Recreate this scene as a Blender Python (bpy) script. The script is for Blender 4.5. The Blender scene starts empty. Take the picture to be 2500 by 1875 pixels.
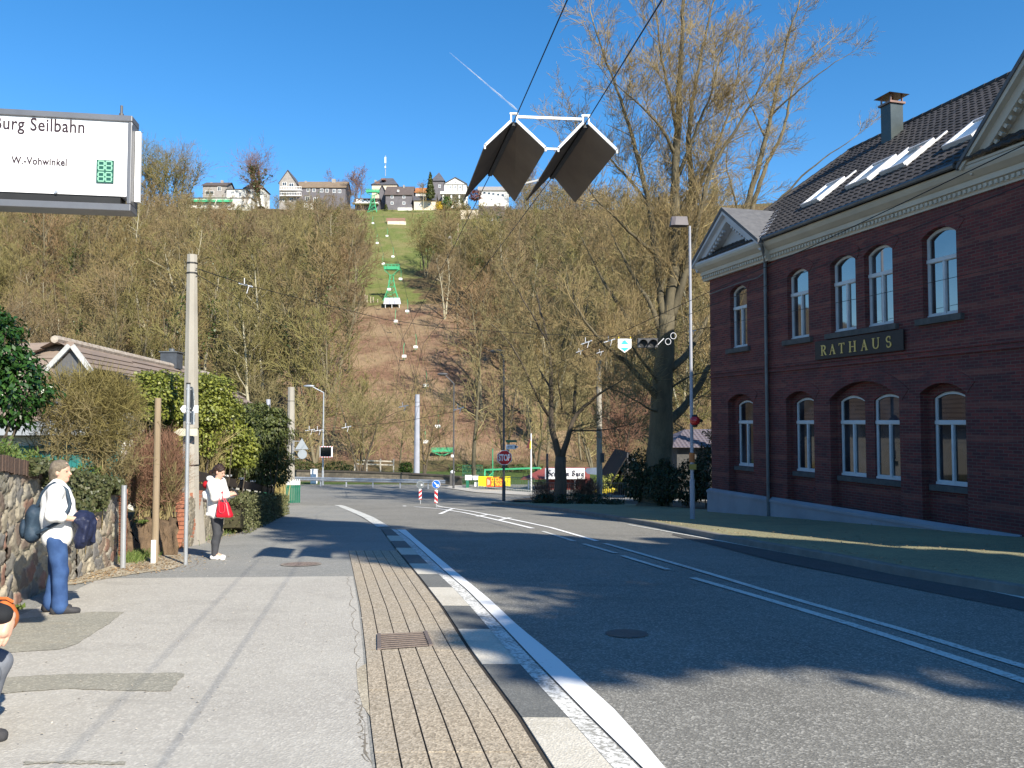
import bpy, math, random
import numpy as np
from mathutils import Vector, Matrix
from mathutils.geometry import tessellate_polygon

# ------------------------------------------------------------------ camera, light, exposure
SC = bpy.context.scene
FPX = 2000.0                     # focal length in photo pixels (2500 px wide)
PITCH = math.atan(91 / FPX)
EYE = 1.65
cam_d = bpy.data.cameras.new('camera')
cam_d.sensor_width = 36.0
cam_d.lens = 36.0 * FPX / 2500.0
cam_d.clip_start = 0.05
cam_d.clip_end = 30000
cam = bpy.data.objects.new('camera', cam_d)
SC.collection.objects.link(cam)
cam.location = (0, 0, EYE)
cam.rotation_euler = (math.radians(90) + PITCH, 0, 0)
SC.camera = cam

SUN_AZ = math.radians(145.8)     # clockwise from +Y
SUN_EL = math.radians(34.3)
SUND = Vector((math.sin(SUN_AZ) * math.cos(SUN_EL), math.cos(SUN_AZ) * math.cos(SUN_EL), math.sin(SUN_EL)))
sun_d = bpy.data.lights.new('sun', 'SUN')
sun_d.energy = 5.0
sun_d.angle = math.radians(0.5)
sun_d.color = (1.0, 0.93, 0.80)
sun = bpy.data.objects.new('sun', sun_d)
SC.collection.objects.link(sun)
sun.rotation_euler = SUND.to_track_quat('Z', 'Y').to_euler()
sun.location = (30, -40, 60)

world = bpy.data.worlds.new('World')
SC.world = world
world.use_nodes = True
wn = world.node_tree
for n in list(wn.nodes):
	wn.nodes.remove(n)
sky = wn.nodes.new('ShaderNodeTexSky')
sky.sky_type = 'NISHITA'
sky.sun_disc = False
sky.sun_elevation = SUN_EL
sky.sun_rotation = SUN_AZ
sky.altitude = 200
sky.air_density = 1.0
sky.dust_density = 0.2
sky.ozone_density = 3.0
bg = wn.nodes.new('ShaderNodeBackground')
bg.inputs['Strength'].default_value = 0.111
wo = wn.nodes.new('ShaderNodeOutputWorld')
hs = wn.nodes.new('ShaderNodeHueSaturation')
hs.inputs['Saturation'].default_value = 1.32
hs.inputs['Value'].default_value = 1.0
wn.links.new(sky.outputs[0], hs.inputs['Color'])
wn.links.new(hs.outputs[0], bg.inputs['Color'])
wn.links.new(bg.outputs[0], wo.inputs['Surface'])

SC.view_settings.view_transform = 'Standard'
SC.view_settings.look = 'None'
SC.view_settings.exposure = 0.88
SC.view_settings.gamma = 1.0
SC.render.film_transparent = False
SC.cycles.use_denoising = True
SC.cycles.max_bounces = 6
SC.cycles.diffuse_bounces = 3
SC.cycles.glossy_bounces = 3
SC.cycles.transparent_max_bounces = 16
SC.cycles.sample_clamp_indirect = 6

# ------------------------------------------------------------------ photo <-> world helpers
GP = [(-80, 3.2), (-20, .95), (0, 0), (9.2, -.48), (14.3, -.775), (30, -1.8), (48, -3.05), (58, -3.55), (70, -3.85), (85, -3.95), (110, -4.0)]

def g(y):
	n = len(GP)
	if y <= GP[0][0]:
		return GP[0][1]
	if y >= GP[-1][0]:
		return GP[-1][1]
	i = 0
	for i in range(n - 1):
		if GP[i][0] <= y <= GP[i + 1][0]:
			break

	def m(k):
		if k == n - 1:
			return 0
		if k == 0:
			return (GP[1][1] - GP[0][1]) / (GP[1][0] - GP[0][0])
		return (GP[k + 1][1] - GP[k - 1][1]) / (GP[k + 1][0] - GP[k - 1][0])
	x0, y0 = GP[i]
	x1, y1 = GP[i + 1]
	h = x1 - x0
	t = (y - x0) / h
	return (2 * t**3 - 3 * t * t + 1) * y0 + (t**3 - 2 * t * t + t) * h * m(i) + (-2 * t**3 + 3 * t * t) * y1 + (t**3 - t * t) * h * m(i + 1)

def ray(u, v):
	a = (u - 1250) / FPX
	b = (937.5 - v) / FPX
	return (a, math.cos(PITCH) - b * math.sin(PITCH), math.sin(PITCH) + b * math.cos(PITCH))

def P(u, v, Y):
	d = ray(u, v)
	t = Y / d[1]
	return Vector((d[0] * t, Y, EYE + d[2] * t))

def G(u, v, dz=0.0):
	d = ray(u, v)
	lo, hi = 1.0, 140.0
	for _ in range(50):
		m = (lo + hi) / 2
		if EYE + d[2] / d[1] * m > g(m) + dz:
			lo = m
		else:
			hi = m
	return P(u, v, lo)

def XU(u, Y):
	return (u - 1250) / FPX * Y

# ------------------------------------------------------------------ object helpers
COL = SC.collection
ORG = {}

def tag(o, label=None, cat=None, group=None, kind=None):
	if label:
		o['label'] = label
	if cat:
		o['category'] = cat
	if group:
		o['group'] = group
	if kind:
		o['kind'] = kind
	return o

def thing(name, label, cat, loc=(0, 0, 0), rz=0.0, group=None):
	o = bpy.data.objects.new(name, None)
	o.empty_display_size = 0.3
	COL.objects.link(o)
	o.location = loc
	o.rotation_euler = (0, 0, rz)
	ORG[o.name] = Vector(loc) if rz == 0 else None
	return tag(o, label, cat, group)

def link(name, me, parent=None):
	o = bpy.data.objects.new(name, me)
	COL.objects.link(o)
	if parent is not None:
		o.parent = parent
	return o

def dup(root, loc=None, rz=None, label=None, group=None, scale=None):
	r = root.copy()
	COL.objects.link(r)
	if loc is not None:
		r.location = loc
	if rz is not None:
		r.rotation_euler = (0, 0, rz)
	if scale is not None:
		r.scale = scale
	if label:
		r['label'] = label
	if group:
		r['group'] = group
	for ch in list(root.children):
		c = ch.copy()
		COL.objects.link(c)
		c.parent = r
		for gr in list(ch.children):
			d = gr.copy()
			COL.objects.link(d)
			d.parent = c
	return r

def root_origin(p):
	while p.parent is not None:
		p = p.parent
	o = ORG.get(p.name, None)
	return o

class MB:

	def __init__(s):
		s.v = []
		s.f = []
		s.m = []

	def add(s, vs, fs, mi=0):
		b = len(s.v)
		s.v.extend([tuple(p) for p in vs])
		for f in fs:
			s.f.append(tuple(b + i for i in f))
			s.m.append(mi)
		return s

	def box(s, c, size, rot=None, mi=0):
		hx, hy, hz = size[0] / 2, size[1] / 2, size[2] / 2
		vs = []
		R = rot
		if isinstance(rot, (int, float)):
			R = Matrix.Rotation(rot, 3, 'Z')
		for z in (-hz, hz):
			for x, y in ((-hx, -hy), (hx, -hy), (hx, hy), (-hx, hy)):
				p = Vector((x, y, z))
				if R is not None:
					p = R @ p
				vs.append(p + Vector(c))
		return s.add(vs, [(3, 2, 1, 0), (4, 5, 6, 7), (0, 1, 5, 4), (1, 2, 6, 5), (2, 3, 7, 6), (3, 0, 4, 7)], mi)

	def bx(s, x0, x1, y0, y1, z0, z1, mi=0):
		return s.box(((x0 + x1) / 2, (y0 + y1) / 2, (z0 + z1) / 2), (abs(x1 - x0), abs(y1 - y0), abs(z1 - z0)), None, mi)

	def bar(s, a, b, w, h, mi=0, up=(0, 0, 1)):
		a = Vector(a)
		b = Vector(b)
		d = (b - a)
		L = d.length
		d.normalize()
		u = Vector(up)
		x = d.cross(u)
		if x.length < 1e-4:
			x = Vector((1, 0, 0))
		x.normalize()
		y = x.cross(d)
		R = Matrix((x, d, y)).transposed()
		return s.box((a + b) / 2, (w, L, h), R, mi)

	def tube(s, pts, rad, n=8, caps=True, mi=0):
		pts = [Vector(p) for p in pts]
		k = len(pts)
		if not hasattr(rad, '__len__'):
			rad = [rad] * k
		vs = []
		fs = []
		ref = None
		for i, p in enumerate(pts):
			d = (pts[min(i + 1, k - 1)] - pts[max(i - 1, 0)])
			if d.length < 1e-9:
				d = Vector((0, 0, 1))
			d.normalize()
			if ref is None:
				ref = Vector((1, 0, 0)) if abs(d.x) < .9 else Vector((0, 1, 0))
			x = (ref - d * ref.dot(d))
			if x.length < 1e-5:
				x = d.orthogonal()
			x.normalize()
			ref = x
			y = d.cross(x)
			for j in range(n):
				a = 2 * math.pi * j / n
				vs.append(p + (x * math.cos(a) + y * math.sin(a)) * rad[i])
		for i in range(k - 1):
			for j in range(n):
				j2 = (j + 1) % n
				fs.append((i * n + j, i * n + j2, (i + 1) * n + j2, (i + 1) * n + j))
		if caps:
			fs.append(tuple(range(n - 1, -1, -1)))
			fs.append(tuple((k - 1) * n + j for j in range(n)))
		return s.add(vs, fs, mi)

	def prism(s, poly, a, b, axis='z', mi=0):
		n = len(poly)

		def p3(p, t):
			if axis == 'z':
				return (p[0], p[1], t)
			if axis == 'y':
				return (p[0], t, p[1])
			return (t, p[0], p[1])
		vs = [p3(p, a) for p in poly] + [p3(p, b) for p in poly]
		ar = sum(poly[i][0] * poly[(i + 1) % n][1] - poly[(i + 1) % n][0] * poly[i][1] for i in range(n))
		flip = (ar < 0) ^ (b < a) ^ (axis == 'y')
		lo = tuple(range(n))
		hi = tuple(range(n, 2 * n))
		fs = [lo[::-1], hi] + [(i, (i + 1) % n, n + (i + 1) % n, n + i) for i in range(n)]
		if flip:
			fs = [f[::-1] for f in fs]
		return s.add(vs, fs, mi)

	def holed(s, outer, holes, y, depth=0.0, mi=0, mj=None):
		loops = [[Vector((p[0], p[1], 0)) for p in outer]] + [[Vector((p[0], p[1], 0)) for p in h] for h in holes]
		tris = tessellate_polygon(loops)
		flat = [p for l in loops for p in l]
		vs = [(p.x, y, p.y) for p in flat]
		fs = []
		for t in tris:
			a, b, c = [flat[i] for i in t]
			ar = (b.x - a.x) * (c.y - a.y) - (c.x - a.x) * (b.y - a.y)
			fs.append(tuple(t) if ar > 0 else tuple(t[::-1]))
		s.add(vs, fs, mi)
		if depth:
			for h in holes:
				n = len(h)
				vv = [(p[0], y, p[1]) for p in h] + [(p[0], y + depth, p[1]) for p in h]
				s.add(vv, [(i, (i + 1) % n, n + (i + 1) % n, n + i) for i in range(n)], mi if mj is None else mj)
		return s

	def sphere(s, c, r, nu=14, nv=9, mi=0):
		if not hasattr(r, '__len__'):
			r = (r, r, r)
		vs = []
		fs = []
		for i in range(nv + 1):
			th = math.pi * i / nv
			for j in range(nu):
				a = 2 * math.pi * j / nu
				vs.append((c[0] + r[0] * math.sin(th) * math.cos(a), c[1] + r[1] * math.sin(th) * math.sin(a), c[2] + r[2] * math.cos(th)))
		for i in range(nv):
			for j in range(nu):
				j2 = (j + 1) % nu
				fs.append((i * nu + j, (i + 1) * nu + j, (i + 1) * nu + j2, i * nu + j2))
		return s.add(vs, fs, mi)

	def build(s, name, mat, parent=None, smooth=False, bevel=0.0, local=False):
		me = bpy.data.meshes.new(name)
		vs = s.v
		if parent is not None and not local:
			o = root_origin(parent)
			if o is not None and o.length > 0:
				vs = [(p[0] - o.x, p[1] - o.y, p[2] - o.z) for p in vs]
		me.from_pydata([tuple(p) for p in vs], [], s.f)
		for mm in (mat if isinstance(mat, (list, tuple)) else [mat]):
			me.materials.append(mm)
		if any(s.m):
			me.polygons.foreach_set('material_index', s.m)
		if smooth:
			me.polygons.foreach_set('use_smooth', [True] * len(me.polygons))
		me.update()
		ob = link(name, me, parent)
		if bevel:
			b = ob.modifiers.new('bevel', 'BEVEL')
			b.width = bevel
			b.segments = 2
			b.limit_method = 'ANGLE'
		return ob

def np_mesh(name, V, Q, mat, parent=None, smooth=False, midx=None, local=False):
	V = np.asarray(V, dtype=np.float32)
	if parent is not None and not local:
		o = root_origin(parent)
		if o is not None:
			V = V - np.array([o.x, o.y, o.z], dtype=np.float32)
	Q = np.asarray(Q, dtype=np.int32)
	k = Q.shape[1]
	me = bpy.data.meshes.new(name)
	me.vertices.add(len(V))
	me.vertices.foreach_set('co', V.ravel())
	me.loops.add(Q.size)
	me.loops.foreach_set('vertex_index', Q.ravel())
	me.polygons.add(len(Q))
	me.polygons.foreach_set('loop_start', np.arange(0, Q.size, k, dtype=np.int32))
	me.polygons.foreach_set('loop_total', np.full(len(Q), k, dtype=np.int32))
	for mm in (mat if isinstance(mat, (list, tuple)) else [mat]):
		me.materials.append(mm)
	if midx is not None:
		me.polygons.foreach_set('material_index', np.asarray(midx, dtype=np.int32))
	if smooth:
		me.polygons.foreach_set('use_smooth', np.ones(len(Q), dtype=bool))
	me.update(calc_edges=True)
	me.validate()
	if name is None:
		return me
	return link(name, me, parent)

# ------------------------------------------------------------------ materials
class NT:
	def __init__(s, name):
		s.mat = bpy.data.materials.new(name)
		s.mat.use_nodes = True
		s.t = s.mat.node_tree
		for n in list(s.t.nodes):
			s.t.nodes.remove(n)
		s.out = s.t.nodes.new('ShaderNodeOutputMaterial')

	def n(s, typ, ins=None, **kw):
		nd = s.t.nodes.new('ShaderNode' + typ)
		for k, v in kw.items():
			setattr(nd, k, v)
		for k, v in (ins or {}).items():
			s.put(nd.inputs[k], v)
		return nd

	def put(s, sock, v):
		if hasattr(v, 'is_output') or isinstance(v, bpy.types.NodeSocket):
			s.t.links.new(v, sock)
		elif isinstance(v, bpy.types.Node):
			s.t.links.new(v.outputs[0], sock)
		elif isinstance(v, (tuple, list)) and len(v) == 3 and sock.type == 'RGBA':
			sock.default_value = (*v, 1)
		else:
			sock.default_value = v

	def math(s, op, a, b=0.5, clamp=False):
		nd = s.n('Math', operation=op, use_clamp=clamp)
		s.put(nd.inputs[0], a)
		s.put(nd.inputs[1], b)
		return nd.outputs[0]

	def mix(s, f, a, b, bt='MIX'):
		nd = s.n('Mix', data_type='RGBA', blend_type=bt)
		s.put(nd.inputs[0], f)
		s.put(nd.inputs[6], a)
		s.put(nd.inputs[7], b)
		return nd.outputs[2]

	def ramp(s, f, lo, hi):
		nd = s.n('MapRange', clamp=True)
		s.put(nd.inputs[0], f)
		nd.inputs[1].default_value = lo
		nd.inputs[2].default_value = hi
		return nd.outputs[0]

	def pos(s, scale=(1, 1, 1), obj=False, rot=0.0):
		src = s.n('TexCoord').outputs['Object'] if obj else s.n('NewGeometry').outputs['Position']
		mp = s.n('Mapping', {'Scale': scale})
		mp.inputs['Rotation'].default_value = (0, 0, rot)
		s.put(mp.inputs[0], src)
		return mp.outputs[0]

	def noise(s, vec, scale, detail=4, rough=0.55):
		nd = s.n('TexNoise', {'Scale': scale, 'Detail': detail, 'Roughness': rough})
		s.put(nd.inputs['Vector'], vec)
		return nd.outputs[0]

	def bump(s, h, strength=0.3, dist=0.02):
		nd = s.n('Bump', {'Strength': strength, 'Distance': dist})
		s.put(nd.inputs['Height'], h)
		return nd.outputs[0]

	def pbsdf(s, col, rough=0.8, metal=0.0, spec=0.3, normal=None, **kw):
		nd = s.n('BsdfPrincipled')
		s.put(nd.inputs['Base Color'], col)
		s.put(nd.inputs['Roughness'], rough)
		s.put(nd.inputs['Metallic'], metal)
		s.put(nd.inputs['Specular IOR Level'], spec)
		if normal is not None:
			s.put(nd.inputs['Normal'], normal)
		for k, v in kw.items():
			s.put(nd.inputs[k.replace('_', ' ')], v)
		s.put(s.out.inputs[0], nd)
		return nd

MC = {}

def mat(name, c1, c2=None, scale=6.0, rough=0.75, metal=0.0, spec=0.3, bump=0.0, bscale=None, obj=False, stretch=(1, 1, 1)):
	if name in MC:
		return MC[name]
	t = NT(name)
	p = t.pos(stretch, obj)
	nz = t.noise(p, scale, 5, 0.6)
	if c2 is None:
		c2 = tuple(c * 0.78 for c in c1)
	col = t.mix(t.ramp(nz, 0.3, 0.7), c1, c2)
	nm = None
	if bump:
		nm = t.bump(t.noise(p, bscale or scale * 6, 3), bump, 0.02)
	t.pbsdf(col, rough, metal, spec, nm)
	MC[name] = t.mat
	return t.mat

def leafmat(name, cols, rough=0.5, trans=0.35, spec=0.4):
	t = NT(name)
	rnd = t.n('NewGeometry').outputs['Random Per Island']
	cr = t.n('ValToRGB')
	t.put(cr.inputs[0], rnd)
	e = cr.color_ramp.elements
	e[0].position = 0
	e[0].color = (*cols[0], 1)
	e[1].position = 1
	e[1].color = (*cols[-1], 1)
	for i, c in enumerate(cols[1:-1]):
		q = e.new((i + 1) / (len(cols) - 1))
		q.color = (*c, 1)
	pb = t.n('BsdfPrincipled', {'Base Color': cr.outputs[0], 'Roughness': rough, 'Specular IOR Level': spec})
	tr = t.n('BsdfTranslucent', {'Color': cr.outputs[0]})
	mx = t.n('MixShader', {0: trans})
	t.put(mx.inputs[1], pb)
	t.put(mx.inputs[2], tr)
	t.put(t.out.inputs[0], mx)
	return t.mat

def barkmat(name, c1, c2, scale=3.0, rough=0.85):
	t = NT(name)
	p = t.pos((1, 1, 0.35), True)
	a = t.noise(p, scale, 5, 0.65)
	b = t.noise(p, scale * 9, 3, 0.6)
	col = t.mix(t.ramp(a, 0.35, 0.65), c1, c2)
	col = t.mix(t.math('MULTIPLY', t.ramp(b, 0.4, 0.7), 0.35), col, tuple(x * 0.5 for x in c1))
	t.pbsdf(col, rough, 0, 0.2, t.bump(b, 0.5, 0.02))
	return t.mat

def facing(u, v, Y):
	return P(u, v, Y)

def tex_text(body, size, font_bold=False, extrude=0.004, name='lettering', serif=False, narrow=1.0, space=1.0, bold=0.0):
	cu = bpy.data.curves.new('txt', 'FONT')
	cu.body = body
	cu.size = size
	cu.extrude = extrude
	cu.space_character = space
	cu.offset = bold
	cu.resolution_u = 3
	ob = bpy.data.objects.new('txt', cu)
	COL.objects.link(ob)
	bpy.context.view_layer.update()
	dg = bpy.context.evaluated_depsgraph_get()
	me = bpy.data.meshes.new_from_object(ob.evaluated_get(dg))
	V = [(v.co.x * narrow, v.co.y, v.co.z) for v in me.vertices]
	F = [tuple(p.vertices) for p in me.polygons]
	bpy.data.objects.remove(ob)
	bpy.data.curves.remove(cu)
	bpy.data.meshes.remove(me)
	return V, F

rnd = random.Random(7)

# ------------------------------------------------------------------ ground materials
def asphalt(name, c1, c2, speck=0.5, sc=1.0, stain=None):
	t = NT(name)
	p = t.pos()
	big = t.noise(p, 0.35 * sc, 4, 0.6)
	mid = t.noise(p, 4.5 * sc, 4, 0.65)
	fine = t.noise(p, 75, 2, 0.7)
	vor = t.n('TexVoronoi', {'Scale': 62.0})
	t.put(vor.inputs['Vector'], p)
	col = t.mix(t.ramp(t.math('ADD', t.math('MULTIPLY', big, .6), t.math('MULTIPLY', mid, .4)), .38, .62), c1, c2)
	sp = t.ramp(vor.outputs['Color'], 0.15, 0.95)
	lo = tuple(x * (1 - speck) for x in c1)
	hi = tuple(min(1, x * (1 + 1.1 * speck)) for x in c2)
	col = t.mix(0.75, col, t.mix(sp, lo, hi), 'OVERLAY') if False else t.mix(t.math('MULTIPLY', t.ramp(sp, .5, .9), .8), col, hi)
	col = t.mix(t.math('MULTIPLY', t.ramp(fine, .5, .75), speck * .8), col, lo)
	blot = t.noise(t.pos((.55, 1.0, 1)), .9, 6, .75)
	col = t.mix(t.math('MULTIPLY', t.ramp(blot, .52, .72), .32), col, tuple(x * .55 for x in c1))
	if stain:
		st = t.noise(t.pos((.5, 1.6, 1)), 1.3, 5, .7)
		col = t.mix(t.math('MULTIPLY', t.ramp(st, .6, .8), .5), col, stain)
	nm = t.bump(t.math('ADD', vor.outputs['Distance'], t.math('MULTIPLY', fine, .6)), .55, .006)
	t.pbsdf(col, .85, 0, .25, nm)
	return t.mat

M_ROAD = asphalt('asphalt', (.165, .158, .14), (.225, .215, .19), .8)
M_WALK = asphalt('footway_asphalt', (.365, .34, .30), (.44, .415, .365), .24, 1.6, (.28, .26, .22))
M_WALK2 = asphalt('dark_footway_asphalt', (.215, .215, .2), (.27, .262, .24), .35, 1.4, (.33, .30, .23))
M_PATCH = asphalt('patch_asphalt', (.25, .24, .20), (.31, .29, .235), .4, 2.5, (.40, .29, .16))
M_TROD = asphalt('gritty_soil', (.26, .215, .15), (.42, .37, .28), .5, 4.0, (.16, .14, .06))
M_MOSSWALK = asphalt('mossy_footway', (.19, .18, .115), (.29, .265, .15), .45, 1.2, (.13, .12, .09))

def paver_mat():
	t = NT('exposed_aggregate_paver')
	p = t.pos()
	vor = t.n('TexVoronoi', {'Scale': 70.0})
	t.put(vor.inputs['Vector'], p)
	big = t.noise(p, 1.1, 4, .6)
	c = t.mix(t.ramp(vor.outputs['Color'], .1, .95), (.22, .18, .13), (.56, .47, .35))
	c = t.mix(t.ramp(big, .35, .7), c, t.mix(t.ramp(vor.outputs['Color'], .2, .9), (.26, .22, .16), (.48, .42, .34)))
	t.pbsdf(c, .85, 0, .25, t.bump(vor.outputs['Distance'], .6, .006))
	return t.mat

M_PAVER = paver_mat()
M_DIRT = mat('joint_dirt', (.035, .03, .024), (.06, .05, .04), 30, .95)
M_KLIGHT = asphalt('light_kerbstone', (.5, .46, .38), (.60, .56, .48), .12, 3, (.40, .36, .30))
M_KDARK = asphalt('dark_kerbstone', (.125, .128, .122), (.165, .165, .155), .25, 3)

def paint_mat(name, c, wear):
	t = NT(name)
	p = t.pos()
	a = t.noise(p, 26, 5, .7)
	b = t.noise(p, 2.2, 3, .6)
	f = t.ramp(t.math('ADD', t.math('MULTIPLY', a, .75), t.math('MULTIPLY', b, .25)), wear, wear + .1)
	col = t.mix(f, c, (.3, .29, .26))
	t.pbsdf(col, .7, 0, .3, t.bump(a, .2, .004))
	return t.mat

M_LINE = paint_mat('white_road_paint', (.84, .83, .80), .6)
M_LINEW = paint_mat('worn_road_paint', (.62, .62, .58), .5)
M_SCUFF = paint_mat('scuffed_white_paint', (.74, .73, .69), .47)

def resample(pts, n):
	pts = [Vector(p) for p in pts]
	L = [0]
	for a, b in zip(pts, pts[1:]):
		L.append(L[-1] + (b - a).length)
	out = []
	for i in range(n):
		t = L[-1] * i / (n - 1)
		k = 0
		while k < len(L) - 2 and L[k + 1] < t:
			k += 1
		w = (t - L[k]) / max(1e-9, L[k + 1] - L[k])
		out.append(pts[k].lerp(pts[k + 1], w))
	return out

def by_y(pts, ys):
	pts = sorted([Vector(p) for p in pts], key=lambda p: p.y)
	out = []
	for y in ys:
		k = 0
		while k < len(pts) - 2 and pts[k + 1].y < y:
			k += 1
		a, b = pts[k], pts[k + 1]
		w = (y - a.y) / max(1e-9, b.y - a.y)
		out.append(a.x + (b.x - a.x) * w)
	return out

def strip(name, L, R, dz, m, n=None, parent=None, thick=0.0, kind=None):
	n = n or len(L)
	L = resample(L, n)
	R = resample(R, n)
	b = MB()
	vs = []
	for a, c in zip(L, R):
		vs += [(a.x, a.y, g(a.y) + dz), (c.x, c.y, g(c.y) + dz)]
	fs = [(2 * i, 2 * i + 1, 2 * i + 3, 2 * i + 2) for i in range(n - 1)]
	a, c, d = [Vector(vs[k]) for k in fs[0][:3]]
	if (c - a).cross(d - a).z < 0:
		fs = [f[::-1] for f in fs]
	b.add(vs, fs)
	o = b.build(name, m, parent)
	if kind:
		o['kind'] = kind
	return o

def line_px(name, pts, w, dz, m=None, off=0.0, n=None, parent=None):
	W = [G(*p) for p in pts]
	n = n or max(2, int(sum((b - a).length for a, b in zip(W, W[1:])) / .8))
	W = resample(W, n)
	L = []
	R = []
	for i, p in enumerate(W):
		d = W[min(i + 1, n - 1)] - W[max(i - 1, 0)]
		d.z = 0
		d.normalize()
		q = Vector((-d.y, d.x, 0))
		L.append(p + q * (off + w / 2))
		R.append(p + q * (off - w / 2))
	return strip(name, L, R, dz, m or M_LINE, n, parent, kind='structure')

def poly_sheet(name, pts, dz, m, kind='structure', cell=0.9, zf=None):
	import bmesh
	bm = bmesh.new()
	vs = [bm.verts.new((p[0], p[1], 0)) for p in pts]
	bm.faces.new(vs)
	ys = [p[1] for p in pts]
	y = min(ys) + cell
	while y < max(ys):
		ge = bm.verts[:] + bm.edges[:] + bm.faces[:]
		bmesh.ops.bisect_plane(bm, geom=ge, plane_co=(0, y, 0), plane_no=(0, 1, 0))
		y += cell
	bmesh.ops.triangulate(bm, faces=bm.faces[:])
	for v in bm.verts:
		v.co.z = (zf(v.co.x, v.co.y) if zf else g(v.co.y)) + dz
	bm.normal_update()
	for f in bm.faces:
		if f.normal.z < 0:
			f.normal_flip()
	me = bpy.data.meshes.new(name)
	bm.to_mesh(me)
	bm.free()
	me.materials.append(m)
	o = link(name, me)
	if kind:
		o['kind'] = kind
	return o

# ------------------------------------------------------------------ terrain: valley floor and hillside in one sheet
HP = [(104, -4.4), (112, -2.6), (125, 3.6), (150, 15.5), (185, 30.5), (200, 36), (250, 55.5), (300, 75.5), (332, 88.5), (345, 92), (380, 95), (460, 99), (700, 100)]

def hill_z(y):
	if y <= HP[0][0]:
		return HP[0][1]
	for (a, za), (b, zb) in zip(HP, HP[1:]):
		if y <= b:
			t = (y - a) / (b - a)
			return za + (zb - za) * t
	return HP[-1][1]

def hn(x, y):
	return math.sin(x * .021 + 1.3) * math.cos(y * .017 + .4) + .6 * math.sin(x * .047 - y * .031) + .3 * math.sin(x * .11 + y * .09)

def T(x, y):
	if y < 98:
		return g(y) if y < 85 else g(85) - .25
	e = y
	# the slope swings a little towards the viewer at both ends of the valley
	e = y + max(0, -x - 90) * .10 + max(0, x - 60) * .22
	w = min(1, max(0, (y - 112) / 60)) * (1 - min(1, max(0, (e - 300) / 30)))
	low = 1 - .85 * min(1, max(0, (-x - 215) / 130))
	return -4.4 + (hill_z(e) + 4.4) * low + hn(x, y) * 1.6 * w - .25

def lift_x(y):
	return -11 - .197 * (y - 112)

def ground_sheet():
	xs = list(np.arange(-420, -120, 12.0)) + list(np.arange(-120, 80, 2.5)) + list(np.arange(80, 421, 12.0))
	ys = list(np.arange(-80, 70, 3.0)) + list(np.arange(70, 110, 2.0)) + list(np.arange(110, 350, 2.5)) + list(np.arange(350, 720, 20.0))
	V = []
	C = []
	for y in ys:
		for x in xs:
			z = T(x, y)
			if y < 98:
				z -= .035
			V.append((x, y, z))
			r = random.Random(int(x * 131 + y * 977)).uniform(-1, 1)
			d = x - lift_x(y)
			wob = 2.0 * math.sin(y * .11) + 1.5 * math.sin(y * .047 + 2)
			grass = 0.0
			if y > 172:
				half = 5 if y < 215 else 9
				right = half + wob + max(0, min(26, (y - 240) * .8))
				if -8.5 + wob < d < right:
					grass = 1
				if y < 192:
					grass *= (y - 172) / 20
				if y > 338 and abs(d - 20) < 200:
					grass = .7
			bare = 0.0
			if 108 < y <= 180 and -22 < d < 20:
				bare = 1
			flat = 1.0 if 62 < y < 104 else 0.0
			C.append((grass, bare, flat, 1))
	nx = len(xs)
	Q = [(j * nx + i, j * nx + i + 1, (j + 1) * nx + i + 1, (j + 1) * nx + i) for j in range(len(ys) - 1) for i in range(nx - 1)]
	t = NT('hill_ground')
	p = t.pos()
	at = t.n('Attribute', attribute_name='zone')
	sp = t.n('SeparateColor')
	t.put(sp.inputs[0], at.outputs['Color'])
	n1 = t.noise(p, .12, 5, .65)
	n2 = t.noise(p, .9, 5, .7)
	n3 = t.noise(p, 5.0, 3, .7)
	leaf = t.mix(t.ramp(n2, .35, .68), (.09, .07, .038), (.19, .13, .07))
	leaf = t.mix(t.math('MULTIPLY', t.ramp(n1, .5, .65), .6), leaf, (.12, .12, .05))
	bare = t.mix(t.ramp(n2, .35, .66), (.15, .085, .055), (.33, .195, .13))
	bare = t.mix(t.math('MULTIPLY', t.ramp(n3, .42, .62), .7), bare, (.085, .06, .042))
	bare = t.mix(t.math('MULTIPLY', t.ramp(n1, .42, .6), .6), bare, (.33, .25, .15))
	gr = t.mix(t.ramp(n2, .35, .66), (.105, .135, .035), (.175, .19, .065))
	gr = t.mix(t.math('MULTIPLY', t.ramp(n1, .44, .62), .7), gr, (.23, .195, .09))
	gr = t.mix(t.math('MULTIPLY', t.ramp(n3, .5, .75), .4), gr, (.09, .11, .03))
	e1 = t.ramp(t.math('ADD', sp.outputs[0], t.math('MULTIPLY', t.math('SUBTRACT', n2, .5), 1.2)), .35, .65)
	e2 = t.ramp(t.math('ADD', sp.outputs[1], t.math('MULTIPLY', t.math('SUBTRACT', n2, .5), 1.2)), .35, .65)
	col = t.mix(e2, leaf, bare)
	col = t.mix(e1, col, gr)
	lawn = t.mix(t.ramp(n3, .35, .7), (.055, .10, .025), (.12, .15, .05))
	col = t.mix(sp.outputs[2], col, lawn)
	t.pbsdf(col, .95, 0, .1, t.bump(t.math('ADD', n3, n2), .9, .25))
	o = np_mesh('ground', V, Q, t.mat, smooth=True)
	ca = o.data.color_attributes.new('zone', 'FLOAT_COLOR', 'POINT')
	ca.data.foreach_set('color', np.array(C, dtype=np.float32).ravel())
	o['kind'] = 'structure'
	return o

ground_sheet()

# ------------------------------------------------------------------ road and footways
ys = [(-24 + i * 1.0) for i in range(97)]
strip('road', [(-75, y, 0) for y in ys], [(17.5 - .1 * y if y < 45 else 13 + (y - 45) * 2, y, 0) for y in ys], 0.0, M_ROAD, kind='structure')

def ext(pts, y0):
	pts = sorted(pts, key=lambda p: p.y)
	a, b = pts[0], pts[1]
	d = (a - b) / max(1e-6, (b.y - a.y))
	return [Vector((a.x + d.x * (a.y - y0), y0, 0))] + pts

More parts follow.
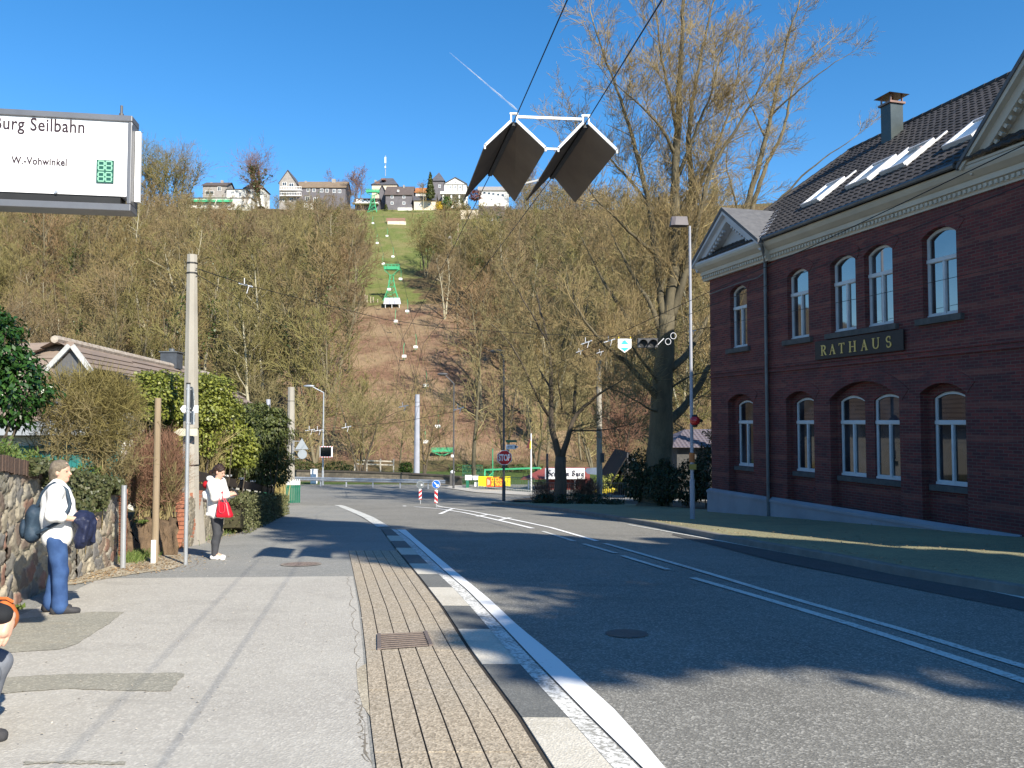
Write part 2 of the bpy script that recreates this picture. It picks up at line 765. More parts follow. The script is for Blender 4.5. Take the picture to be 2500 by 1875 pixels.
def edge(px_pts, y0=-8, dz=0.0):
	return ext([G(u, v, dz) for u, v in px_pts], y0)

E_SIDE = edge([(916, 1875), (903, 1770), (893, 1607), (880, 1490), (863, 1403), (852, 1353)])
E_GAP = edge([(1339, 1875), (1266, 1757), (1152, 1601), (1078, 1485), (1017, 1405), (964, 1340), (930, 1294)])
E_CRACK = edge([(1563, 1875), (1432, 1745), (1290, 1599), (1221, 1525), (1143, 1444), (1087, 1397), (1046, 1359), (999, 1316), (966, 1292)])
E_OUT = edge([(1610, 1870), (1510, 1749), (1347, 1599), (1266, 1534), (1192, 1464), (1103, 1391), (1009, 1312), (985, 1290)])

# footway: base sheet to the garden wall, then lighter slab nearest the camera
WALLB = [Vector((-5.0, -8, 0)), Vector((-5.35, 6, 0)), Vector((-5.75, 9.4, 0)), Vector((-6.35, 12.2, 0)), Vector((-6.6, 13.7, 0)), Vector((-6.85, 15.5, 0)), Vector((-7.0, 17.0, 0)), Vector((-7.75, 22.0, 0)), Vector((-9.6, 33.5, 0)), Vector((-11.6, 44, 0)), Vector((-13.2, 50, 0))]
yy = [-8 + i * .5 for i in range(1, 60)]
yfar = 21.0
yl = [y for y in yy if y <= yfar]
xs_w = by_y(WALLB, yl)
xs_s = by_y(E_SIDE, yl)
strip('footway', [(a - .3, y, 0) for a, y in zip(xs_w, yl)], [(b, y, 0) for b, y in zip(xs_s, yl)], .012, M_WALK2, kind='structure')
# slab: near part up to the seam
yn = [y for y in yl if y <= 12.0] + [12.2]
sw = by_y(WALLB, yn)
ss = by_y(E_SIDE, yn)
strip('footway_slab', [(a + .35 if y > 8 else a - .3, y + (.0 if i < len(yn) - 1 else -.25), 0) for i, (a, y) in enumerate(zip(sw, yn))], [(b - .02, y, 0) for b, y in zip(ss, yn)], .016, M_WALK, kind='structure')
# footway beyond the kerb: it runs on along the white line to the far corner
FAR_IN = [G(965, 1345), G(930, 1294), G(880, 1262), G(834, 1240), G(780, 1219), G(733, 1207)]
FAR_L = [Vector((-7.4, 15.4, 0)), Vector((-8.0, 22.5, 0)), Vector((-8.8, 28, 0)), Vector((-9.9, 34, 0)), Vector((-12.5, 46, 0)), Vector((-15, 52, 0))]
strip('footway_far', FAR_L, FAR_IN, .0095, M_WALK2, 30, kind='structure')
# soil strip at the foot of the garden wall
poly_sheet('gritty_verge', [(-6.75, 15.6), (-6.2, 15.4), (-5.5, 14.2), (-5.35, 13.1), (-5.7, 12.4), (-6.0, 11.3), (-6.3, 11.2), (-6.55, 12.2), (-7.0, 14.0), (-9.0, 16.4), (-8.4, 17.6), (-7.0, 16.9)], .021, M_TROD)
poly_sheet('mossy_strip', [(-7.15, 17.2), (-6.7, 17.2), (-7.3, 21.8), (-9.1, 33.0), (-9.7, 33.4), (-7.9, 22.0)], .024, M_TROD)
# patches in the footway
for pl in ([(0, 1600), (150, 1590), (178, 1582), (260, 1530), (304, 1498), (240, 1497), (120, 1507), (0, 1520)], [(0, 1700), (150, 1688), (415, 1695), (452, 1650), (448, 1648), (150, 1652), (0, 1660)], [(60, 1875), (120, 1872), (300, 1875), (310, 1868), (180, 1866), (60, 1868)]):
	w = [G(u, v) for u, v in pl]
	R9 = random.Random(4)
	w = resample(w + [w[0]], 60)[:-1]
	poly_sheet('asphalt_patch', [(p.x + R9.uniform(-.012, .012), p.y + R9.uniform(-.012, .012)) for p in w], .0205, M_PATCH, cell=.5)

# paver strip
yp = [-7 + i * .4 for i in range(59)]
yp = [y for y in yp if y <= 16.3]
a_s = by_y(E_SIDE, yp)
a_g = by_y(E_GAP, yp)
strip('paver_bed', [(a, y, 0) for a, y in zip(a_s, yp)], [(b + .03, y, 0) for b, y in zip(a_g, yp)], .013, M_DIRT, kind='structure')

def paver_strip():
	b = MB()
	r = random.Random(3)
	rows = []
	nlong = 6
	y = -6.8
	ln = 1.28
	while y < 16:
		y2 = min(16.1, y + ln)
		for k in range(nlong):
			if k == 0:
				f0, f1 = 0.0, .15
			else:
				f0, f1 = .15 + (k - 1) * .17, .15 + k * .17
			if k and 7.75 < (y + y2) / 2 < 8.75 and False:
				continue
			m = 4
			vs = []
			top = .0225 + r.uniform(-.0012, .0012)
			for i in range(m + 1):
				t = i / m
				yv = y + .006 + (y2 - y - .012) * t
				s0 = by_y(E_SIDE, [yv])[0]
				g0 = by_y(E_GAP, [yv])[0]
				x0 = s0 + (g0 - s0) * f0 + .0055
				x1 = s0 + (g0 - s0) * f1 - (.0055 if k < nlong - 1 else .016)
				vs += [(x0, yv, g(yv) + top), (x1, yv, g(yv) + top)]
			base = len(vs)
			vs += [(p[0], p[1], p[2] - .02) for p in vs]
			fs = [(2 * i, 2 * i + 1, 2 * i + 3, 2 * i + 2) for i in range(m)]
			fs += [(2 * i + 2, base + 2 * i + 2, base + 2 * i, 2 * i) for i in range(m)]
			fs += [(2 * i + 1, base + 2 * i + 1, base + 2 * i + 3, 2 * i + 3) for i in range(m)]
			fs += [(0, base, base + 1, 1), (2 * m + 1, base + 2 * m + 1, base + 2 * m, 2 * m)]
			b.add(vs, fs)
		y = y2
	o = b.build('paved_strip', M_PAVER)
	o['kind'] = 'structure'

paver_strip()

# bus kerb: stones sloping down to the road, white scuffed lip
KB = [(1875 + 400, 'L'), (1760, 'D'), (1627, 'L'), (1541, 'D'), (1483, 'L'), (1438, 'D'), (1405, 'L'), (1379, 'D'), (1357, 'L'), (1340, 'D'), (1323, 'L'), (1310, 'D'), (1293, 'E')]

def kerb():
	ygs = []
	for v, c in KB:
		if v > 1875:
			ygs.append(-6.5)
		else:
			# distance of the stone joint along the gap line
			best = None
			for yv in np.arange(3, 24, .02):
				xg = by_y(E_GAP, [yv])[0]
				d = Vector((xg, yv, g(yv) - EYE))
				f = d.y * math.cos(PITCH) + d.z * math.sin(PITCH)
				b_ = -d.y * math.sin(PITCH) + d.z * math.cos(PITCH)
				vv = 937.5 - FPX * b_ / f
				if best is None or abs(vv - v) < best[0]:
					best = (abs(vv - v), yv)
			ygs.append(best[1])
	bl, bd, bs = MB(), MB(), MB()
	for k in range(len(KB) - 1):
		y0, y1 = ygs[k], ygs[k + 1]
		cnt = max(1, int(round((y1 - y0) / 1.0)))
		if k > 3:
			cnt = 1
		for q in range(cnt):
			a = y0 + (y1 - y0) * q / cnt
			c = y0 + (y1 - y0) * (q + 1) / cnt
			if KB[k][1] == 'L' and k == 0:
				bb = bl
			bb = bl if KB[k][1] == 'L' else bd
			m = 4
			rows = []
			for i in range(m + 1):
				yv = a + .004 + (c - a - .008) * i / m
				xg = by_y(E_GAP, [yv])[0] + .02
				xc = by_y(E_CRACK, [yv])[0] - .012
				z = g(yv)
				prof = [(0, -.01), (0, .024), (.62, .022), (.84, .012), (1, .006), (1, -.01)]
				rows.append([(xg + (xc - xg) * f, yv, z + h) for f, h in prof])
			vs = [p for r_ in rows for p in r_]
			n = 6
			fs = [(i * n + j, i * n + j + 1, (i + 1) * n + j + 1, (i + 1) * n + j) for i in range(m) for j in range(n - 1)]
			fs += [tuple(range(n - 1, -1, -1)), tuple(m * n + j for j in range(n))]
			bb.add(vs, fs)
			# white scuff on the lip
			vs = []
			for r_ in rows:
				p2, p3, p4 = Vector(r_[2]), Vector(r_[3]), Vector(r_[4])
				e = Vector((0, 0, .0025))
				vs += [p2.lerp(p3, .25) + e, p3 + e, p4 + e]
			fs = [(i * 3 + j, i * 3 + j + 1, (i + 1) * 3 + j + 1, (i + 1) * 3 + j) for i in range(m) for j in range(2)]
			bs.add(vs, fs)
	for b, nme, mm in ((bl, 'kerb_light_stones', M_KLIGHT), (bd, 'kerb_dark_stones', M_KDARK), (bs, 'kerb_scuffed_paint', M_SCUFF)):
		o = b.build(nme, mm)
		o['kind'] = 'structure'

kerb()
ye = [-6 + i * .5 for i in range(58)]
ye = [y for y in ye if y < 23]
strip('edge_line', [(x + .012, y, 0) for x, y in zip(by_y(E_CRACK, ye), ye)], [(x + .02, y, 0) for x, y in zip(by_y(E_OUT, ye), ye)], .005, M_LINE, kind='structure')
# gutter band continuing along the far footway
line_px('gutter_line', [(936, 1287), (900, 1264), (834, 1236), (780, 1221), (733, 1211)], .36, .0135, M_LINEW)
# centre lines
line_px('centre_line', [(2900, 1745), (2500, 1629), (2220, 1543), (1897, 1451), (1477, 1327)], .115, .006, M_LINEW)
line_px('centre_line', [(2900, 1802), (2500, 1662), (2121, 1538), (1897, 1471), (1691, 1411)], .125, .006, M_LINEW)
line_px('centre_dash', [(1519, 1357), (1631, 1391)], .11, .006, M_LINEW)
line_px('centre_dash', [(1424, 1328), (1504, 1351)], .11, .006, M_LINEW)
line_px('centre_dash', [(1324, 1297), (1403, 1322)], .11, .006, M_LINEW)
line_px('centre_line', [(1283, 1275), (1344, 1288), (1457, 1321)], .12, .006)
line_px('centre_line', [(1148, 1248), (1220, 1262), (1283, 1275)], .13, .006)
# island hatching
line_px('island_line', [(1012, 1237), (1070, 1242), (1129, 1251), (1242, 1276), (1300, 1290)], .14, .006)
line_px('island_line', [(1025, 1221), (1075, 1237), (1148, 1248)], .14, .006)
line_px('island_line', [(989, 1236), (966, 1224), (950, 1215), (958, 1211), (1000, 1212), (1025, 1221)], .16, .006)
for a, b in (((1074, 1255), (1107, 1241)), ((1165, 1261), (1193, 1256)), ((1218, 1270), (1245, 1264)), ((989, 1234), (1035, 1224)), ((972, 1226), (998, 1219))):
	line_px('island_bar', [a, b], .16, .0065, n=3)
# right edge line, worn
line_px('right_edge_line', [(2900, 1550), (2500, 1459), (2270, 1414), (1997, 1364), (1748, 1319), (1534, 1281)], .1, .006, M_LINEW)
# darker repair along the right gutter
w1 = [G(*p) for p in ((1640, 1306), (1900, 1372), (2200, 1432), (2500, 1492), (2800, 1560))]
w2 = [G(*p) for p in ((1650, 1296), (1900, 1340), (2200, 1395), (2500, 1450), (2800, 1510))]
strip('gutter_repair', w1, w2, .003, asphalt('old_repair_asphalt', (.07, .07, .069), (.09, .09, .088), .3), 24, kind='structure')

# raised footway on the right with kerb
KT = [G(u, v, .13) for u, v in ((2500, 1432), (2200, 1385), (2027, 1352), (1820, 1317), (1599, 1276), (1500, 1260), (1400, 1245), (1288, 1231), (1200, 1226))]
d0 = (KT[0] - KT[1])
KT = [KT[0] + d0 * 3.2, KT[0] + d0 * 1.2] + KT
KTR = resample(KT, 70)

def right_footway():
	inner = []
	for p in KTR:
		# facade line of the town hall plus a little
		if p.y < 31:
			xf = 7.62 - .284 * (p.y - 31) + .6
		else:
			xf = max(p.x + 1.2, 8.2 - .25 * (p.y - 31))
		inner.append(Vector((max(xf, p.x + .7), p.y + (0 if p.y < 31 else (p.y - 31) * .05), 0)))
	L = []
	R = []
	for i, p in enumerate(KTR):
		L.append(p + Vector((.16, 0, 0)))
		R.append(inner[i])
	strip('footway_right', L, R, .128, M_MOSSWALK, 70, kind='structure')
	b = MB()
	vs = []
	n = len(KTR)
	for i, p in enumerate(KTR):
		z = g(p.y)
		vs += [(p.x - .02, p.y, z - .02), (p.x, p.y, z + .12), (p.x + .02, p.y, z + .134), (p.x + .16, p.y, z + .134), (p.x + .165, p.y, z + .1)]
	fs = [(i * 5 + j, (i + 1) * 5 + j, (i + 1) * 5 + j + 1, i * 5 + j + 1) for i in range(n - 1) for j in range(4)]
	b.add(vs, fs)
	o = b.build('kerb_right', mat('old_kerbstone', (.16, .15, .135), (.23, .215, .19), 3, .9, bump=.4))
	o['kind'] = 'structure'

right_footway()
# corner ground under the shrubs behind the stop sign, and the lit path behind it
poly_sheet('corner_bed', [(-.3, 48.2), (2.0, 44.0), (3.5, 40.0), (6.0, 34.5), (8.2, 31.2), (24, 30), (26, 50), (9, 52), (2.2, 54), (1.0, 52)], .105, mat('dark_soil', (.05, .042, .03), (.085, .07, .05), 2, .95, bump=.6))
poly_sheet('garden_path', [(3.2, 50.2), (9.0, 45.2), (12, 46), (12, 49), (4.4, 53.4)], .13, M_WALK2)
w = [G(u, v) for u, v in ((1085, 1193), (1120, 1197), (1160, 1203), (1220, 1207), (1330, 1212), (1345, 1206), (1300, 1196), (1160, 1187), (1100, 1186))]
poly_sheet('footway_junction', [(p.x, p.y) for p in w], .05, M_WALK)

mat('old_joint', (.15, .13, .10), (.24, .21, .17), 30, .95)

def crack(pts, w, m, dz, seed):
	R = random.Random(seed)
	W = resample([G(*p) for p in pts], 46)
	W = [p + Vector((R.uniform(-1, 1) * .035, R.uniform(-1, 1) * .03, 0)) for p in W]
	ww = [w * R.uniform(.25, 1.3) for _ in W]
	L = [p + Vector((-a, 0, 0)) for p, a in zip(W, ww)]
	R_ = [p + Vector((a, 0, 0)) for p, a in zip(W, ww)]
	strip('surface_crack', L, R_, dz, m, 46, kind='structure')

for i_, (pts, w_) in enumerate((([(848, 1405), (862, 1500), (874, 1600), (884, 1700), (898, 1875)], .0045), ([(868, 1690), (880, 1740), (884, 1800), (892, 1870)], .005))):
	crack(pts, w_, MC['old_joint'], .0175, 40 + i_)
for i_, pts in enumerate(([(1690, 1500), (1850, 1480), (1990, 1482)], [(1750, 1540), (1900, 1560), (2050, 1600)], [(1520, 1420), (1640, 1430), (1760, 1425)])):
	crack(pts, .0035, M_DIRT, .0045, 60 + i_)
w = [G(u, v) for u, v in ((870, 1640), (893, 1625), (903, 1755), (885, 1730), (874, 1690))]
poly_sheet('gritty_patch', [(p.x, p.y) for p in w], .0185, M_TROD, cell=.4)

# ------------------------------------------------------------------ town hall
def brick_mat(name, bands=True, dark=1.0):
	t = NT(name)
	tc = t.n('TexCoord').outputs['Object']
	sp = t.n('SeparateXYZ')
	t.put(sp.inputs[0], tc)
	x = t.math('ADD', sp.outputs[0], sp.outputs[1])
	cb = t.n('CombineXYZ')
	t.put(cb.inputs[0], x)
	t.put(cb.inputs[1], sp.outputs[2])
	br = t.n('TexBrick', {'Scale': 1.0, 'Mortar Size': .008, 'Brick Width': .25, 'Row Height': .077, 'Color1': (.175 * dark, .040 * dark, .036 * dark), 'Color2': (.09 * dark, .025 * dark, .027 * dark), 'Mortar': (.12, .09, .075)})
	t.put(br.inputs['Vector'], cb)
	nz = t.noise(cb.outputs[0], 1.6, 5, .65)
	col = t.mix(t.ramp(nz, .38, .66), br.outputs[0], t.mix(.5, br.outputs[0], (.045, .03, .034)))
	if bands:
		m = t.math('FRACT', t.math('MULTIPLY', t.math('ADD', sp.outputs[2], .38), 1.0 / .78), 0)
		band = t.math('LESS_THAN', m, .2)
		col = t.mix(t.math('MULTIPLY', band, t.math('MULTIPLY', t.ramp(nz, .35, .6), .8)), col, t.mix(.5, br.outputs[0], (.24, .095, .07)))
	t.pbsdf(col, .85, 0, .25, t.bump(br.outputs['Fac'], -.35, .01))
	return t.mat

M_BRICK = brick_mat('red_brick')
M_BRICK2 = brick_mat('arch_brick', False, 1.15)
M_CREAM = mat('cream_stucco', (.52, .47, .39), (.43, .39, .33), 1.2, .8, bump=.1)
M_GREYW = mat('grey_paint', (.52, .53, .56), (.43, .44, .47), 1.5, .7)
M_PLINTH = mat('plinth_paint', (.33, .33, .36), (.25, .25, .27), .9, .85, bump=.25)
M_STONE = mat('dark_stone', (.10, .095, .09), (.06, .06, .06), 5, .85, bump=.2)
M_FRAME = mat('window_paint', (.56, .58, .6), (.46, .48, .5), 3, .5)
M_ZINC = mat('zinc', (.17, .18, .19), (.12, .125, .13), 3, .5, .5)
M_TILE = mat('dark_roof_tile', (.060, .053, .050), (.036, .033, .032), 1.0, .6, 0, .3, bump=.15)
M_SLATE = mat('grey_slate', (.13, .13, .135), (.085, .085, .09), 5, .7, bump=.3)
M_BLACK = mat('black_metal', (.018, .018, .019), (.03, .03, .03), 6, .5)
M_FLASH = mat('pale_flashing', (.62, .62, .63), (.5, .5, .52), 4, .4, .3)

def glass_mat(name, base=(.02, .024, .028), ior=2.1, rough=.03):
	t = NT(name)
	p = t.pos()
	n = t.noise(p, 1.1, 2, .5)
	col = t.mix(t.ramp(n, .4, .65), base, tuple(c * 2.6 + .012 for c in base))
	t.pbsdf(col, rough, 0, .5, t.bump(t.noise(p, 1.6, 1, .5), .02, .02), IOR=ior)
	return t.mat

M_GLASS = glass_mat('window_glass', ior=2.7)
M_GLASSL = glass_mat('lower_window_glass', (.012, .014, .018), 1.6)
M_SKYGLASS = glass_mat('skylight_glass', (.16, .2, .23), 1.9, .06)

def arch(x0, x1, z0, zs, zc, n=10):
	pts = [(x0, z0), (x1, z0), (x1, zs)]
	w = (x1 - x0) / 2
	c = (x0 + x1) / 2
	h = zc - zs
	if h > 1e-4:
		R = (w * w + h * h) / (2 * h)
		a0 = math.asin(min(1, w / R))
		for i in range(1, n):
			a = a0 - 2 * a0 * i / n
			pts.append((c + R * math.sin(a), zc - R + R * math.cos(a)))
	pts.append((x0, zs))
	return pts

def arch_ring(b, x0, x1, zs, zc, th, y0, y1, mi=0, n=12):
	w = (x1 - x0) / 2
	c = (x0 + x1) / 2
	h = zc - zs
	R = (w * w + h * h) / (2 * h)
	a0 = math.asin(min(1, w / R)) + .06
	for i in range(n):
		a, e = a0 - 2 * a0 * i / n, a0 - 2 * a0 * (i + 1) / n
		q = [(c + r * math.sin(k), zc - R + r * math.cos(k)) for k, r in ((a, R + .004), (a, R + th), (e, R + th), (e, R + .004))]
		b.prism(q, y0, y1, 'y', mi)

def window_part(root, c, hw, z0, zs, zc, zt, y, pane_mat, frame_mat=None):
	f = MB()
	fw = .075
	outer = arch(c - hw, c + hw, z0, zs, zc)
	top = arch(c - hw + fw, c + hw - fw, zt + .06, zs - .02, zc - fw, 8)
	lo1 = arch(c - hw + fw, c - .045, z0 + .12, zt - .06, zt - .06)
	lo2 = arch(c + .045, c + hw - fw, z0 + .12, zt - .06, zt - .06)
	f.holed(outer, [top, lo1, lo2], y, .05)
	f.bx(c - hw, c + hw, y - .028, y - .002, zt - .045, zt + .05)
	f.bx(c - .032, c + .032, y - .022, y - .002, z0 + .06, zt - .047)
	f.bx(c - hw, c + hw, y - .035, y - .002, z0, z0 + .075)
	fr = f.build('window', frame_mat or M_FRAME, root, local=True)
	p = MB()
	p.add([(c - hw + .02, y + .04, z0 + .03), (c + hw - .02, y + .04, z0 + .03), (c + hw - .02, y + .04, zc), (c - hw + .02, y + .04, zc)], [(0, 1, 2, 3)])
	p.build('pane', pane_mat, fr, local=True)
	return fr

RA = Vector((7.62, 31.0, 0))
RROT = math.atan2(-1 / math.hypot(.284, 1), .284 / math.hypot(.284, 1))
R_END = 26.0

def rathaus():
	root = thing('town_hall', 'long two storey dark red brick town hall with arched windows and tiled roof', 'building', RA, RROT)
	cols = [2.0, 5.33, 7.5, 8.97, 11.13]
	w = MB()
	PV = 3.7
	hw = .55
	up = [arch(c - hw, c + hw, 4.28, 6.3, 6.5) for c in cols]
	rec = [arch(1.22, 2.84, -.86, 2.36, 2.62), arch(4.62, 6.05, -.86, 2.36, 2.6), arch(6.82, 9.66, -.86, 2.3, 2.78, 16), arch(10.4, 11.84, -.86, 2.36, 2.6)]
	# pavilion front (proud of the main front) and main front
	w.holed([(0, -2.2), (PV, -2.2), (PV, 7.03), (0, 7.03)], [up[0], rec[0]], -.1, .26, 0)
	door = arch(13.45, 15.2, -.9, 2.3, 2.6)
	w.holed([(PV, -2.2), (R_END, -2.2), (R_END, 7.03), (PV, 7.03)], up[1:] + rec[1:] + [door], 0, .24, 0)
	w.add([(PV, -.1, -2.2), (PV, 0, -2.2), (PV, 0, 7.03), (PV, -.1, 7.03)], [(0, 1, 2, 3)])
	# recess panels with the window openings
	for k, (r, cs) in enumerate(zip(rec, ([0], [1], [2, 3], [4]))):
		y = .24 if k else .16
		holes = [arch(cols[i] - hw, cols[i] + hw, .06, 2.24, 2.4) for i in cs]
		w.holed(r, holes, y - .001, .12, 0)
	w.holed(door, [], .239, 0, 0)
	for i, c in enumerate(cols):
		yb = -.1 if i == 0 else 0
		arch_ring(w, c - hw, c + hw, 6.3, 6.5, .34, yb - .014, yb + .05, 1)
	for k, (x0, x1, zs, zc) in enumerate(((1.22, 2.84, 2.36, 2.62), (4.62, 6.05, 2.36, 2.6), (6.82, 9.66, 2.3, 2.78), (10.4, 11.84, 2.36, 2.6))):
		yb = -.1 if k == 0 else 0
		arch_ring(w, x0, x1, zs, zc, .36, yb - .014, yb + .05, 1, 14 if k != 2 else 22)
	# string courses
	for z, h, pr in ((3.28, .09, .05), (3.42, .06, .03)):
		w.bx(PV + .002, R_END, -pr, .001, z, z + h, 1)
		w.bx(-.02, PV, -.1 - pr, -.099, z, z + h, 1)
	# sides and back
	w.add([(0, -.1, -2.2), (0, -.1, 7.03), (0, 10, 7.03), (0, 10, -2.2)], [(0, 1, 2, 3)])
	w.add([(R_END, 0, -2.2), (R_END, 10, -2.2), (R_END, 10, 7.03), (R_END, 0, 7.03)], [(0, 1, 2, 3)])
	w.add([(0, 10, -2.2), (0, 10, 7.03), (R_END, 10, 7.03), (R_END, 10, -2.2)], [(0, 1, 2, 3)])
	wl = w.build('wall', [M_BRICK, M_BRICK2], root, local=True)
	# plinth with weathered top
	p = MB()
	for x0, x1, yo in ((-.12, PV + .1, -.24), (PV + .1, 13.3, -.14)):
		prof = [(yo, -2.3), (yo, -1.02), (yo - .03, -1.02), (yo - .03, -.94), (yo + .12, -.86), (.0 if x0 > 0 else -.1, -.86), (.0 if x0 > 0 else -.1, -2.3)]
		p.prism(prof, x0, x1, 'x')
	p.build('plinth', M_PLINTH, root, local=True)
	v = MB()
	v.prism([(5.15 + .5 * math.cos(a), -1.58 + .17 * math.sin(a)) for a in [math.pi * i / 10 for i in range(11)]], -.142, -.13, 'y')
	v.build('vent_opening', M_BLACK, root, local=True)
	# cornice
	c = MB()
	cor = [(0.02, 7.0), (-.05, 7.0), (-.05, 7.05), (-.08, 7.08), (-.08, 7.19), (-.15, 7.21), (-.15, 7.34), (-.2, 7.36), (-.34, 7.46), (-.40, 7.55), (-.40, 7.62), (0.02, 7.62)]
	c.prism(cor, 4.0, R_END, 'x')
	cor2 = [(y - .16 if y < 0 else y, z) for y, z in cor]
	c.prism(cor2, -.32, 4.0, 'x')
	x = -.25
	while x < 19:
		yo = -.08 if x > 4 else -.24
		c.bx(x, x + .075, yo - .05, yo + .001, 7.085, 7.175)
		x += .15
	c.build('cornice', M_CREAM, root, local=True)
	gt = MB()
	gt.tube([(4.2, -.5, 7.68), (12.2, -.5, 7.70)], .075, 8)
	gt.build('gutter', M_ZINC, root, local=True)
	dp = MB()
	dp.tube([(4.05, -.5, 7.66), (4.05, -.46, 7.5), (3.86, -.2, 7.1), (3.8, -.17, 6.95), (3.8, -.17, -1.95)], .055, 8)
	for z in (6, 3.9, 1.7, -.4):
		dp.tube([(3.8, -.17, z), (3.8, -.17, z + .05)], .07, 8)
	dp.tube([(3.72, -.18, 6.62), (3.5, -.28, 6.5), (2.4, -.28, 6.52), (.3, -.28, 6.42)], .022, 6)
	dp.build('downpipe', M_ZINC, root, local=True)
	# pediments
	for (xa, xb, xc, za, zc, yo, nm) in ((-.55, 4.15, 1.85, 7.62, 9.22, -.56, 'pediment'), (12.25, 18.9, 15.55, 7.63, 10.95, -.42, 'pediment')):
		q = MB()
		th = .34
		for s_, xe in ((1, xa), (-1, xb)):
			dx, dz = xc - xe, zc - za
			L = math.hypot(dx, dz)
			ux, uz = dx / L, dz / L
			nx, nz = (uz, -ux) if s_ > 0 else (-uz, ux)
			for (t0, t1, ya, yb) in ((0, .13, yo - .06, -.05), (.13, th, yo + .1, -.05)):
				poly = [(xe + nx * t0, za + nz * t0), (xe + nx * t1, za + nz * t1), (xc + nx * t1 * 0, zc - t1 * L / abs(dx)), (xc, zc - t0 * L / abs(dx))]
				q.prism(poly, ya, yb, 'y')
			k = .5
			while k < L - .5:
				px_, pz_ = xe + ux * k + nx * (th + .05), za + uz * k + nz * (th + .05)
				q.box((px_, yo + .2, pz_), (.08, .12, .1), Matrix.Rotation(-math.atan2(uz, ux), 3, 'Y'))
				k += .19
		q.holed([(xa + .4, za), (xb - .4, za), (xc, zc - .25)], [], -.04)
		q.bx(xa + .1, xb - .1, yo, 0, za - .002, za + .06)
		q.build(nm, M_GREYW if xa < 0 else M_CREAM, root, local=True)
		# cross roof behind the pediment
		rf = MB()
		zr = zc + .1
		yb = (zr - 7.72) / .764 - .5 + .05
		e = .12
		for xe in (xa, xb):
			ze = za + .05
			ye_ = -.5
			vs = [(xe, yo - .1, ze), (xc, yo - .1, zr), (xc, yb, zr), (xe, ye_ + .05, ze)]
			f = (0, 1, 2, 3) if xe < xc else (3, 2, 1, 0)
			rf.add(vs, [f])
			rf.add([(a, b_, z - e) for a, b_, z in vs], [f[::-1]])
			rf.add([vs[0], vs[1], (xc, yo - .1, zr - e), (xe, yo - .1, ze - e)], [(0, 3, 2, 1)])
			rf.add([vs[0], vs[3], (xe, ye_ + .05, ze - e), (xe, yo - .1, ze - e)], [(0, 1, 2, 3)])
		rf.build('gable_roof', M_SLATE, root, local=True)
		fl = MB()
		fl.bar((xb - .02, -.5, za + .14), (xc + .1, yb, zr + .06), .26, .03, up=(0, -.6, .8))
		fl.build('valley_flashing', M_FLASH, root, local=True)
	# tiled roof: rows of wavy tiles
	V = []
	Q = []
	al = math.atan(.764)
	rows = 21
	SL = 5.5 / math.cos(al)
	dxs = .055
	nxs = int((R_END + 1) / dxs)
	r = random.Random(5)
	for i in range(rows):
		t0 = SL * i / rows
		t1 = SL * (i + 1) / rows + .03
		base = len(V)
		for j in range(nxs + 1):
			x = -.5 + j * dxs
			ph = (x / .26) * 2 * math.pi
			h = .022 * math.sin(ph) + .010 * math.sin(2 * ph + .6)
			for t, o in ((t0, .012), (t0, .052), (t1, .018)):
				tt = t
				yv = -.5 + tt * math.cos(al)
				xs_ = -.5 + (yv + .5) / 5.5 * 2.2
				xx = max(x, xs_)
				n_ = o + h * (1 if o > .015 else .4)
				V.append((xx, yv - math.sin(al) * n_, 7.72 + tt * math.sin(al) + math.cos(al) * n_))
		for j in range(nxs):
			a = base + j * 3
			Q.append((a, a + 3, a + 4, a + 1))
			Q.append((a + 1, a + 4, a + 5, a + 2))
	b0 = len(V)
	V += [(-.5, -.5, 7.7), (-.5, 10.5, 7.7), (1.7, 5, 11.9), (R_END + .3, 10.5, 7.7), (R_END + .3, 5, 11.9), (R_END + .3, -.5, 7.7)]
	Q += [(b0, b0 + 2, b0 + 1, b0 + 1), (b0 + 1, b0 + 2, b0 + 4, b0 + 3), (b0 + 5, b0 + 3, b0 + 4, b0 + 4)]
	b_ = MB()
	b_.add(V, [q if q[2] != q[3] else q[:3] for q in Q])
	roof = b_.build('roof', M_TILE, root, local=True)
	rd = MB()
	for k in range(60):
		x = 1.6 + k * .42
		if x > R_END:
			break
		rd.tube([(x, 5, 11.93), (x + .45, 5, 11.93 + .0)], [.11, .125], 8)
	for k in range(17):
		t = k / 17
		a = Vector((-.5, -.5, 7.74)).lerp(Vector((1.7, 5, 11.92)), t)
		c_ = Vector((-.5, -.5, 7.74)).lerp(Vector((1.7, 5, 11.92)), t + .066)
		rd.tube([a, c_], [.1, .115], 7)
	rd.build('ridge_tiles', M_TILE, roof, local=True)
	ch = MB()
	ch.bx(4.68, 5.15, 3.85, 4.35, 10.6, 12.36)
	chim = ch.build('chimney', mat('chimney_cladding', (.075, .09, .09), (.055, .068, .068), 2, .35, .5), roof, local=True)
	cp = MB()
	cp.bx(4.62, 5.21, 3.79, 4.41, 12.361, 12.43)
	for xx, yy_ in ((4.7, 3.87), (5.13, 3.87), (4.7, 4.33), (5.13, 4.33)):
		cp.bx(xx - .03, xx + .03, yy_ - .015, yy_ + .015, 12.431, 12.66)
	cp.add([(4.52, 3.69, 12.661), (5.31, 3.69, 12.661), (5.31, 4.51, 12.661), (4.52, 4.51, 12.661), (4.915, 4.1, 12.84)], [(0, 3, 2, 1), (0, 1, 4), (1, 2, 4), (2, 3, 4), (3, 0, 4)])
	cp.build('chimney_cap', mat('copper_cap', (.28, .16, .12), (.2, .13, .1), 5, .35, .7), root, local=True)
	# skylights
	tn = Vector((0, math.cos(al), math.sin(al)))
	nn = Vector((0, -math.sin(al), math.cos(al)))

	def SP(x, t, h):
		return Vector((x, -.5, 7.72)) + tn * t + nn * h
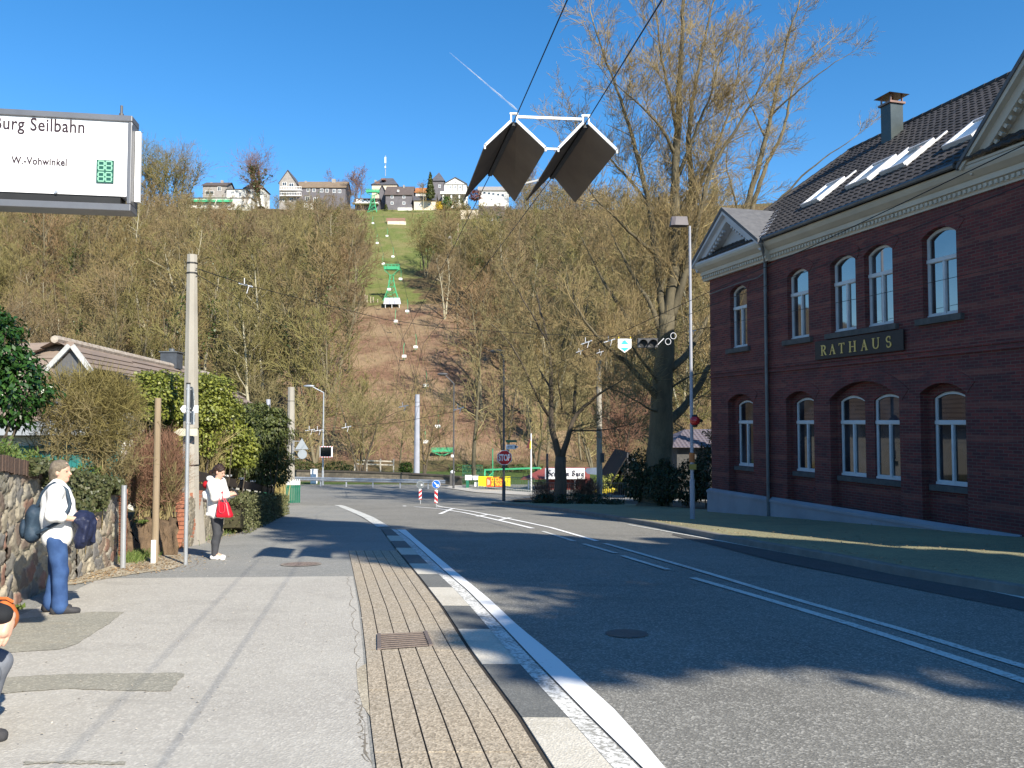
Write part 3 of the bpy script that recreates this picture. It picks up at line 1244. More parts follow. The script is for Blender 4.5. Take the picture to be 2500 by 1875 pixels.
	for x0, x1 in ((4.75, 5.55), (6.95, 7.85), (8.42, 9.3), (10.72, 11.6)):
		t0, t1 = 1.52, 2.75
		s_ = MB()
		for a, c_ in (((x0, t0), (x1, t0)), ((x0, t1), (x1, t1))):
			s_.bar(SP(a[0] - .04, a[1], .1), SP(c_[0] + .04, c_[1], .1), .09, .12, up=nn)
		for a, c_ in (((x0, t0 + .046), (x0, t1 - .046)), ((x1, t0 + .046), (x1, t1 - .046))):
			s_.bar(SP(a[0], a[1], .1), SP(c_[0], c_[1], .1), .07, .12, up=nn)
		# raised side flashing
		s_.bar(SP(x1 + .12, t0 - .1, .075), SP(x1 + .12, t1 + .45, .075), .06, .05, up=nn)
		sk = s_.build('skylight', M_FLASH, root, local=True)
		gl = MB()
		gl.add([SP(x0, t0, .125), SP(x1, t0, .125), SP(x1, t1, .125), SP(x0, t1, .125)], [(0, 1, 2, 3)])
		gl.build('pane', M_SKYGLASS, sk, local=True)
	# windows
	for i, c_ in enumerate(cols):
		yb = (-.1 if i == 0 else 0) + .16
		window_part(root, c_, hw + .005, 4.26, 6.3, 6.505, 5.72, yb, M_GLASS)
		sb = MB()
		sb.bx(c_ - .74, c_ + .74, yb - .27, yb - .1, 4.1, 4.255)
		sb.build('window_sill', M_STONE, root, local=True)
		yl_ = (.16 if i == 0 else .24) + .06
		window_part(root, c_, hw + .005, .05, 2.24, 2.405, 1.62, yl_, M_GLASSL)
	for x0, x1, yb in ((1.3, 2.78, .1), (4.7, 5.98, .18), (6.9, 9.58, .18), (10.48, 11.76, .18)):
		sb = MB()
		sb.bx(x0, x1, yb - .04, yb + .058, -.1, .045)
		sb.build('window_sill', M_STONE, root, local=True)
	return root

rathaus()

def rathaus_sign():
	rt = thing('name_board', 'black board with gold serif letters RATHAUS on the brick front', 'sign', RA, RROT)
	b = MB()
	b.bx(6.28, 9.96, -.09, -.052, 3.51, 4.07)
	b.build('board', mat('board_paint', (.012, .009, .01), (.02, .014, .014), 4, .45), rt, local=True, bevel=.008)
	L = MB()
	z0, z1 = 3.635, 3.925
	H_ = z1 - z0
	y0, y1 = -.105, -.089

	def seg(a, c_, w):
		a = Vector((a[0], 0, a[1]))
		c_ = Vector((c_[0], 0, c_[1]))
		L.bar((a.x, (y0 + y1) / 2, a.z), (c_.x, (y0 + y1) / 2, c_.z), y1 - y0, w, up=(c_ - a).cross(Vector((0, 1, 0))))

	def serif(x, z, w=.11):
		L.bx(x - w / 2, x + w / 2, y0 - .001, y1, z - .009, z + .009)

	def arc(cx, cz, rx, rz, a0, a1, w0, w1, n=12):
		for i in range(n):
			ta, tb = a0 + (a1 - a0) * i / n, a0 + (a1 - a0) * (i + 1) / n
			def ww(t):
				return w0 + (w1 - w0) * abs(math.cos(t))
			q = []
			for t_, s_ in ((ta, -1), (tb, -1), (tb, 1), (ta, 1)):
				q.append((cx + (rx + s_ * ww(t_) / 2) * math.cos(t_), cz + (rz + s_ * ww(t_) / 2) * math.sin(t_)))
			L.prism(q, y0, y1, 'y')
	TK, TN = .052, .022

	def chr_(ch, x):
		if ch == 'R':
			seg((x, z0), (x, z1), TK)
			arc(x + .03, z1 - .075, .115, .075, math.pi / 2, -math.pi / 2, TN, TK)
			seg((x + .075, z0 + .14), (x + .175, z0), TK)
			serif(x, z0)
			serif(x - .01, z1, .09)
			serif(x + .18, z0, .07)
		elif ch == 'A':
			seg((x - .09, z0), (x + .01, z1), TN)
			seg((x + .1, z0), (x + .005, z1), TK)
			seg((x - .06, z0 + .1), (x + .065, z0 + .1), TN)
			serif(x - .09, z0, .085)
			serif(x + .1, z0, .1)
		elif ch == 'T':
			seg((x, z0), (x, z1), TK)
			seg((x - .12, z1 - .012), (x + .12, z1 - .012), TN)
			serif(x, z0)
			for s_ in (-1, 1):
				seg((x + s_ * .115, z1), (x + s_ * .115, z1 - .07), .018)
		elif ch == 'H':
			for s_ in (-1, 1):
				seg((x + s_ * .1, z0), (x + s_ * .1, z1), TK)
				serif(x + s_ * .1, z0)
				serif(x + s_ * .1, z1)
			seg((x - .1, z0 + H_ / 2), (x + .1, z0 + H_ / 2), TN)
		elif ch == 'U':
			seg((x - .095, z1), (x - .095, z0 + .1), TK)
			seg((x + .1, z1), (x + .1, z0 + .1), TN)
			arc(x, z0 + .1, .0975, .09, math.pi, 2 * math.pi, TN, .04)
			serif(x - .095, z1)
			serif(x + .1, z1, .09)
		elif ch == 'S':
			arc(x, z1 - .075, .075, .075, .25 * math.pi, 1.5 * math.pi, TN, .04)
			arc(x, z0 + .075, .08, .075, .5 * math.pi, -.8 * math.pi, TN, .04)
			seg((x + .06, z1 - .01), (x + .06, z1 - .08), .018)
			seg((x - .065, z0 + .01), (x - .065, z0 + .08), .018)
	for ch, x in zip('RATHAUS', (6.63, 7.1, 7.52, 7.99, 8.47, 8.94, 9.43)):
		chr_(ch, x)
	t = NT('gold_leaf')
	t.pbsdf((.62, .43, .13), .45, .25, .5)
	L.build('lettering', t.mat, rt, local=True)

rathaus_sign()

# ------------------------------------------------------------------ stone wall on the left
def stone_face(name, A, B, zb, zt, parent, seed=1, nrm=None, sx=.27, sz=.2, cols=None, step=.028):
	A = Vector((A[0], A[1], 0))
	B = Vector((B[0], B[1], 0))
	L = (B - A).length
	d = (B - A) / L
	n = Vector((d.y, -d.x, 0)) if nrm is None else nrm
	r = np.random.RandomState(seed)
	Hm = max(zt(0) - zb(0), zt(1) - zb(1)) + .1
	nu = int(L / step) + 1
	nv = int(Hm / step) + 1
	U, W = np.meshgrid(np.linspace(0, L, nu), np.linspace(0, 1, nv))
	tt = U / L
	ZB = np.array([zb(t) for t in np.linspace(0, 1, nu)])[None, :]
	ZT = np.array([zt(t) for t in np.linspace(0, 1, nu)])[None, :]
	Z = ZB + (ZT - ZB) * W
	# jittered seeds, rows staggered
	S = []
	z = ZB.min() - .3
	row = 0
	while z < ZT.max() + .3:
		x = -.3 + (row % 2) * sx * .5
		while x < L + .3:
			S.append((x + r.uniform(-.3, .3) * sx, z + r.uniform(-.28, .28) * sz))
			x += sx * r.uniform(.7, 1.35)
		z += sz
		row += 1
	S = np.array(S)
	C = cols or [(.25, .23, .19), (.2, .19, .17), (.28, .245, .19), (.2, .155, .125), (.31, .275, .21), (.155, .15, .145), (.26, .15, .115), (.22, .205, .18)]
	pc = np.array([C[k] for k in r.randint(0, len(C), len(S))]) * r.uniform(.95, 1.6, (len(S), 1))
	ht = r.uniform(.5, 1.2, len(S))
	u = U.ravel() + .035 * np.sin(Z.ravel() * 23 + U.ravel() * 9)
	w = Z.ravel() + .03 * np.sin(U.ravel() * 19 + 1)
	F1 = np.full(u.shape, 9.)
	F2 = np.full(u.shape, 9.)
	I1 = np.zeros(u.shape, dtype=int)
	for k, (a, b) in enumerate(S):
		dd = np.maximum(np.abs(u - a) / sx * .27 * .95, 0) ** 2 + (np.abs(w - b) * 1.15) ** 2
		dd = np.sqrt(dd)
		c1 = dd < F1
		F2 = np.where(c1, F1, np.minimum(F2, dd))
		I1 = np.where(c1, k, I1)
		F1 = np.where(c1, dd, F1)
	e = F2 - F1
	h = np.clip((e - .008) / .03, 0, 1)
	h = h * h * (3 - 2 * h)
	disp = .034 * h * ht[I1] + r.normal(0, .004, u.shape)
	mort = np.array([.48, .43, .33])
	col = pc[I1] * h[:, None] + mort * (1 - h[:, None])
	P0 = np.array(A)[None, :] + U.ravel()[:, None] * np.array(d)[None, :]
	V = P0 + np.array(n)[None, :] * disp[:, None]
	V[:, 2] = Z.ravel()
	Q = []
	idx = np.arange(nu * nv).reshape(nv, nu)
	Q = np.stack([idx[:-1, :-1].ravel(), idx[:-1, 1:].ravel(), idx[1:, 1:].ravel(), idx[1:, :-1].ravel()], 1)
	o = np_mesh(name, V, Q, M_RUBBLE, parent, smooth=True)
	ca = o.data.color_attributes.new('stone', 'FLOAT_COLOR', 'POINT')
	ca.data.foreach_set('color', np.hstack([col, np.ones((len(col), 1))]).astype(np.float32).ravel())
	return o

def rubble_mat():
	t = NT('rubble_masonry')
	p = t.pos()
	at = t.n('Attribute', attribute_name='stone')
	n = t.noise(p, 14, 5, .7)
	n2 = t.noise(p, 2.2, 4, .6)
	col = t.mix(t.math('MULTIPLY', t.ramp(n, .4, .7), .45), at.outputs['Color'], (.09, .08, .07))
	col = t.mix(t.math('MULTIPLY', t.ramp(n2, .52, .68), .45), col, (.16, .16, .10))
	t.pbsdf(col, .92, 0, .15, t.bump(n, .6, .012))
	return t.mat

M_RUBBLE = rubble_mat()
M_CLINKER = mat('clinker_brick', (.13, .085, .065), (.085, .062, .052), 7, .85, bump=.4)
M_OBRICK = mat('orange_brick', (.40, .17, .10), (.30, .125, .08), 5, .85, bump=.3)
M_SOIL = mat('garden_soil', (.08, .085, .035), (.06, .05, .03), 2.5, .95, bump=.8)

def wall_top(y):
	return 1.26 - .142 * (y - 9.2)

def left_wall():
	rt = thing('garden_wall', 'rubble stone garden wall with brick coping behind the person with the rucksack', 'wall', (-5.9, 10.5, g(10.5)))
	W = [(-4.95, 4.5), (-5.35, 7.0), (-5.78, 9.4), (-6.3, 11.9), (-6.6, 13.75)]
	for k, (a, b) in enumerate(zip(W, W[1:])):
		L = math.hypot(b[0] - a[0], b[1] - a[1])
		stone_face('wall_face', a, b, lambda t, a=a, b=b: g(a[1] + (b[1] - a[1]) * t) - .08, lambda t, a=a, b=b: wall_top(a[1] + (b[1] - a[1]) * t) - .17, rt, 11 + k, nrm=Vector((b[1] - a[1], -(b[0] - a[0]), 0)).normalized())
	# end raking back down
	a, b = (-6.6, 13.75), (-7.15, 14.9)
	stone_face('wall_face', a, b, lambda t: g(14) - .1, lambda t: (wall_top(13.75) - .2) * (1 - t) + (g(14.9) + .1) * t, rt, 31, nrm=Vector((b[1] - a[1], -(b[0] - a[0]), 0)).normalized())
	cp = MB()
	r = random.Random(2)
	for a, b in zip(W, W[1:]):
		A_, B_ = Vector((*a, 0)), Vector((*b, 0))
		L = (B_ - A_).length
		d = (B_ - A_) / L
		nrm = Vector((d.y, -d.x, 0))
		t = 0
		while t < L:
			p = A_ + d * (t + .036) - nrm * .1
			zc = wall_top(p.y) - .085 + r.uniform(-.008, .008)
			cp.box((p.x, p.y, zc), (.32 + r.uniform(-.02, .02), .064, .18), math.atan2(d.y, d.x) - math.pi / 2)
			t += .075
	cp.build('coping', M_CLINKER, rt)
	ed = MB()
	A_, B_ = Vector((-6.6, 13.78, wall_top(13.75) - .1)), Vector((-7.12, 14.92, g(14.9) + .05))
	k = 16
	for i in range(k):
		p = A_.lerp(B_, (i + .5) / k)
		ed.bar(p - Vector((.0, .0, .0)), p + (B_ - A_).normalized() * .085, .3, .1)
	ed.build('sloping_edge', M_OBRICK, rt)
	bk = MB()
	for a, b in zip(W, W[1:]):
		q = [(a[0] - .28, a[1]), (b[0] - .28, b[1]), (b[0] - .02, b[1]), (a[0] - .02, a[1])]
		vs = [(x, y, g(y) - .1) for x, y in q] + [(x, y, wall_top(y) - .18) for x, y in q]
		bk.add(vs, [(3, 2, 1, 0), (4, 5, 6, 7), (0, 1, 5, 4), (1, 2, 6, 5), (2, 3, 7, 6), (3, 0, 4, 7)])
	bk.build('core', M_CLINKER, rt)

left_wall()

def bank_z(x, y):
	if y < 14.2:
		e = wall_top(y) - .12
		k = 0
	else:
		e = g(y) + .75 - .02 * (y - 14.2)
		e = max(e, g(y) + .35)
	xe = by_y(WALLB, [y])[0]
	d = xe - x
	return e + min(.35, max(0, d - .3) * .1) + .05 * math.sin(x * 3 + y * 2)

def bank():
	V = []
	Q = []
	ysb = [4 + .6 * i for i in range(17)] + [14.4, 15.0]
	ysb = [y for y in ysb if y <= 13.9]
	k = 16
	for y in ysb:
		xe = by_y(WALLB, [y])[0] - .25
		for j in range(k):
			x = xe - j * j * .12
			V.append((x, y, bank_z(x, y) - (.1 if j == 0 else 0)))
	for i in range(len(ysb) - 1):
		for j in range(k - 1):
			a = i * k + j
			Q.append((a, a + k, a + k + 1, a + 1))
	o = np_mesh('garden_bank', V, Q, M_SOIL, smooth=True)
	o['kind'] = 'structure'
	# lower bank behind the hedge
	V = []
	Q = []
	ys2 = [13.9 + .9 * i for i in range(32)]
	for y in ys2:
		xe = by_y(WALLB, [y])[0] - (.9 if y < 17.5 else .5)
		for j in range(12):
			x = xe - j * j * .18
			V.append((x, y, g(y) + min(.95, .0 + j * .3) - .03))
	for i in range(len(ys2) - 1):
		for j in range(11):
			a = i * 12 + j
			Q.append((a, a + 12, a + 13, a + 1))
	o = np_mesh('hedge_bank', V, Q, M_SOIL, smooth=True)
	o['kind'] = 'structure'

bank()

def pier_and_low_wall():
	rt = thing('brick_pier', 'orange brick pier with sloping face at the foot of the concrete mast', 'pier', (-6.9, 17.0, g(17)))
	b = MB()
	r = random.Random(9)
	zb, zt = g(17) - .1, P(440, 1203, 17.3).z
	n = 15
	x0a, x1a = XU(398, 16.6), XU(447, 16.6)
	x0b, x1b = XU(430, 17.4), XU(472, 17.4)
	for i in range(n):
		t = i / n
		z = zb + (zt - zb) * t
		h = (zt - zb) / n - .012
		y = 16.55 + .95 * t
		xa, xb = x0a + (x0b - x0a) * t, x1a + (x1b - x1a) * t
		off = (i % 2) * .12
		cuts = [xa] + [c for c in np.arange(xa + .13 + off, xb - .05, .25)] + [xb]
		for c0, c1 in zip(cuts, cuts[1:]):
			b.bx(c0 + .006, c1 - .006, y + r.uniform(0, .012), y + .6, z, z + h)
	b.build('bricks', M_OBRICK, rt)
	c = MB()
	vs = [(x0a + .01, 16.58, zb), (x1a - .01, 16.58, zb), (x1b - .01, 17.53, zt - .012), (x0b + .01, 17.53, zt - .012), (x0a + .01, 18, zb), (x1a - .01, 18, zb), (x1b - .01, 18, zt - .012), (x0b + .01, 18, zt - .012)]
	c.add(vs, [(0, 1, 2, 3), (1, 5, 6, 2), (5, 4, 7, 6), (4, 0, 3, 7), (3, 2, 6, 7)])
	c.build('mortar', mat('pier_mortar', (.42, .38, .32), (.34, .31, .27), 9, .9), rt)
	rt2 = thing('low_stone_wall', 'low weathered rubble wall between the brick pier and the clipped hedge', 'wall', (-7.1, 18.5, g(18.5)))
	a, e = (XU(462, 16.9), 16.9), (XU(548, 20.6), 20.6)
	stone_face('wall_face', a, e, lambda t: g(16.9 + 3.7 * t) - .1, lambda t: P(470, 1210, 17).z * (1 - t) + (g(20.6) + .62) * t, rt2, 77, nrm=Vector((e[1] - a[1], -(e[0] - a[0]), 0)).normalized(), sx=.3, sz=.24, cols=[(.24, .21, .16), (.2, .18, .14), (.27, .24, .18)])
	k = MB()
	ap = (a[0] + (e[0] - a[0]) * .38 - .38, 18.3)
	zp = P(470, 1210, 17).z - .02
	k.add([(ap[0] + .3, ap[1], g(17) - .3), (e[0] - .08, e[1], g(20.6) - .2), (e[0] - .08, e[1], g(20.6) + .6), (ap[0] + .3, ap[1], zp - .05), (ap[0] - .1, ap[1], g(17) - .3), (e[0] - .4, e[1], g(20.6) - .2), (e[0] - .4, e[1], g(20.6) + .6), (ap[0] - .1, ap[1], zp - .05)], [(0, 1, 2, 3), (3, 2, 6, 7), (1, 5, 6, 2), (4, 0, 3, 7), (5, 4, 7, 6)])
	k.build('core', M_CLINKER, rt2)

pier_and_low_wall()

# ------------------------------------------------------------------ left house, garage
def tile_plane(b, a, c, d, e, rows, mi=0, lift=.03):
	a, c, d, e = [Vector(q) for q in (a, c, d, e)]
	n = (c - a).cross(e - a).normalized()
	if n.z < 0:
		n = -n
	for i in range(rows):
		t0, t1 = i / rows, (i + 1) / rows
		p = [a.lerp(e, t0), c.lerp(d, t0), c.lerp(d, t1), a.lerp(e, t1)]
		vs = [p[0] + n * lift, p[1] + n * lift, p[2] + n * .004, p[3] + n * .004, p[0], p[1]]
		fs = [(0, 1, 2, 3), (4, 5, 1, 0)]
		q = (vs[1] - vs[0]).cross(vs[3] - vs[0])
		if q.z < 0:
			fs = [f[::-1] for f in fs]
		b.add(vs, fs, mi)

def left_house():
	R0, R1 = P(150, 835, 26), P(508, 916, 44)
	rt = thing('bungalow', 'house with long brown tiled roof and small gable behind the bare hedge', 'house', (R0.x, 34, g(34)))
	M_BT = mat('brown_roof_tile', (.27, .205, .16), (.19, .15, .125), 1.3, .8, bump=.5, bscale=30)
	ax = (R1 - R0)
	ax.z = 0
	ax.normalize()
	nr = Vector((ax.y, -ax.x, 0))
	dr = Vector((0, 0, 2.6))
	R0e = R0 - ax * .5
	b = MB()
	wg0, wg1 = P(182, 834, 26.2), P(-160, 846, 26.2)
	tile_plane(b, wg1 + Vector((0, -4.2, -2.7)), wg0 + Vector((1.2, -3.0, -2.7)), wg0, wg1, 9, lift=.05)
	f0, f1 = R0e + nr * 4.0 - dr, R1 + nr * 4.0 - dr
	tile_plane(b, f0, f1, R1, R0e, 10, lift=.05)
	tile_plane(b, R1 - nr * 4.0 - dr, R0e - nr * 4.0 - dr, R0e, R1, 10, lift=.05)
	roof = b.build('roof', M_BT, rt)
	rg = MB()
	L = (R1 - R0e).length
	k = 0
	r = random.Random(4)
	while k < L:
		p = R0e.lerp(R1, k / L)
		rg.tube([p + Vector((0, 0, .04)), p + ax * .36 + Vector((0, 0, .04))], [.12, .14], 8)
		k += .34
	rg.build('ridge_tiles', mat('lichened_tile', (.45, .40, .34), (.25, .2, .16), 6, .85), roof)
	w = MB()
	q = [R0e + nr * 3.4, R1 + nr * 3.4 - ax * .3, R1 - nr * 3.4 - ax * .3, R0e - nr * 3.4]
	zl, zh = g(36) - .5, R0.z - 2.25
	vs = [(p.x, p.y, zl) for p in q] + [(p.x, p.y, zh) for p in q]
	w.add(vs, [(0, 1, 5, 4), (1, 2, 6, 5), (2, 3, 7, 6), (3, 0, 4, 7)])
	w.add([vs[5], vs[6], tuple(R1 - ax * .3 - Vector((0, 0, .1)))], [(0, 1, 2)])
	w.build('wall', mat('pale_render', (.6, .57, .5), (.52, .5, .44), 2, .9), rt)
	# gable dormer facing the street
	gd = MB()
	A_ = P(118, 898, 22.3)
	B_ = P(215, 898, 22.3)
	C_ = P(172, 846, 22.3)
	back = Vector((-.5, 4.5, 0))
	tile_plane(gd, A_, A_ + back, C_ + back, C_, 4)
	tile_plane(gd, B_ + back, B_, C_, C_ + back, 4)
	gd.build('gable_roof', M_BT, rt)
	gw = MB()
	gw.add([A_ + Vector((.1, .12, -1.6)), B_ + Vector((-.1, .12, -1.6)), B_ + Vector((-.1, .12, 0)), C_ + Vector((0, .12, -.05)), A_ + Vector((.1, .12, 0))], [(0, 1, 2, 3, 4)])
	gw.build('gable_wall', M_SLATE, rt)
	bb = MB()
	bb.bar(A_ - Vector((.1, 0, .1)), C_ + Vector((-.02, -.03, .02)), .06, .13)
	bb.bar(B_ - Vector((-.1, 0, .1)), C_ + Vector((.05, .0, .02)), .06, .13)
	bb.build('bargeboard', mat('weathered_board', (.5, .5, .48), (.38, .38, .37), 6, .8), rt)
	ch = MB()
	c0 = R0.lerp(R1, .66)
	cz = P(417, 884, c0.y).z
	ch.box((XU(417, c0.y), c0.y, cz + .06), (.75, .7, .75))
	chm = ch.build('chimney', mat('slate_cladding', (.07, .08, .095), (.05, .055, .065), 4, .5), roof)
	cc = MB()
	cc.box((XU(417, c0.y), c0.y, cz + .45), (.85, .8, .05))
	cc.tube([(XU(417, c0.y), c0.y, cz + .47), (XU(417, c0.y), c0.y, cz + .62)], .13, 10)
	cc.build('chimney_pot', M_ZINC, rt)

left_house()

def garage():
	Yg = 18.5
	rt = thing('garage', 'flat roofed garage with teal doors half hidden by the bare hedge', 'garage', (XU(180, Yg), Yg, g(Yg)))
	M_FAS = mat('grey_fascia', (.36, .38, .40), (.28, .30, .32), 3, .6)
	M_TEAL = mat('teal_paint', (.03, .19, .18), (.022, .14, .135), 2, .55)
	xl, xr = XU(-60, Yg), XU(296, Yg)
	zt, zb = P(0, 1028, Yg).z, P(0, 1062, Yg).z
	zg = P(0, 1160, Yg).z - .6
	b = MB()
	b.bx(xl, xr, Yg + .25, Yg + 5, zg, zb - .002)
	b.build('wall', mat('white_render', (.72, .71, .67), (.62, .6, .56), 2, .85), rt)
	f = MB()
	f.bx(xl - .1, xr + .1, Yg - .35, Yg + 5.2, zb, zt)
	f.build('roof_fascia', M_FAS, rt)
	d = MB()
	x = xl + .05
	while x < XU(285, Yg):
		d.bx(x, min(x + .1, XU(286, Yg)), Yg + .2, Yg + .248, zg, zb - .25)
		x += .108
	d.build('door', M_TEAL, rt)
	rt2 = thing('carport', 'dark flat roofed shelter with pale roof edge behind the wooden post', 'shelter', (XU(385, 20), 20, g(20)))
	zt2, zb2 = P(0, 1020, 20).z, P(0, 1054, 20).z
	x0, x1 = XU(318, 20), XU(470, 20)
	e = MB()
	e.bx(x0 - .04, x1 + .04, 19.9, 23, zt2 - .1, zt2)
	e.build('roof_edge', mat('pale_edge', (.45, .5, .55), (.38, .42, .47), 3, .5), rt2)
	w = MB()
	w.bx(x0, x1, 20, 22.9, zb2, zt2 - .102)
	w.build('fascia', mat('dark_fascia', (.10, .105, .105), (.07, .075, .075), 3, .6), rt2)
	s = MB()
	s.bx(x0 + .3, x1, 20.4, 22.8, g(21) - .2, zb2 - .002)
	s.build('wall', M_BLACK, rt2)
	p = MB()
	p.bx(XU(292, 19.2), XU(330, 19.2), 19.2, 19.5, g(19), P(0, 1066, 19.2).z)
	o = p.build('whitewashed_wall', mat('whitewash', (.78, .77, .73), (.6, .58, .52), 5, .9, bump=.4))
	tag(o, 'short whitewashed wall piece beside the teal garage', 'wall')

garage()

def soil_bank():
	V, Q = [], []
	R = random.Random(6)
	us = [308 + 6 * i for i in range(22)]
	rows = [(1352, 15.2), (1330, 15.32), (1312, 15.45), (1295, 15.55), (1278, 15.7), (1266, 15.9), (1258, 16.2), (1250, 16.9)]
	for v, Y in rows:
		for u in us:
			p = P(u, v, Y)
			k = .05 if 1250 < v < 1350 else 0
			V.append((p.x + R.uniform(-k, k), p.y + R.uniform(-k, k), (p.z if v < 1340 else g(Y) - .02) + R.uniform(-k, k) * .8))
	n = len(us)
	Q = [(j * n + i, j * n + i + 1, (j + 1) * n + i + 1, (j + 1) * n + i) for j in range(len(rows) - 1) for i in range(n - 1)]
	np_mesh('soil_bank', V, Q, mat('leafy_soil', (.17, .115, .07), (.08, .055, .035), 9, .95, bump=.9), smooth=True)['kind'] = 'structure'

soil_bank()

# ------------------------------------------------------------------ trees: recursive branching
class Seg:
	def __init__(s):
		s.a, s.b, s.ra, s.rb, s.l = [], [], [], [], []

	def put(s, a, b, ra, rb, lev):
		s.a.append(a)
		s.b.append(b)
		s.ra.append(ra)
		s.rb.append(rb)
		s.l.append(lev)

def _perp(d, R):
	while True:
		q = (R.uniform(-1, 1), R.uniform(-1, 1), R.uniform(-1, 1))
		c = (d[1] * q[2] - d[2] * q[1], d[2] * q[0] - d[0] * q[2], d[0] * q[1] - d[1] * q[0])
		m = math.sqrt(c[0] ** 2 + c[1] ** 2 + c[2] ** 2)
		if m > .2:
			return (c[0] / m, c[1] / m, c[2] / m)

def grow(S, R, p, d, L, r, lev, maxlev, o):
	n = 4 if lev < maxlev else 2
	st = L / n
	rr = r
	for i in range(n):
		j = o['wig']
		d = (d[0] + R.uniform(-j, j) + o['wind'][0], d[1] + R.uniform(-j, j) + o['wind'][1], d[2] + R.uniform(-j, j) + o['up'])
		m = math.sqrt(d[0] ** 2 + d[1] ** 2 + d[2] ** 2)
		d = (d[0] / m, d[1] / m, d[2] / m)
		q = (p[0] + d[0] * st, p[1] + d[1] * st, p[2] + d[2] * st)
		r2 = max(o['rmin'], r * (1 - (i + 1) / n * .62))
		S.put(p, q, rr, r2, lev)
		if lev < maxlev:
			k = o['dens'] * (1 if i else .6)
			c = int(k) + (1 if R.random() < k - int(k) else 0)
			for _ in range(c):
				a = math.radians(R.uniform(*o['ang']))
				u = _perp(d, R)
				e = (d[0] * math.cos(a) + u[0] * math.sin(a), d[1] * math.cos(a) + u[1] * math.sin(a), d[2] * math.cos(a) + u[2] * math.sin(a))
				f = R.uniform(0, 1)
				b = (p[0] + (q[0] - p[0]) * f, p[1] + (q[1] - p[1]) * f, p[2] + (q[2] - p[2]) * f)
				grow(S, R, b, e, L * o['ratio'] * R.uniform(.7, 1.15), max(o['rmin'], r2 * .6), lev + 1, maxlev, o)
		p, rr = q, r2

OPT = dict(up=.10, wig=.16, ang=(28, 60), ratio=.58, dens=1.3, wind=(0, 0), rmin=.008)

def seg_mesh(S, sel=None, sides=3):
	A = np.array(S.a, dtype=np.float32)
	B = np.array(S.b, dtype=np.float32)
	ra = np.array(S.ra, dtype=np.float32)
	rb = np.array(S.rb, dtype=np.float32)
	if sel is not None:
		A, B, ra, rb = A[sel], B[sel], ra[sel], rb[sel]
	n = len(A)
	d = B - A
	d /= np.maximum(np.linalg.norm(d, axis=1, keepdims=True), 1e-6)
	ref = np.where(np.abs(d[:, 2:3]) < .9, np.array([[0, 0, 1]]), np.array([[1, 0, 0]])).astype(np.float32)
	x = np.cross(d, ref)
	x /= np.maximum(np.linalg.norm(x, axis=1, keepdims=True), 1e-6)
	y = np.cross(d, x)
	V = np.zeros((n, 2 * sides, 3), dtype=np.float32)
	for k in range(sides):
		a = 2 * math.pi * k / sides
		o = x * math.cos(a) + y * math.sin(a)
		V[:, k] = A + o * ra[:, None]
		V[:, sides + k] = B + o * rb[:, None]
	base = (np.arange(n) * 2 * sides)[:, None]
	Q = np.zeros((n, sides, 4), dtype=np.int32)
	for k in range(sides):
		k2 = (k + 1) % sides
		Q[:, k] = base + np.array([k, k2, sides + k2, sides + k])
	return V.reshape(-1, 3), Q.reshape(-1, 4)

def join(parts):
	Vs, Qs, o = [], [], 0
	for V, Q in parts:
		Vs.append(V)
		Qs.append(Q + o)
		o += len(V)
	return np.vstack(Vs), np.vstack(Qs)

def leaf_quads(C, D, N, size, rs, aspect=.55, jitter=.3):
	n = len(C)
	D = D / np.maximum(np.linalg.norm(D, axis=1, keepdims=True), 1e-6)
	X = np.cross(D, N)
	X /= np.maximum(np.linalg.norm(X, axis=1, keepdims=True), 1e-6)
	Z = np.cross(X, D)
	s = size * rs.uniform(1 - jitter, 1 + jitter, (n, 1))
	V = np.zeros((n, 4, 3), dtype=np.float32)
	V[:, 0] = C - D * s * .5
	V[:, 1] = C + X * s * aspect * .5 + Z * s * .08
	V[:, 2] = C + D * s * .5 - Z * s * .06
	V[:, 3] = C - X * s * aspect * .5 + Z * s * .08
	Q = (np.arange(n) * 4)[:, None] + np.array([[0, 1, 2, 3]])
	return V.reshape(-1, 3), Q

def unit(rs, n):
	v = rs.normal(0, 1, (n, 3))
	return v / np.maximum(np.linalg.norm(v, axis=1, keepdims=True), 1e-6)

def ribbons(C, D, L, w, rs):
	n = len(C)
	X = np.cross(D, unit(rs, n))
	X /= np.maximum(np.linalg.norm(X, axis=1, keepdims=True), 1e-6)
	V = np.zeros((n, 4, 3), dtype=np.float32)
	w = np.broadcast_to(np.asarray(w, dtype=np.float32).reshape(-1, 1), (n, 1))
	L = np.broadcast_to(np.asarray(L, dtype=np.float32).reshape(-1, 1), (n, 1))
	V[:, 0] = C - X * w
	V[:, 1] = C + X * w
	V[:, 2] = C + D * L + X * w * .4
	V[:, 3] = C + D * L - X * w * .4
	Q = (np.arange(n) * 4)[:, None] + np.array([[0, 1, 2, 3]])
	return V.reshape(-1, 3), Q

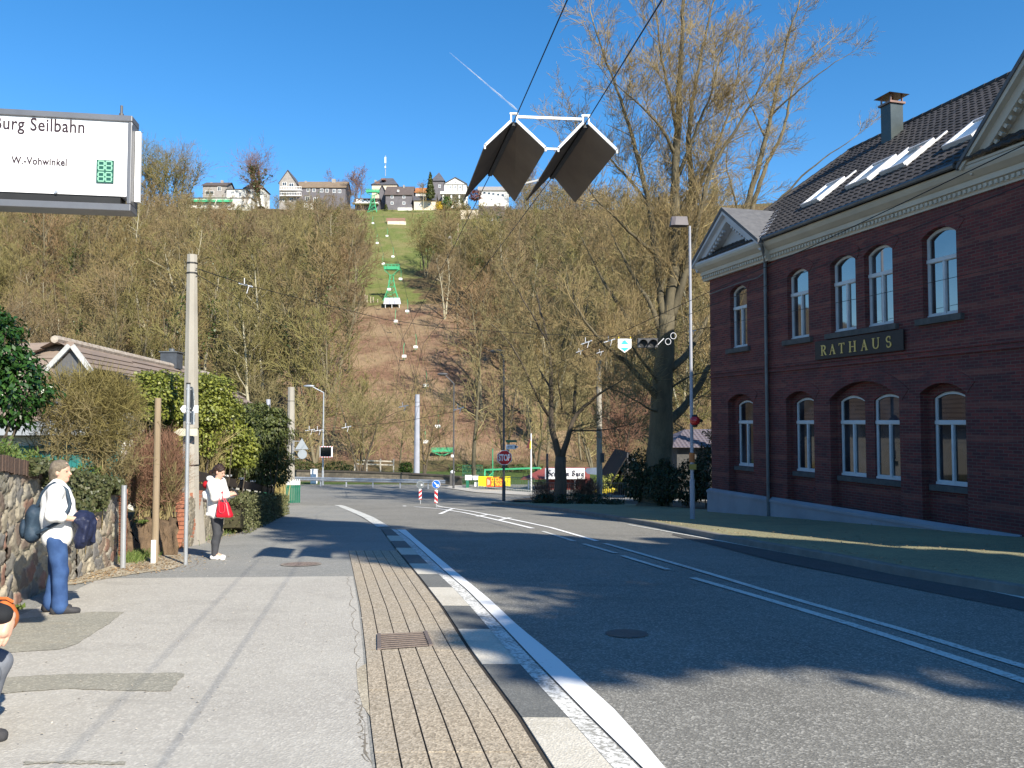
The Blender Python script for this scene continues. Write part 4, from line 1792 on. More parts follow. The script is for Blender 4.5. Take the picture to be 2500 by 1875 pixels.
def twigmat(name, cols, rough=.85, vary=.0):
	t = NT(name)
	r_ = t.n('NewGeometry').outputs['Random Per Island']
	cr = t.n('ValToRGB')
	t.put(cr.inputs[0], r_)
	e = cr.color_ramp.elements
	e[0].color = (*cols[0], 1)
	e[1].color = (*cols[-1], 1)
	for i, c in enumerate(cols[1:-1]):
		q = e.new((i + 1) / (len(cols) - 1))
		q.color = (*c, 1)
	oi = t.n('ObjectInfo')
	c2 = t.n('ValToRGB')
	t.put(c2.inputs[0], oi.outputs['Random'])
	c2.color_ramp.interpolation = 'CONSTANT'
	e = c2.color_ramp.elements
	e[0].color = (.17, .15, .055, 1)
	e[1].position = .25
	e[1].color = (.22, .135, .07, 1)
	for p_, c in ((.45, (.22, .17, .09)), (.65, (.13, .10, .06)), (.82, (.25, .20, .09))):
		e.new(p_).color = (*c, 1)
	col = t.mix(vary, cr.outputs[0], c2.outputs[0])
	t.pbsdf(col, rough, 0, .15)
	return t.mat

M_BARK = barkmat('beech_bark', (.155, .132, .084), (.085, .073, .05))
M_BARKD = barkmat('dark_bark', (.12, .095, .07), (.07, .058, .046))
M_TWIG = twigmat('beech_twig', [(.26, .19, .095), (.33, .26, .125), (.21, .15, .085)])
M_TWIGO = twigmat('mossy_twig', [(.22, .18, .09), (.28, .235, .11), (.17, .13, .07)])

def limb_tree(name, label, limbs, base, seed, opt, twig_mat, bark_mat, spacing=.7, lev0=1, maxlev=3, blen=(1.6, 3.4), group=None, skip0=1.5, cat='tree', lw=1.0):
	R = random.Random(seed)
	rt = thing(name, label, cat, base, group=group)
	S = Seg()
	tr = MB()
	for pts, r0, r1, br in limbs:
		W = [P(*p) if len(p) == 3 and p[1] > -900 else Vector(p) for p in pts]
		n = max(6, int(sum((b - a).length for a, b in zip(W, W[1:])) / .45))
		W = resample(W, n)
		# smooth
		for _ in range(2):
			W = [W[0]] + [(W[i - 1] + W[i] * 2 + W[i + 1]) / 4 for i in range(1, n - 1)] + [W[-1]]
		W = [w + Vector((R.uniform(-1, 1), R.uniform(-1, 1), R.uniform(-1, 1))) * (.035 if 0 < i < n - 1 else 0) for i, w in enumerate(W)]
		r0 *= lw
		rad = [r0 + (r1 - r0) * (i / (n - 1)) ** .8 for i in range(n)]
		tr.tube(W, rad, 9 if r0 > .12 else 6)
		if not br:
			continue
		L = sum((b - a).length for a, b in zip(W, W[1:]))
		acc = 0
		nxt = skip0 if br > 0 else .3
		for i in range(n - 1):
			seg = (W[i + 1] - W[i]).length
			while acc + seg > nxt:
				f = (nxt - acc) / seg
				p = W[i].lerp(W[i + 1], f)
				d = (W[i + 1] - W[i]).normalized()
				a = math.radians(R.uniform(30, 62))
				u = _perp(tuple(d), R)
				e = tuple(d * math.cos(a) + Vector(u) * math.sin(a))
				t = nxt / L
				ln = R.uniform(*blen) * (1.0 - .45 * t) * abs(br)
				grow(S, R, tuple(p), e, ln, max(.014, min(.5 * (r0 + (r1 - r0) * t), ln * .014)), lev0, maxlev, opt)
				nxt += spacing * R.uniform(.6, 1.4)
			acc += seg
		# leader carries on
		d = (W[-1] - W[-2]).normalized()
		grow(S, R, tuple(W[-1]), tuple(d), blen[0] * .8, r1, lev0, maxlev, opt)
	tr.build('trunk', bark_mat, rt, smooth=True)
	lv = np.array(S.l)
	parts = [seg_mesh(S, lv <= lev0, 4), seg_mesh(S, lv > lev0, 3)]
	V, Q = join(parts)
	np_mesh('crown', V, Q, twig_mat, rt)
	return rt, len(S.a)

YB = 37.7
o1 = dict(OPT, up=.10, wig=.15, wind=(.035, 0), dens=1.22, ratio=.67, rmin=.0068, ang=(25, 52))
beech = [
	([(1600, 1236, YB), (1606, 1150, YB), (1612, 1080, YB), (1620, 900, YB), (1630, 770, YB)], .60, .37, 0),
	([(1600, 1252, YB), (1604, 1210, YB)], .85, .58, 0),
	([(1630, 790, YB), (1648, 640, YB), (1650, 542, YB), (1647, 434, YB), (1650, 362, YB), (1657, 307, YB), (1657, 217, YB), (1665, 108, YB), (1668, 0, YB), (1675, -110, YB)], .27, .05, 1),
	([(1632, 790, YB), (1672, 660, YB + .4), (1686, 542, YB + .8), (1688, 434, YB + 1), (1679, 343, YB + 1.2), (1690, 250, YB + 1.4), (1715, 120, YB + 1.6), (1740, 10, YB + 1.8)], .22, .04, 1),
	([(1640, 780, YB), (1690, 600, YB - .5), (1712, 506, YB - .8), (1730, 427, YB - 1), (1755, 380, YB - 1.2), (1802, 307, YB - 1.5), (1831, 253, YB - 1.6), (1880, 180, YB - 1.6)], .17, .03, 1),
	([(1622, 780, YB), (1600, 620, YB + .5), (1589, 506, YB + .8), (1567, 423, YB + 1), (1545, 340, YB + 1.2), (1520, 253, YB + 1.5), (1484, 163, YB + 1.8), (1448, 54, YB + 2)], .18, .03, 1),
	([(1657, 340, YB), (1632, 220, YB - .6), (1610, 127, YB - 1), (1603, 36, YB - 1.2)], .09, .03, 1),
	([(1650, 380, YB), (1610, 300, YB - 1), (1581, 271, YB - 1.4), (1502, 203, YB - 2)], .08, .02, 1),
	([(1655, 430, YB), (1700, 320, YB - .6), (1740, 220, YB - 1.1), (1765, 110, YB - 1.3)], .09, .02, 1),
	([(1690, 500, YB + .8), (1740, 380, YB + 1.5), (1790, 250, YB + 2), (1810, 120, YB + 2.4)], .09, .02, 1),
	([(1585, 500, YB + .8), (1520, 420, YB + 2), (1450, 350, YB + 3), (1395, 270, YB + 3.6)], .08, .02, 1),
	([(1598, 620, YB + .5), (1530, 560, YB - 1), (1450, 480, YB - 2.2), (1400, 420, YB - 3)], .09, .02, 1),
	([(1620, 840, YB), (1595, 752, YB), (1539, 660, YB + .6), (1506, 600, YB + 1), (1480, 540, YB + 1.4)], .13, .03, 1),
	([(1616, 985, YB), (1590, 955, YB - .4), (1544, 898, YB - 1), (1490, 855, YB - 1.8), (1440, 800, YB - 2.4), (1400, 740, YB - 3)], .15, .03, 1),
	([(1620, 890, YB), (1596, 860, YB + .2), (1560, 814, YB + .8), (1517, 752, YB + 1.2), (1468, 681, YB + 1.8), (1449, 641, YB + 2), (1420, 580, YB + 2.4)], .14, .03, 1),
	([(1616, 950, YB), (1585, 900, YB - .8), (1550, 860, YB - 1.4), (1510, 800, YB - 2)], .10, .02, 1),
	([(1632, 905, YB), (1665, 885, YB + .4), (1704, 817, YB + 1), (1747, 752, YB + 1.6), (1800, 660, YB + 2)], .16, .03, 1),
	([(1622, 1040, YB), (1650, 1015, YB + .5), (1688, 975, YB + 1), (1747, 866, YB + 2), (1800, 760, YB + 3)], .20, .04, 1),
	([(1625, 960, YB), (1665, 925, YB - .3), (1710, 905, YB - .6), (1750, 908, YB - 1)], .06, .02, 1),
	([(1612, 1010, YB), (1570, 990, YB - 1.5), (1520, 960, YB - 3), (1460, 930, YB - 4)], .05, .015, 1),
]
bt, nb = limb_tree('beech_tree', 'huge bare beech with dark thick trunk left of the brick town hall', beech, (P(1600, 1236, YB).x, YB, g(YB)), 21, o1, M_TWIG, M_BARK, .40, 1, 4, (1.4, 2.7), lw=1.2)
print('beech segs', nb)
Y2 = 47.0
o2 = dict(o1, wind=(.06, 0), up=.09)
beech2 = [
	([(1790, 1220, Y2), (1796, 900, Y2), (1806, 640, Y2), (1820, 514, Y2), (1849, 416, Y2), (1889, 260, Y2), (1907, 174, Y2), (1925, 83, Y2), (1950, 11, Y2)], .42, .04, 1),
	([(1808, 640, Y2), (1835, 514, Y2 + .6), (1871, 398, Y2 + 1), (1914, 325, Y2 + 1.2), (1929, 231, Y2 + 1.5), (1965, 152, Y2 + 2), (2019, 108, Y2 + 2)], .2, .03, 1),
	([(1812, 620, Y2), (1850, 540, Y2 - .8), (1892, 499, Y2 - 1.4), (1965, 423, Y2 - 2), (2037, 369, Y2 - 2.4), (2085, 336, Y2 - 2.6)], .12, .02, 1),
	([(1870, 340, Y2), (1830, 250, Y2 + 1), (1800, 170, Y2 + 1.6), (1790, 110, Y2 + 2)], .07, .02, 1),
	([(1885, 280, Y2), (1950, 220, Y2 - 1), (2010, 170, Y2 - 1.5), (2060, 140, Y2 - 1.8)], .07, .02, 1),
	([(1815, 560, Y2), (1790, 470, Y2 - .8), (1770, 400, Y2 - 1.2), (1778, 330, Y2 - 1.3)], .08, .02, 1),
]
bt2, nb2 = limb_tree('beech_tree', 'bare wind swept tree rising behind the gable of the brick town hall', beech2, (P(1790, 1220, Y2).x, Y2, g(Y2)), 22, o2, M_TWIG, M_BARK, .5, 1, 4, (1.5, 2.8), skip0=9)
Y3 = 42.0
o3 = dict(OPT, up=.07, wig=.2, dens=1.2, ratio=.6, rmin=.0075, ang=(30, 60))
t3 = [
	([(1368, 1236, Y3), (1369, 1180, Y3), (1369, 1115, Y3)], .36, .28, 0),
	([(1368, 1125, Y3), (1352, 1075, Y3), (1343, 1025, Y3), (1347, 935, Y3), (1345, 874, Y3), (1330, 800, Y3 + .5), (1310, 720, Y3 + 1)], .19, .04, 1),
	([(1340, 1015, Y3), (1305, 960, Y3 - .5), (1284, 903, Y3 - 1), (1240, 827, Y3 - 1.6), (1197, 790, Y3 - 2)], .09, .02, 1),
	([(1370, 1122, Y3), (1383, 1085, Y3), (1396, 1025, Y3), (1410, 1003, Y3), (1436, 985, Y3 - .6), (1480, 950, Y3 - 1.4), (1530, 920, Y3 - 2)], .18, .02, 1),
	([(1402, 1010, Y3), (1403, 953, Y3 + .4), (1410, 888, Y3 + .8), (1425, 808, Y3 + 1.2), (1435, 730, Y3 + 1.5)], .10, .025, 1),
	([(1397, 1051, Y3), (1430, 1052, Y3 - .2), (1457, 1051, Y3 - .4), (1512, 1045, Y3 - 1), (1548, 1033, Y3 - 1.4)], .06, .02, .6),
	([(1346, 950, Y3), (1310, 890, Y3 + 1), (1270, 850, Y3 + 1.6), (1215, 840, Y3 + 2)], .06, .02, 1),
	([(1346, 900, Y3), (1380, 830, Y3 + .5), (1400, 740, Y3 + 1), (1400, 660, Y3 + 1.4)], .07, .02, 1),
	([(1352, 860, Y3), (1300, 770, Y3 - .8), (1260, 700, Y3 - 1.2), (1225, 650, Y3 - 1.6)], .06, .02, 1),
	([(1372, 1000, Y3), (1366, 960, Y3 - 1), (1360, 900, Y3 - 1.6), (1380, 850, Y3 - 2)], .04, .015, 1),
]
limb_tree('bare_tree', 'bare forked tree with dark twin stems in the shrub bed behind the stop sign', t3, (P(1368, 1236, Y3).x, Y3, g(Y3)), 23, o3, M_TWIGO, M_BARKD, .5, 1, 4, (1.1, 2.4), skip0=.8)

# ------------------------------------------------------------------ prototypes for the valley and the hillside
def proto(seed, H, W, kind, forks=1):
	R = random.Random(seed)
	S = Seg()
	o = dict(OPT, up=.09, wig=.2, rmin=.028 if kind != 'valley' else .014, dens=1.25 if kind == 'valley' else 1.42, ratio=.56, ang=(25, 58))
	p = (0, 0, -.4)
	n = 9
	r0 = H * .0135
	lean = (R.uniform(-.06, .06), R.uniform(-.06, .06))
	hs = [(0, 0)]
	f = .92
	for k in range(forks):
		q = p
		d = (lean[0] + (R.uniform(-.35, .35) if forks > 1 else 0), lean[1] + (R.uniform(-.35, .35) if forks > 1 else 0), 1)
		Hk = H * (1 if k == 0 else R.uniform(.7, .95))
		for i in range(n):
			d = (d[0] * .93 + R.uniform(-.09, .09), d[1] * .93 + R.uniform(-.09, .09), 1)
			m = math.sqrt(d[0] ** 2 + d[1] ** 2 + 1)
			st = Hk * f / n
			e = (q[0] + d[0] / m * st, q[1] + d[1] / m * st, q[2] + d[2] / m * st)
			ra, rb = r0 * (1 - i / n * .85), r0 * (1 - (i + 1) / n * .85)
			S.put(q, e, ra, rb, 0)
			t = (i + .5) / n
			lo = .28 if kind != 'valley' else .2
			if t > lo:
				c = R.choice((2, 3, 3)) if kind != 'valley' else 3
				for _ in range(c):
					a = math.radians(R.uniform(30, 65))
					az = R.uniform(0, 6.283)
					dd = (math.cos(az) * math.sin(a), math.sin(az) * math.sin(a), math.cos(a))
					ff = R.random()
					b = tuple(q[j] + (e[j] - q[j]) * ff for j in range(3))
					env = math.sin(math.pi * min(1, max(.12, (t - lo) / (1 - lo) * .85 + .15)))
					grow(S, R, b, dd, W * .5 * R.uniform(.6, 1.0) * (.4 + .6 * env), max(.03, ra * .45), 1, 3, o)
			q = e
	return S

def proto_mesh(S, mats, ivy=0, seed=0, leafsize=.28):
	lv = np.array(S.l)
	pt = [seg_mesh(S, lv == 0, 6), seg_mesh(S, lv == 1, 3), seg_mesh(S, lv > 1, 3)]
	k = [len(q[1]) for q in pt]
	V, Q = join(pt)
	mi = np.concatenate([np.zeros(k[0] + k[1], int), np.ones(k[2], int)])
	if ivy:
		rs = np.random.RandomState(seed)
		A = np.array(S.a)[lv <= 1]
		sel = rs.randint(0, len(A), ivy)
		hmax = A[:, 2].max()
		C = A[sel] + rs.normal(0, .42, (ivy, 3))
		keep = C[:, 2] < hmax * .8
		C = C[keep]
		LV, LQ = leaf_quads(C, unit(rs, len(C)), unit(rs, len(C)), leafsize, rs, .8)
		Q = np.vstack([Q, LQ + len(V)])
		V = np.vstack([V, LV])
		mi = np.concatenate([mi, np.full(len(LQ), 2)])
	me_o = np_mesh('bare_tree', V, Q, mats, midx=mi)
	return me_o

M_HB = barkmat('hill_bark', (.20, .17, .11), (.13, .11, .07), 1.5)
M_HBP = barkmat('pale_hill_bark', (.40, .37, .27), (.28, .25, .17), 1.5)
M_HT1 = twigmat('hill_twig_brown', [(.19, .135, .072), (.25, .18, .10), (.14, .10, .056)], vary=.42)
M_HT2 = twigmat('hill_twig_olive', [(.185, .16, .062), (.235, .205, .085), (.145, .122, .05)], vary=.42)
M_IVY = leafmat('ivy_leaf', [(.035, .06, .015), (.075, .11, .03), (.05, .085, .02)], .45, .2)

# ------------------------------------------------------------------ hillside wood
def hill_wood():
	R = random.Random(77)
	kinds = [
		(101, 15, 8.5, 'h', 1, (M_HB, M_HT1), 0, 'bare brown tree on the wooded hillside', 'bare brown trees on the hillside'),
		(102, 16, 9.5, 'h', 2, (M_HB, M_HT1), 0, 'bare brown tree on the wooded hillside', 'bare brown trees on the hillside'),
		(103, 15, 8.0, 'h', 1, (M_HB, M_HT2), 0, 'bare olive grey tree on the wooded hillside', 'olive grey trees on the hillside'),
		(104, 14, 9.5, 'h', 2, (M_HB, M_HT2), 0, 'bare olive grey tree on the wooded hillside', 'olive grey trees on the hillside'),
		(105, 17, 7.0, 'h', 1, (M_HBP, M_HT2), 0, 'slim tree with pale trunk on the wooded hillside', 'pale trunked trees on the hillside'),
		(106, 15, 8.0, 'h', 1, (M_HB, M_HT2, M_IVY), 620, 'ivy clad tree with green stem on the wooded hillside', 'ivy clad trees on the hillside'),
		(107, 17, 8.0, 'h', 2, (M_HBP, M_HT1), 0, 'slim tree with pale trunk on the wooded hillside', 'pale trunked trees on the hillside'),
	]
	protos = []
	for sd, H, W, kd, fk, mats, ivy, lab, grp in kinds:
		S = proto(sd, H, W, kd, fk)
		o = proto_mesh(S, list(mats), ivy, sd)
		protos.append((o.data, lab, grp, H, S))
		bpy.data.objects.remove(o)
	cand = []
	y = 110.0
	while y < 336:
		step = 6.3 if y < 175 else 7.0
		x = -.70 * y - 12
		while x < .66 * y + 14:
			xx = x + R.uniform(-.45, .45) * step
			yy_ = y + R.uniform(-.45, .45) * step
			x += step
			d = xx - lift_x(yy_)
			lim = R.uniform(-3, 3)
			if yy_ < 172:
				if -10.5 + lim * .6 < d < 9.5 + lim * .7:
					continue
			elif yy_ < 235:
				if -9.5 + lim * .4 < d < 8.5 + lim * .4:
					continue
			else:
				if -11 + lim * .4 < d < 10 + min(30, (yy_ - 240) * .8) + lim * .5:
					continue
			H = R.uniform(.85, 1.45)
			u = xx / yy_ * 2000 + 1250
			z = T(xx, yy_)
			hh = 15 * H
			if 300 < u < 1265:
				cap = EYE + (1028 - (500 + 10 * math.sin(u * .02))) / 2000 * yy_ - z
				if u < 460:
					cap += 6
				if 700 < u < 790:
					cap += 4
				hh = min(hh, cap)
			elif u >= 1265:
				hh = min(hh, EYE + (1028 - (452 + 22 * math.sin(u * .013))) / 2000 * yy_ - z)
			else:
				hh = min(hh, EYE + (1028 - 450) / 2000 * yy_ - z)
			if hh < 3.2:
				continue
			if u < -80 or u > 1790:
				continue
			cand.append((xx, yy_, z, hh / 15))
		y += step
	cand.sort(key=lambda c: c[1] - c[3] * 4)
	near, far = cand[:262], cand[262:]
	for u, hh in [(308 + i * 17, 7 + 5 * abs(math.sin(i * 2.1))) for i in range(10)] + [(480 + i * 27, 5.0 + 3.4 * abs(math.sin(i * 1.7))) for i in range(15)] + [(1262 + i * 30, 10 + 6 * abs(math.sin(i * 1.3))) for i in range(12)]:
		yy_ = R.uniform(318, 325) if u < 1250 else R.uniform(270, 300)
		xx = XU(u, yy_)
		near.append((xx, yy_, T(xx, yy_), hh / 15))
	used = {}
	for xx, yy_, z, s in near:
		k = R.choices(range(7), (22, 16, 24, 18, 9, 9, 7))[0]
		me, lab, grp, H, S = protos[k]
		o = bpy.data.objects.new('bare_tree', me)
		COL.objects.link(o)
		o.location = (xx, yy_, z)
		o.rotation_euler = (R.uniform(-.05, .05), R.uniform(-.05, .05), R.uniform(0, 6.28))
		o.scale = (s * R.uniform(.85, 1.15), s * R.uniform(.85, 1.15), s * R.uniform(.95, 1.2))
		tag(o, lab, 'tree', grp)
	# the far rest reads as one mass
	rs = np.random.RandomState(5)
	data = []
	for me, lab, grp, H, S in protos:
		A = np.array(S.a, dtype=np.float32)
		B = np.array(S.b, dtype=np.float32)
		ra = np.array(S.ra, dtype=np.float32)
		lv = np.array(S.l)
		idx0 = np.where(lv <= 1)[0]
		idx1 = np.where(lv > 1)[0]
		idx1 = rs.choice(idx1, min(len(idx1), 620), replace=False)
		data.append((A, B, ra, lv, np.concatenate([idx0, idx1])))
	Vs, Qs, ms = [], [], []
	off = 0
	green = []
	for xx, yy_, z, s in far:
		k = R.choices(range(7), (20, 16, 22, 18, 9, 11, 7))[0]
		A, B, ra, lv, ix = data[k]
		a = R.uniform(0, 6.28)
		M = np.array([[math.cos(a), -math.sin(a), 0], [math.sin(a), math.cos(a), 0], [0, 0, 1]]) * s
		a_ = A[ix] @ M.T + np.array([xx, yy_, z])
		b_ = B[ix] @ M.T + np.array([xx, yy_, z])
		d = b_ - a_
		Ln = np.linalg.norm(d, axis=1, keepdims=True)
		w = np.maximum(ra[ix] * s, .022) * np.where(lv[ix] > 1, 1.7, 1.0)
		V, Q = ribbons(a_, d / np.maximum(Ln, 1e-6), Ln, w, rs)
		Vs.append(V)
		Qs.append(Q + off)
		off += len(V)
		ms.append(np.where(lv[ix] <= 0, 0, 1 + (k in (2, 3, 4, 5))))
		if k == 5:
			green.append((xx, yy_, z, s))
	o = np_mesh('distant_wood', np.vstack(Vs), np.vstack(Qs), [M_HB, M_HT1, M_HT2], midx=np.concatenate(ms))
	tag(o, 'distant brown leafless wood covering the upper hillside', 'wood', kind='stuff')
	print('hill trees', len(near), len(far))
	# ivy and evergreen patches in the upper wood
	C = []
	for xx, yy_, z, s in green:
		n = 340
		p = rs.normal(0, 1, (n, 3)) * np.array([1.0, 1.0, 3.6]) * s + np.array([xx, yy_, z + 6.5 * s])
		C.append(p)
	C = np.vstack(C)
	LV, LQ = leaf_quads(C, unit(rs, len(C)), unit(rs, len(C)), .42, rs, .8)
	tag(np_mesh('ivy_cover', LV, LQ, M_IVY), 'dark green ivy patches climbing stems in the upper hillside wood', 'ivy', kind='stuff')
	# undergrowth twigs
	n = 42000
	pts = []
	while len(pts) < n:
		yy_ = 108 + (330 - 108) * R.random() ** 1.3
		xx = R.uniform(-.66 * yy_, .36 * yy_)
		d = xx - lift_x(yy_)
		if yy_ > 172 and -10 < d < 14 + max(0, min(26, (yy_ - 235) * .5)):
			continue
		if yy_ <= 172 and -15 < d < 13 and R.random() < .3:
			continue
		pts.append((xx, yy_, T(xx, yy_) - .1))
	C = np.array(pts)
	D = unit(rs, n) * .55 + np.array([0, 0, 1.0])
	D /= np.linalg.norm(D, axis=1, keepdims=True)
	V, Q = ribbons(C, D, rs.uniform(.5, 2.1, n), rs.uniform(.018, .05, n), rs)
	tag(np_mesh('undergrowth', V, Q, [M_HT1, M_HT2], midx=rs.randint(0, 2, len(Q))), 'leafless brushwood and saplings under the hillside trees', 'undergrowth', kind='stuff')

hill_wood()

# ------------------------------------------------------------------ trees in the valley and on the ridge
VT = {}

def single_tree(key, label, u, Y, H, W, forks, mats, ivy=0, z=None, group=None, sx=1.0, kind='valley', lsize=.28, name='bare_tree'):
	S = proto(key, H, W, kind, forks)
	lv = np.array(S.l)
	x = XU(u, Y)
	zz = T(x, Y) if z is None else z
	rt = thing(name, label, 'tree', (x, Y, zz), group=group)
	V, Q = join([seg_mesh(S, lv == 0, 7)])
	np_mesh('trunk', V, Q, mats[0], rt, local=True, smooth=True)
	parts = [seg_mesh(S, lv == 1, 4), seg_mesh(S, lv > 1, 3)]
	V, Q = join(parts)
	np_mesh('crown', V, Q, mats[1], rt, local=True)
	if ivy:
		rs = np.random.RandomState(key)
		A = np.array(S.a)[lv <= 1]
		C = A[rs.randint(0, len(A), ivy)] + rs.normal(0, .3, (ivy, 3))
		C = C[C[:, 2] < H * .72]
		LV, LQ = leaf_quads(C, unit(rs, len(C)), unit(rs, len(C)), lsize, rs, .8)
		np_mesh('ivy', LV, LQ, M_IVY, rt, local=True)
	if sx != 1:
		rt.scale = (sx, sx, 1)
	return rt

M_TWR = twigmat('reddish_twig', [(.20, .11, .075), (.25, .14, .09), (.15, .085, .06)])
M_TWY = twigmat('yellow_twig', [(.30, .24, .11), (.36, .30, .14), (.24, .185, .09)])
single_tree(201, 'spreading bare tree behind the parapet wall right of the traffic mirror', 884, 86, 10.5, 9.5, 3, (M_BARKD, M_TWIGO))
single_tree(202, 'dark bare tree behind the grey concrete mast', 1036, 84, 9.5, 9, 2, (M_BARKD, M_TWIG))
single_tree(203, 'tall bare tree with pale trunk beside the green fence', 1158, 80, 17, 7.5, 1, (M_BARK, M_TWIGO))
single_tree(204, 'slim yellowish bare tree behind the stop sign', 1312, 92, 13, 7, 2, (M_BARK, M_TWY))
single_tree(205, 'small bare tree left of the spreading tree by the parapet', 735, 96, 9, 7, 2, (M_BARK, M_TWY))
single_tree(206, 'tall bare tree right of the pale trunked tree', 1232, 97, 15, 8, 2, (M_BARKD, M_TWIG))
single_tree(207, 'reddish bare tree above the black gabled roof', 1505, 70, 8.5, 7, 3, (M_BARKD, M_TWR))
single_tree(208, 'yellowish bare tree behind the concrete pole in the shrub bed', 1450, 92, 12, 8, 2, (M_BARK, M_TWY))
single_tree(209, 'slim bare tree just left of the grey concrete mast', 975, 100, 10, 6, 1, (M_BARK, M_TWIGO))
single_tree(210, 'bare tree behind the concrete pole with the triangular sign', 660, 100, 12, 8, 2, (M_BARK, M_TWIGO))
# meadow trees
single_tree(211, 'bare tree with wide crown standing on the green meadow right of the chairlift', 1040, 214, 19, 15, 2, (M_HB, M_HT2), kind='h')
single_tree(212, 'second bare tree leaning on the meadow edge below the sheds', 1078, 210, 20, 13, 2, (M_HB, M_HT2), kind='h')
# ridge trees
single_tree(229, 'bushy bare tree between the two tall trees at the left end of the ridge', 404, 312, 24, 20, 3, (M_HB, M_HT2), 500, kind='h', lsize=.6)
single_tree(230, 'bare tree hidden partly behind the edge of the display board', 338, 314, 26, 20, 3, (M_HB, M_HT2), 400, kind='h', lsize=.6)
single_tree(221, 'old ivy clad oak between the white roofed house and the tall gable house', 632, 330, 24, 24, 3, (M_BARKD, M_TWR), 1500, kind='h', lsize=.7)
single_tree(222, 'tall bare ivy tree at the left end of the ridge beside the display board', 376, 318, 29, 24, 3, (M_HB, M_HT2), 900, kind='h', lsize=.6)
single_tree(223, 'tall bare tree left of the slate gable house on the ridge', 436, 318, 28, 22, 3, (M_HB, M_HT1), 700, kind='h', lsize=.6)
single_tree(224, 'round pollarded tree behind the long tan roof', 822, 345, 18, 9, 2, (M_HB, M_TWR), kind='h')
single_tree(225, 'round pollarded tree right of the long tan roof', 868, 338, 19, 11, 3, (M_HB, M_TWR), kind='h')
single_tree(226, 'bare tree on the ridge right of the red shrub above the hillside', 1290, 325, 20, 15, 2, (M_HB, M_HT1), kind='h')
single_tree(227, 'bare tree in front of the white cottage on the ridge', 1030, 318, 13, 8, 1, (M_HBP, M_HT2), kind='h')

# ------------------------------------------------------------------ leafy plants
def ell_points(rs, n, ells, shell=(.55, 1.03), lump=.14):
	out, nor = [], []
	vol = np.array([e[3] * e[4] + e[4] * e[5] + e[3] * e[5] for e in ells])
	cnt = (n * vol / vol.sum()).astype(int)
	for e, k in zip(ells, cnt):
		u = unit(rs, k)
		r = rs.uniform(*shell, (k, 1)) ** .6
		l = 1 + lump * (np.sin(u[:, :1] * 7 + e[0]) * np.cos(u[:, 1:2] * 6 + e[1]) + np.sin(u[:, 2:3] * 8 + e[2]))
		out.append(np.array(e[:3]) + u * r * l * np.array(e[3:6]))
		nor.append(u)
	return np.vstack(out), np.vstack(nor)

def leafy(name, label, cat, base, ells, n, size, m, aspect=.5, seed=1, stems=12, stem_mat=None, zmin=None, droop=.4, group=None, part='foliage', spr=.6, lump=.14, shell=(.55, 1.03)):
	rs = np.random.RandomState(seed)
	rt = thing(name, label, cat, base, group=group)
	C, N = ell_points(rs, n, ells, shell, lump)
	if zmin is not None:
		k = C[:, 2] > zmin
		C, N = C[k], N[k]
	D = N * .5 + unit(rs, len(C)) * spr + np.array([0, 0, -droop])
	NN = N * .7 + unit(rs, len(C)) * .5 + np.array([0, 0, .4])
	V, Q = leaf_quads(C, D, NN, size, rs, aspect)
	np_mesh(part, V, Q, m, rt)
	if stems:
		b = MB()
		R = random.Random(seed)
		for _ in range(stems):
			e = R.choice(ells)
			p0 = Vector((e[0] + R.uniform(-.3, .3) * e[3], e[1] + R.uniform(-.3, .3) * e[4], base[2] - .05))
			p1 = Vector((e[0] + R.uniform(-.7, .7) * e[3], e[1] + R.uniform(-.7, .7) * e[4], e[2] + R.uniform(.0, .7) * e[5]))
			b.tube([p0, p0.lerp(p1, .5) + Vector((R.uniform(-.1, .1), R.uniform(-.1, .1), 0)), p1], [.022, .016, .006], 5)
		b.build('stems', stem_mat or M_BARKD, rt)
	return rt

M_LAUREL = leafmat('laurel_leaf', [(.018, .05, .012), (.035, .095, .018), (.02, .065, .014), (.07, .15, .03)], .28, .25, .6)
M_IVYY = leafmat('yellow_ivy_leaf', [(.15, .18, .03), (.27, .29, .05), (.10, .13, .03), (.33, .34, .08)], .45, .3)
M_YEW = leafmat('yew_leaf', [(.03, .045, .014), (.08, .10, .028), (.12, .135, .035)], .55, .2)
M_HEDGE = leafmat('hedge_leaf', [(.10, .115, .045), (.17, .175, .075), (.075, .09, .035), (.22, .21, .11)], .6, .25)
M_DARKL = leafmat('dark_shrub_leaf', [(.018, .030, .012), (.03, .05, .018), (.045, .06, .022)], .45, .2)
M_GRASS = leafmat('verge_grass', [(.10, .17, .035), (.16, .23, .05), (.20, .24, .08), (.07, .12, .03)], .6, .35)
M_REED = leafmat('dry_reed', [(.42, .34, .13), (.5, .42, .2), (.33, .27, .10)], .7, .3)

YL = 12.0
c = P(10, 880, YL)
leafy('laurel_bush', 'large glossy dark green laurel bush at the left edge above the wall', 'bush', (c.x, YL, bank_z(c.x, YL)),
	  [(XU(-40, YL), YL, P(0, 860, YL).z, .62, .6, .62), (XU(-10, YL), YL + .1, P(0, 950, YL).z, .74, .6, .58), (XU(-50, YL), YL, P(0, 800, YL).z, .42, .4, .36), (XU(-130, YL), YL, P(0, 900, YL).z, .8, .7, .9)],
	  9500, .105, M_LAUREL, .45, 3, 10, lump=.1)

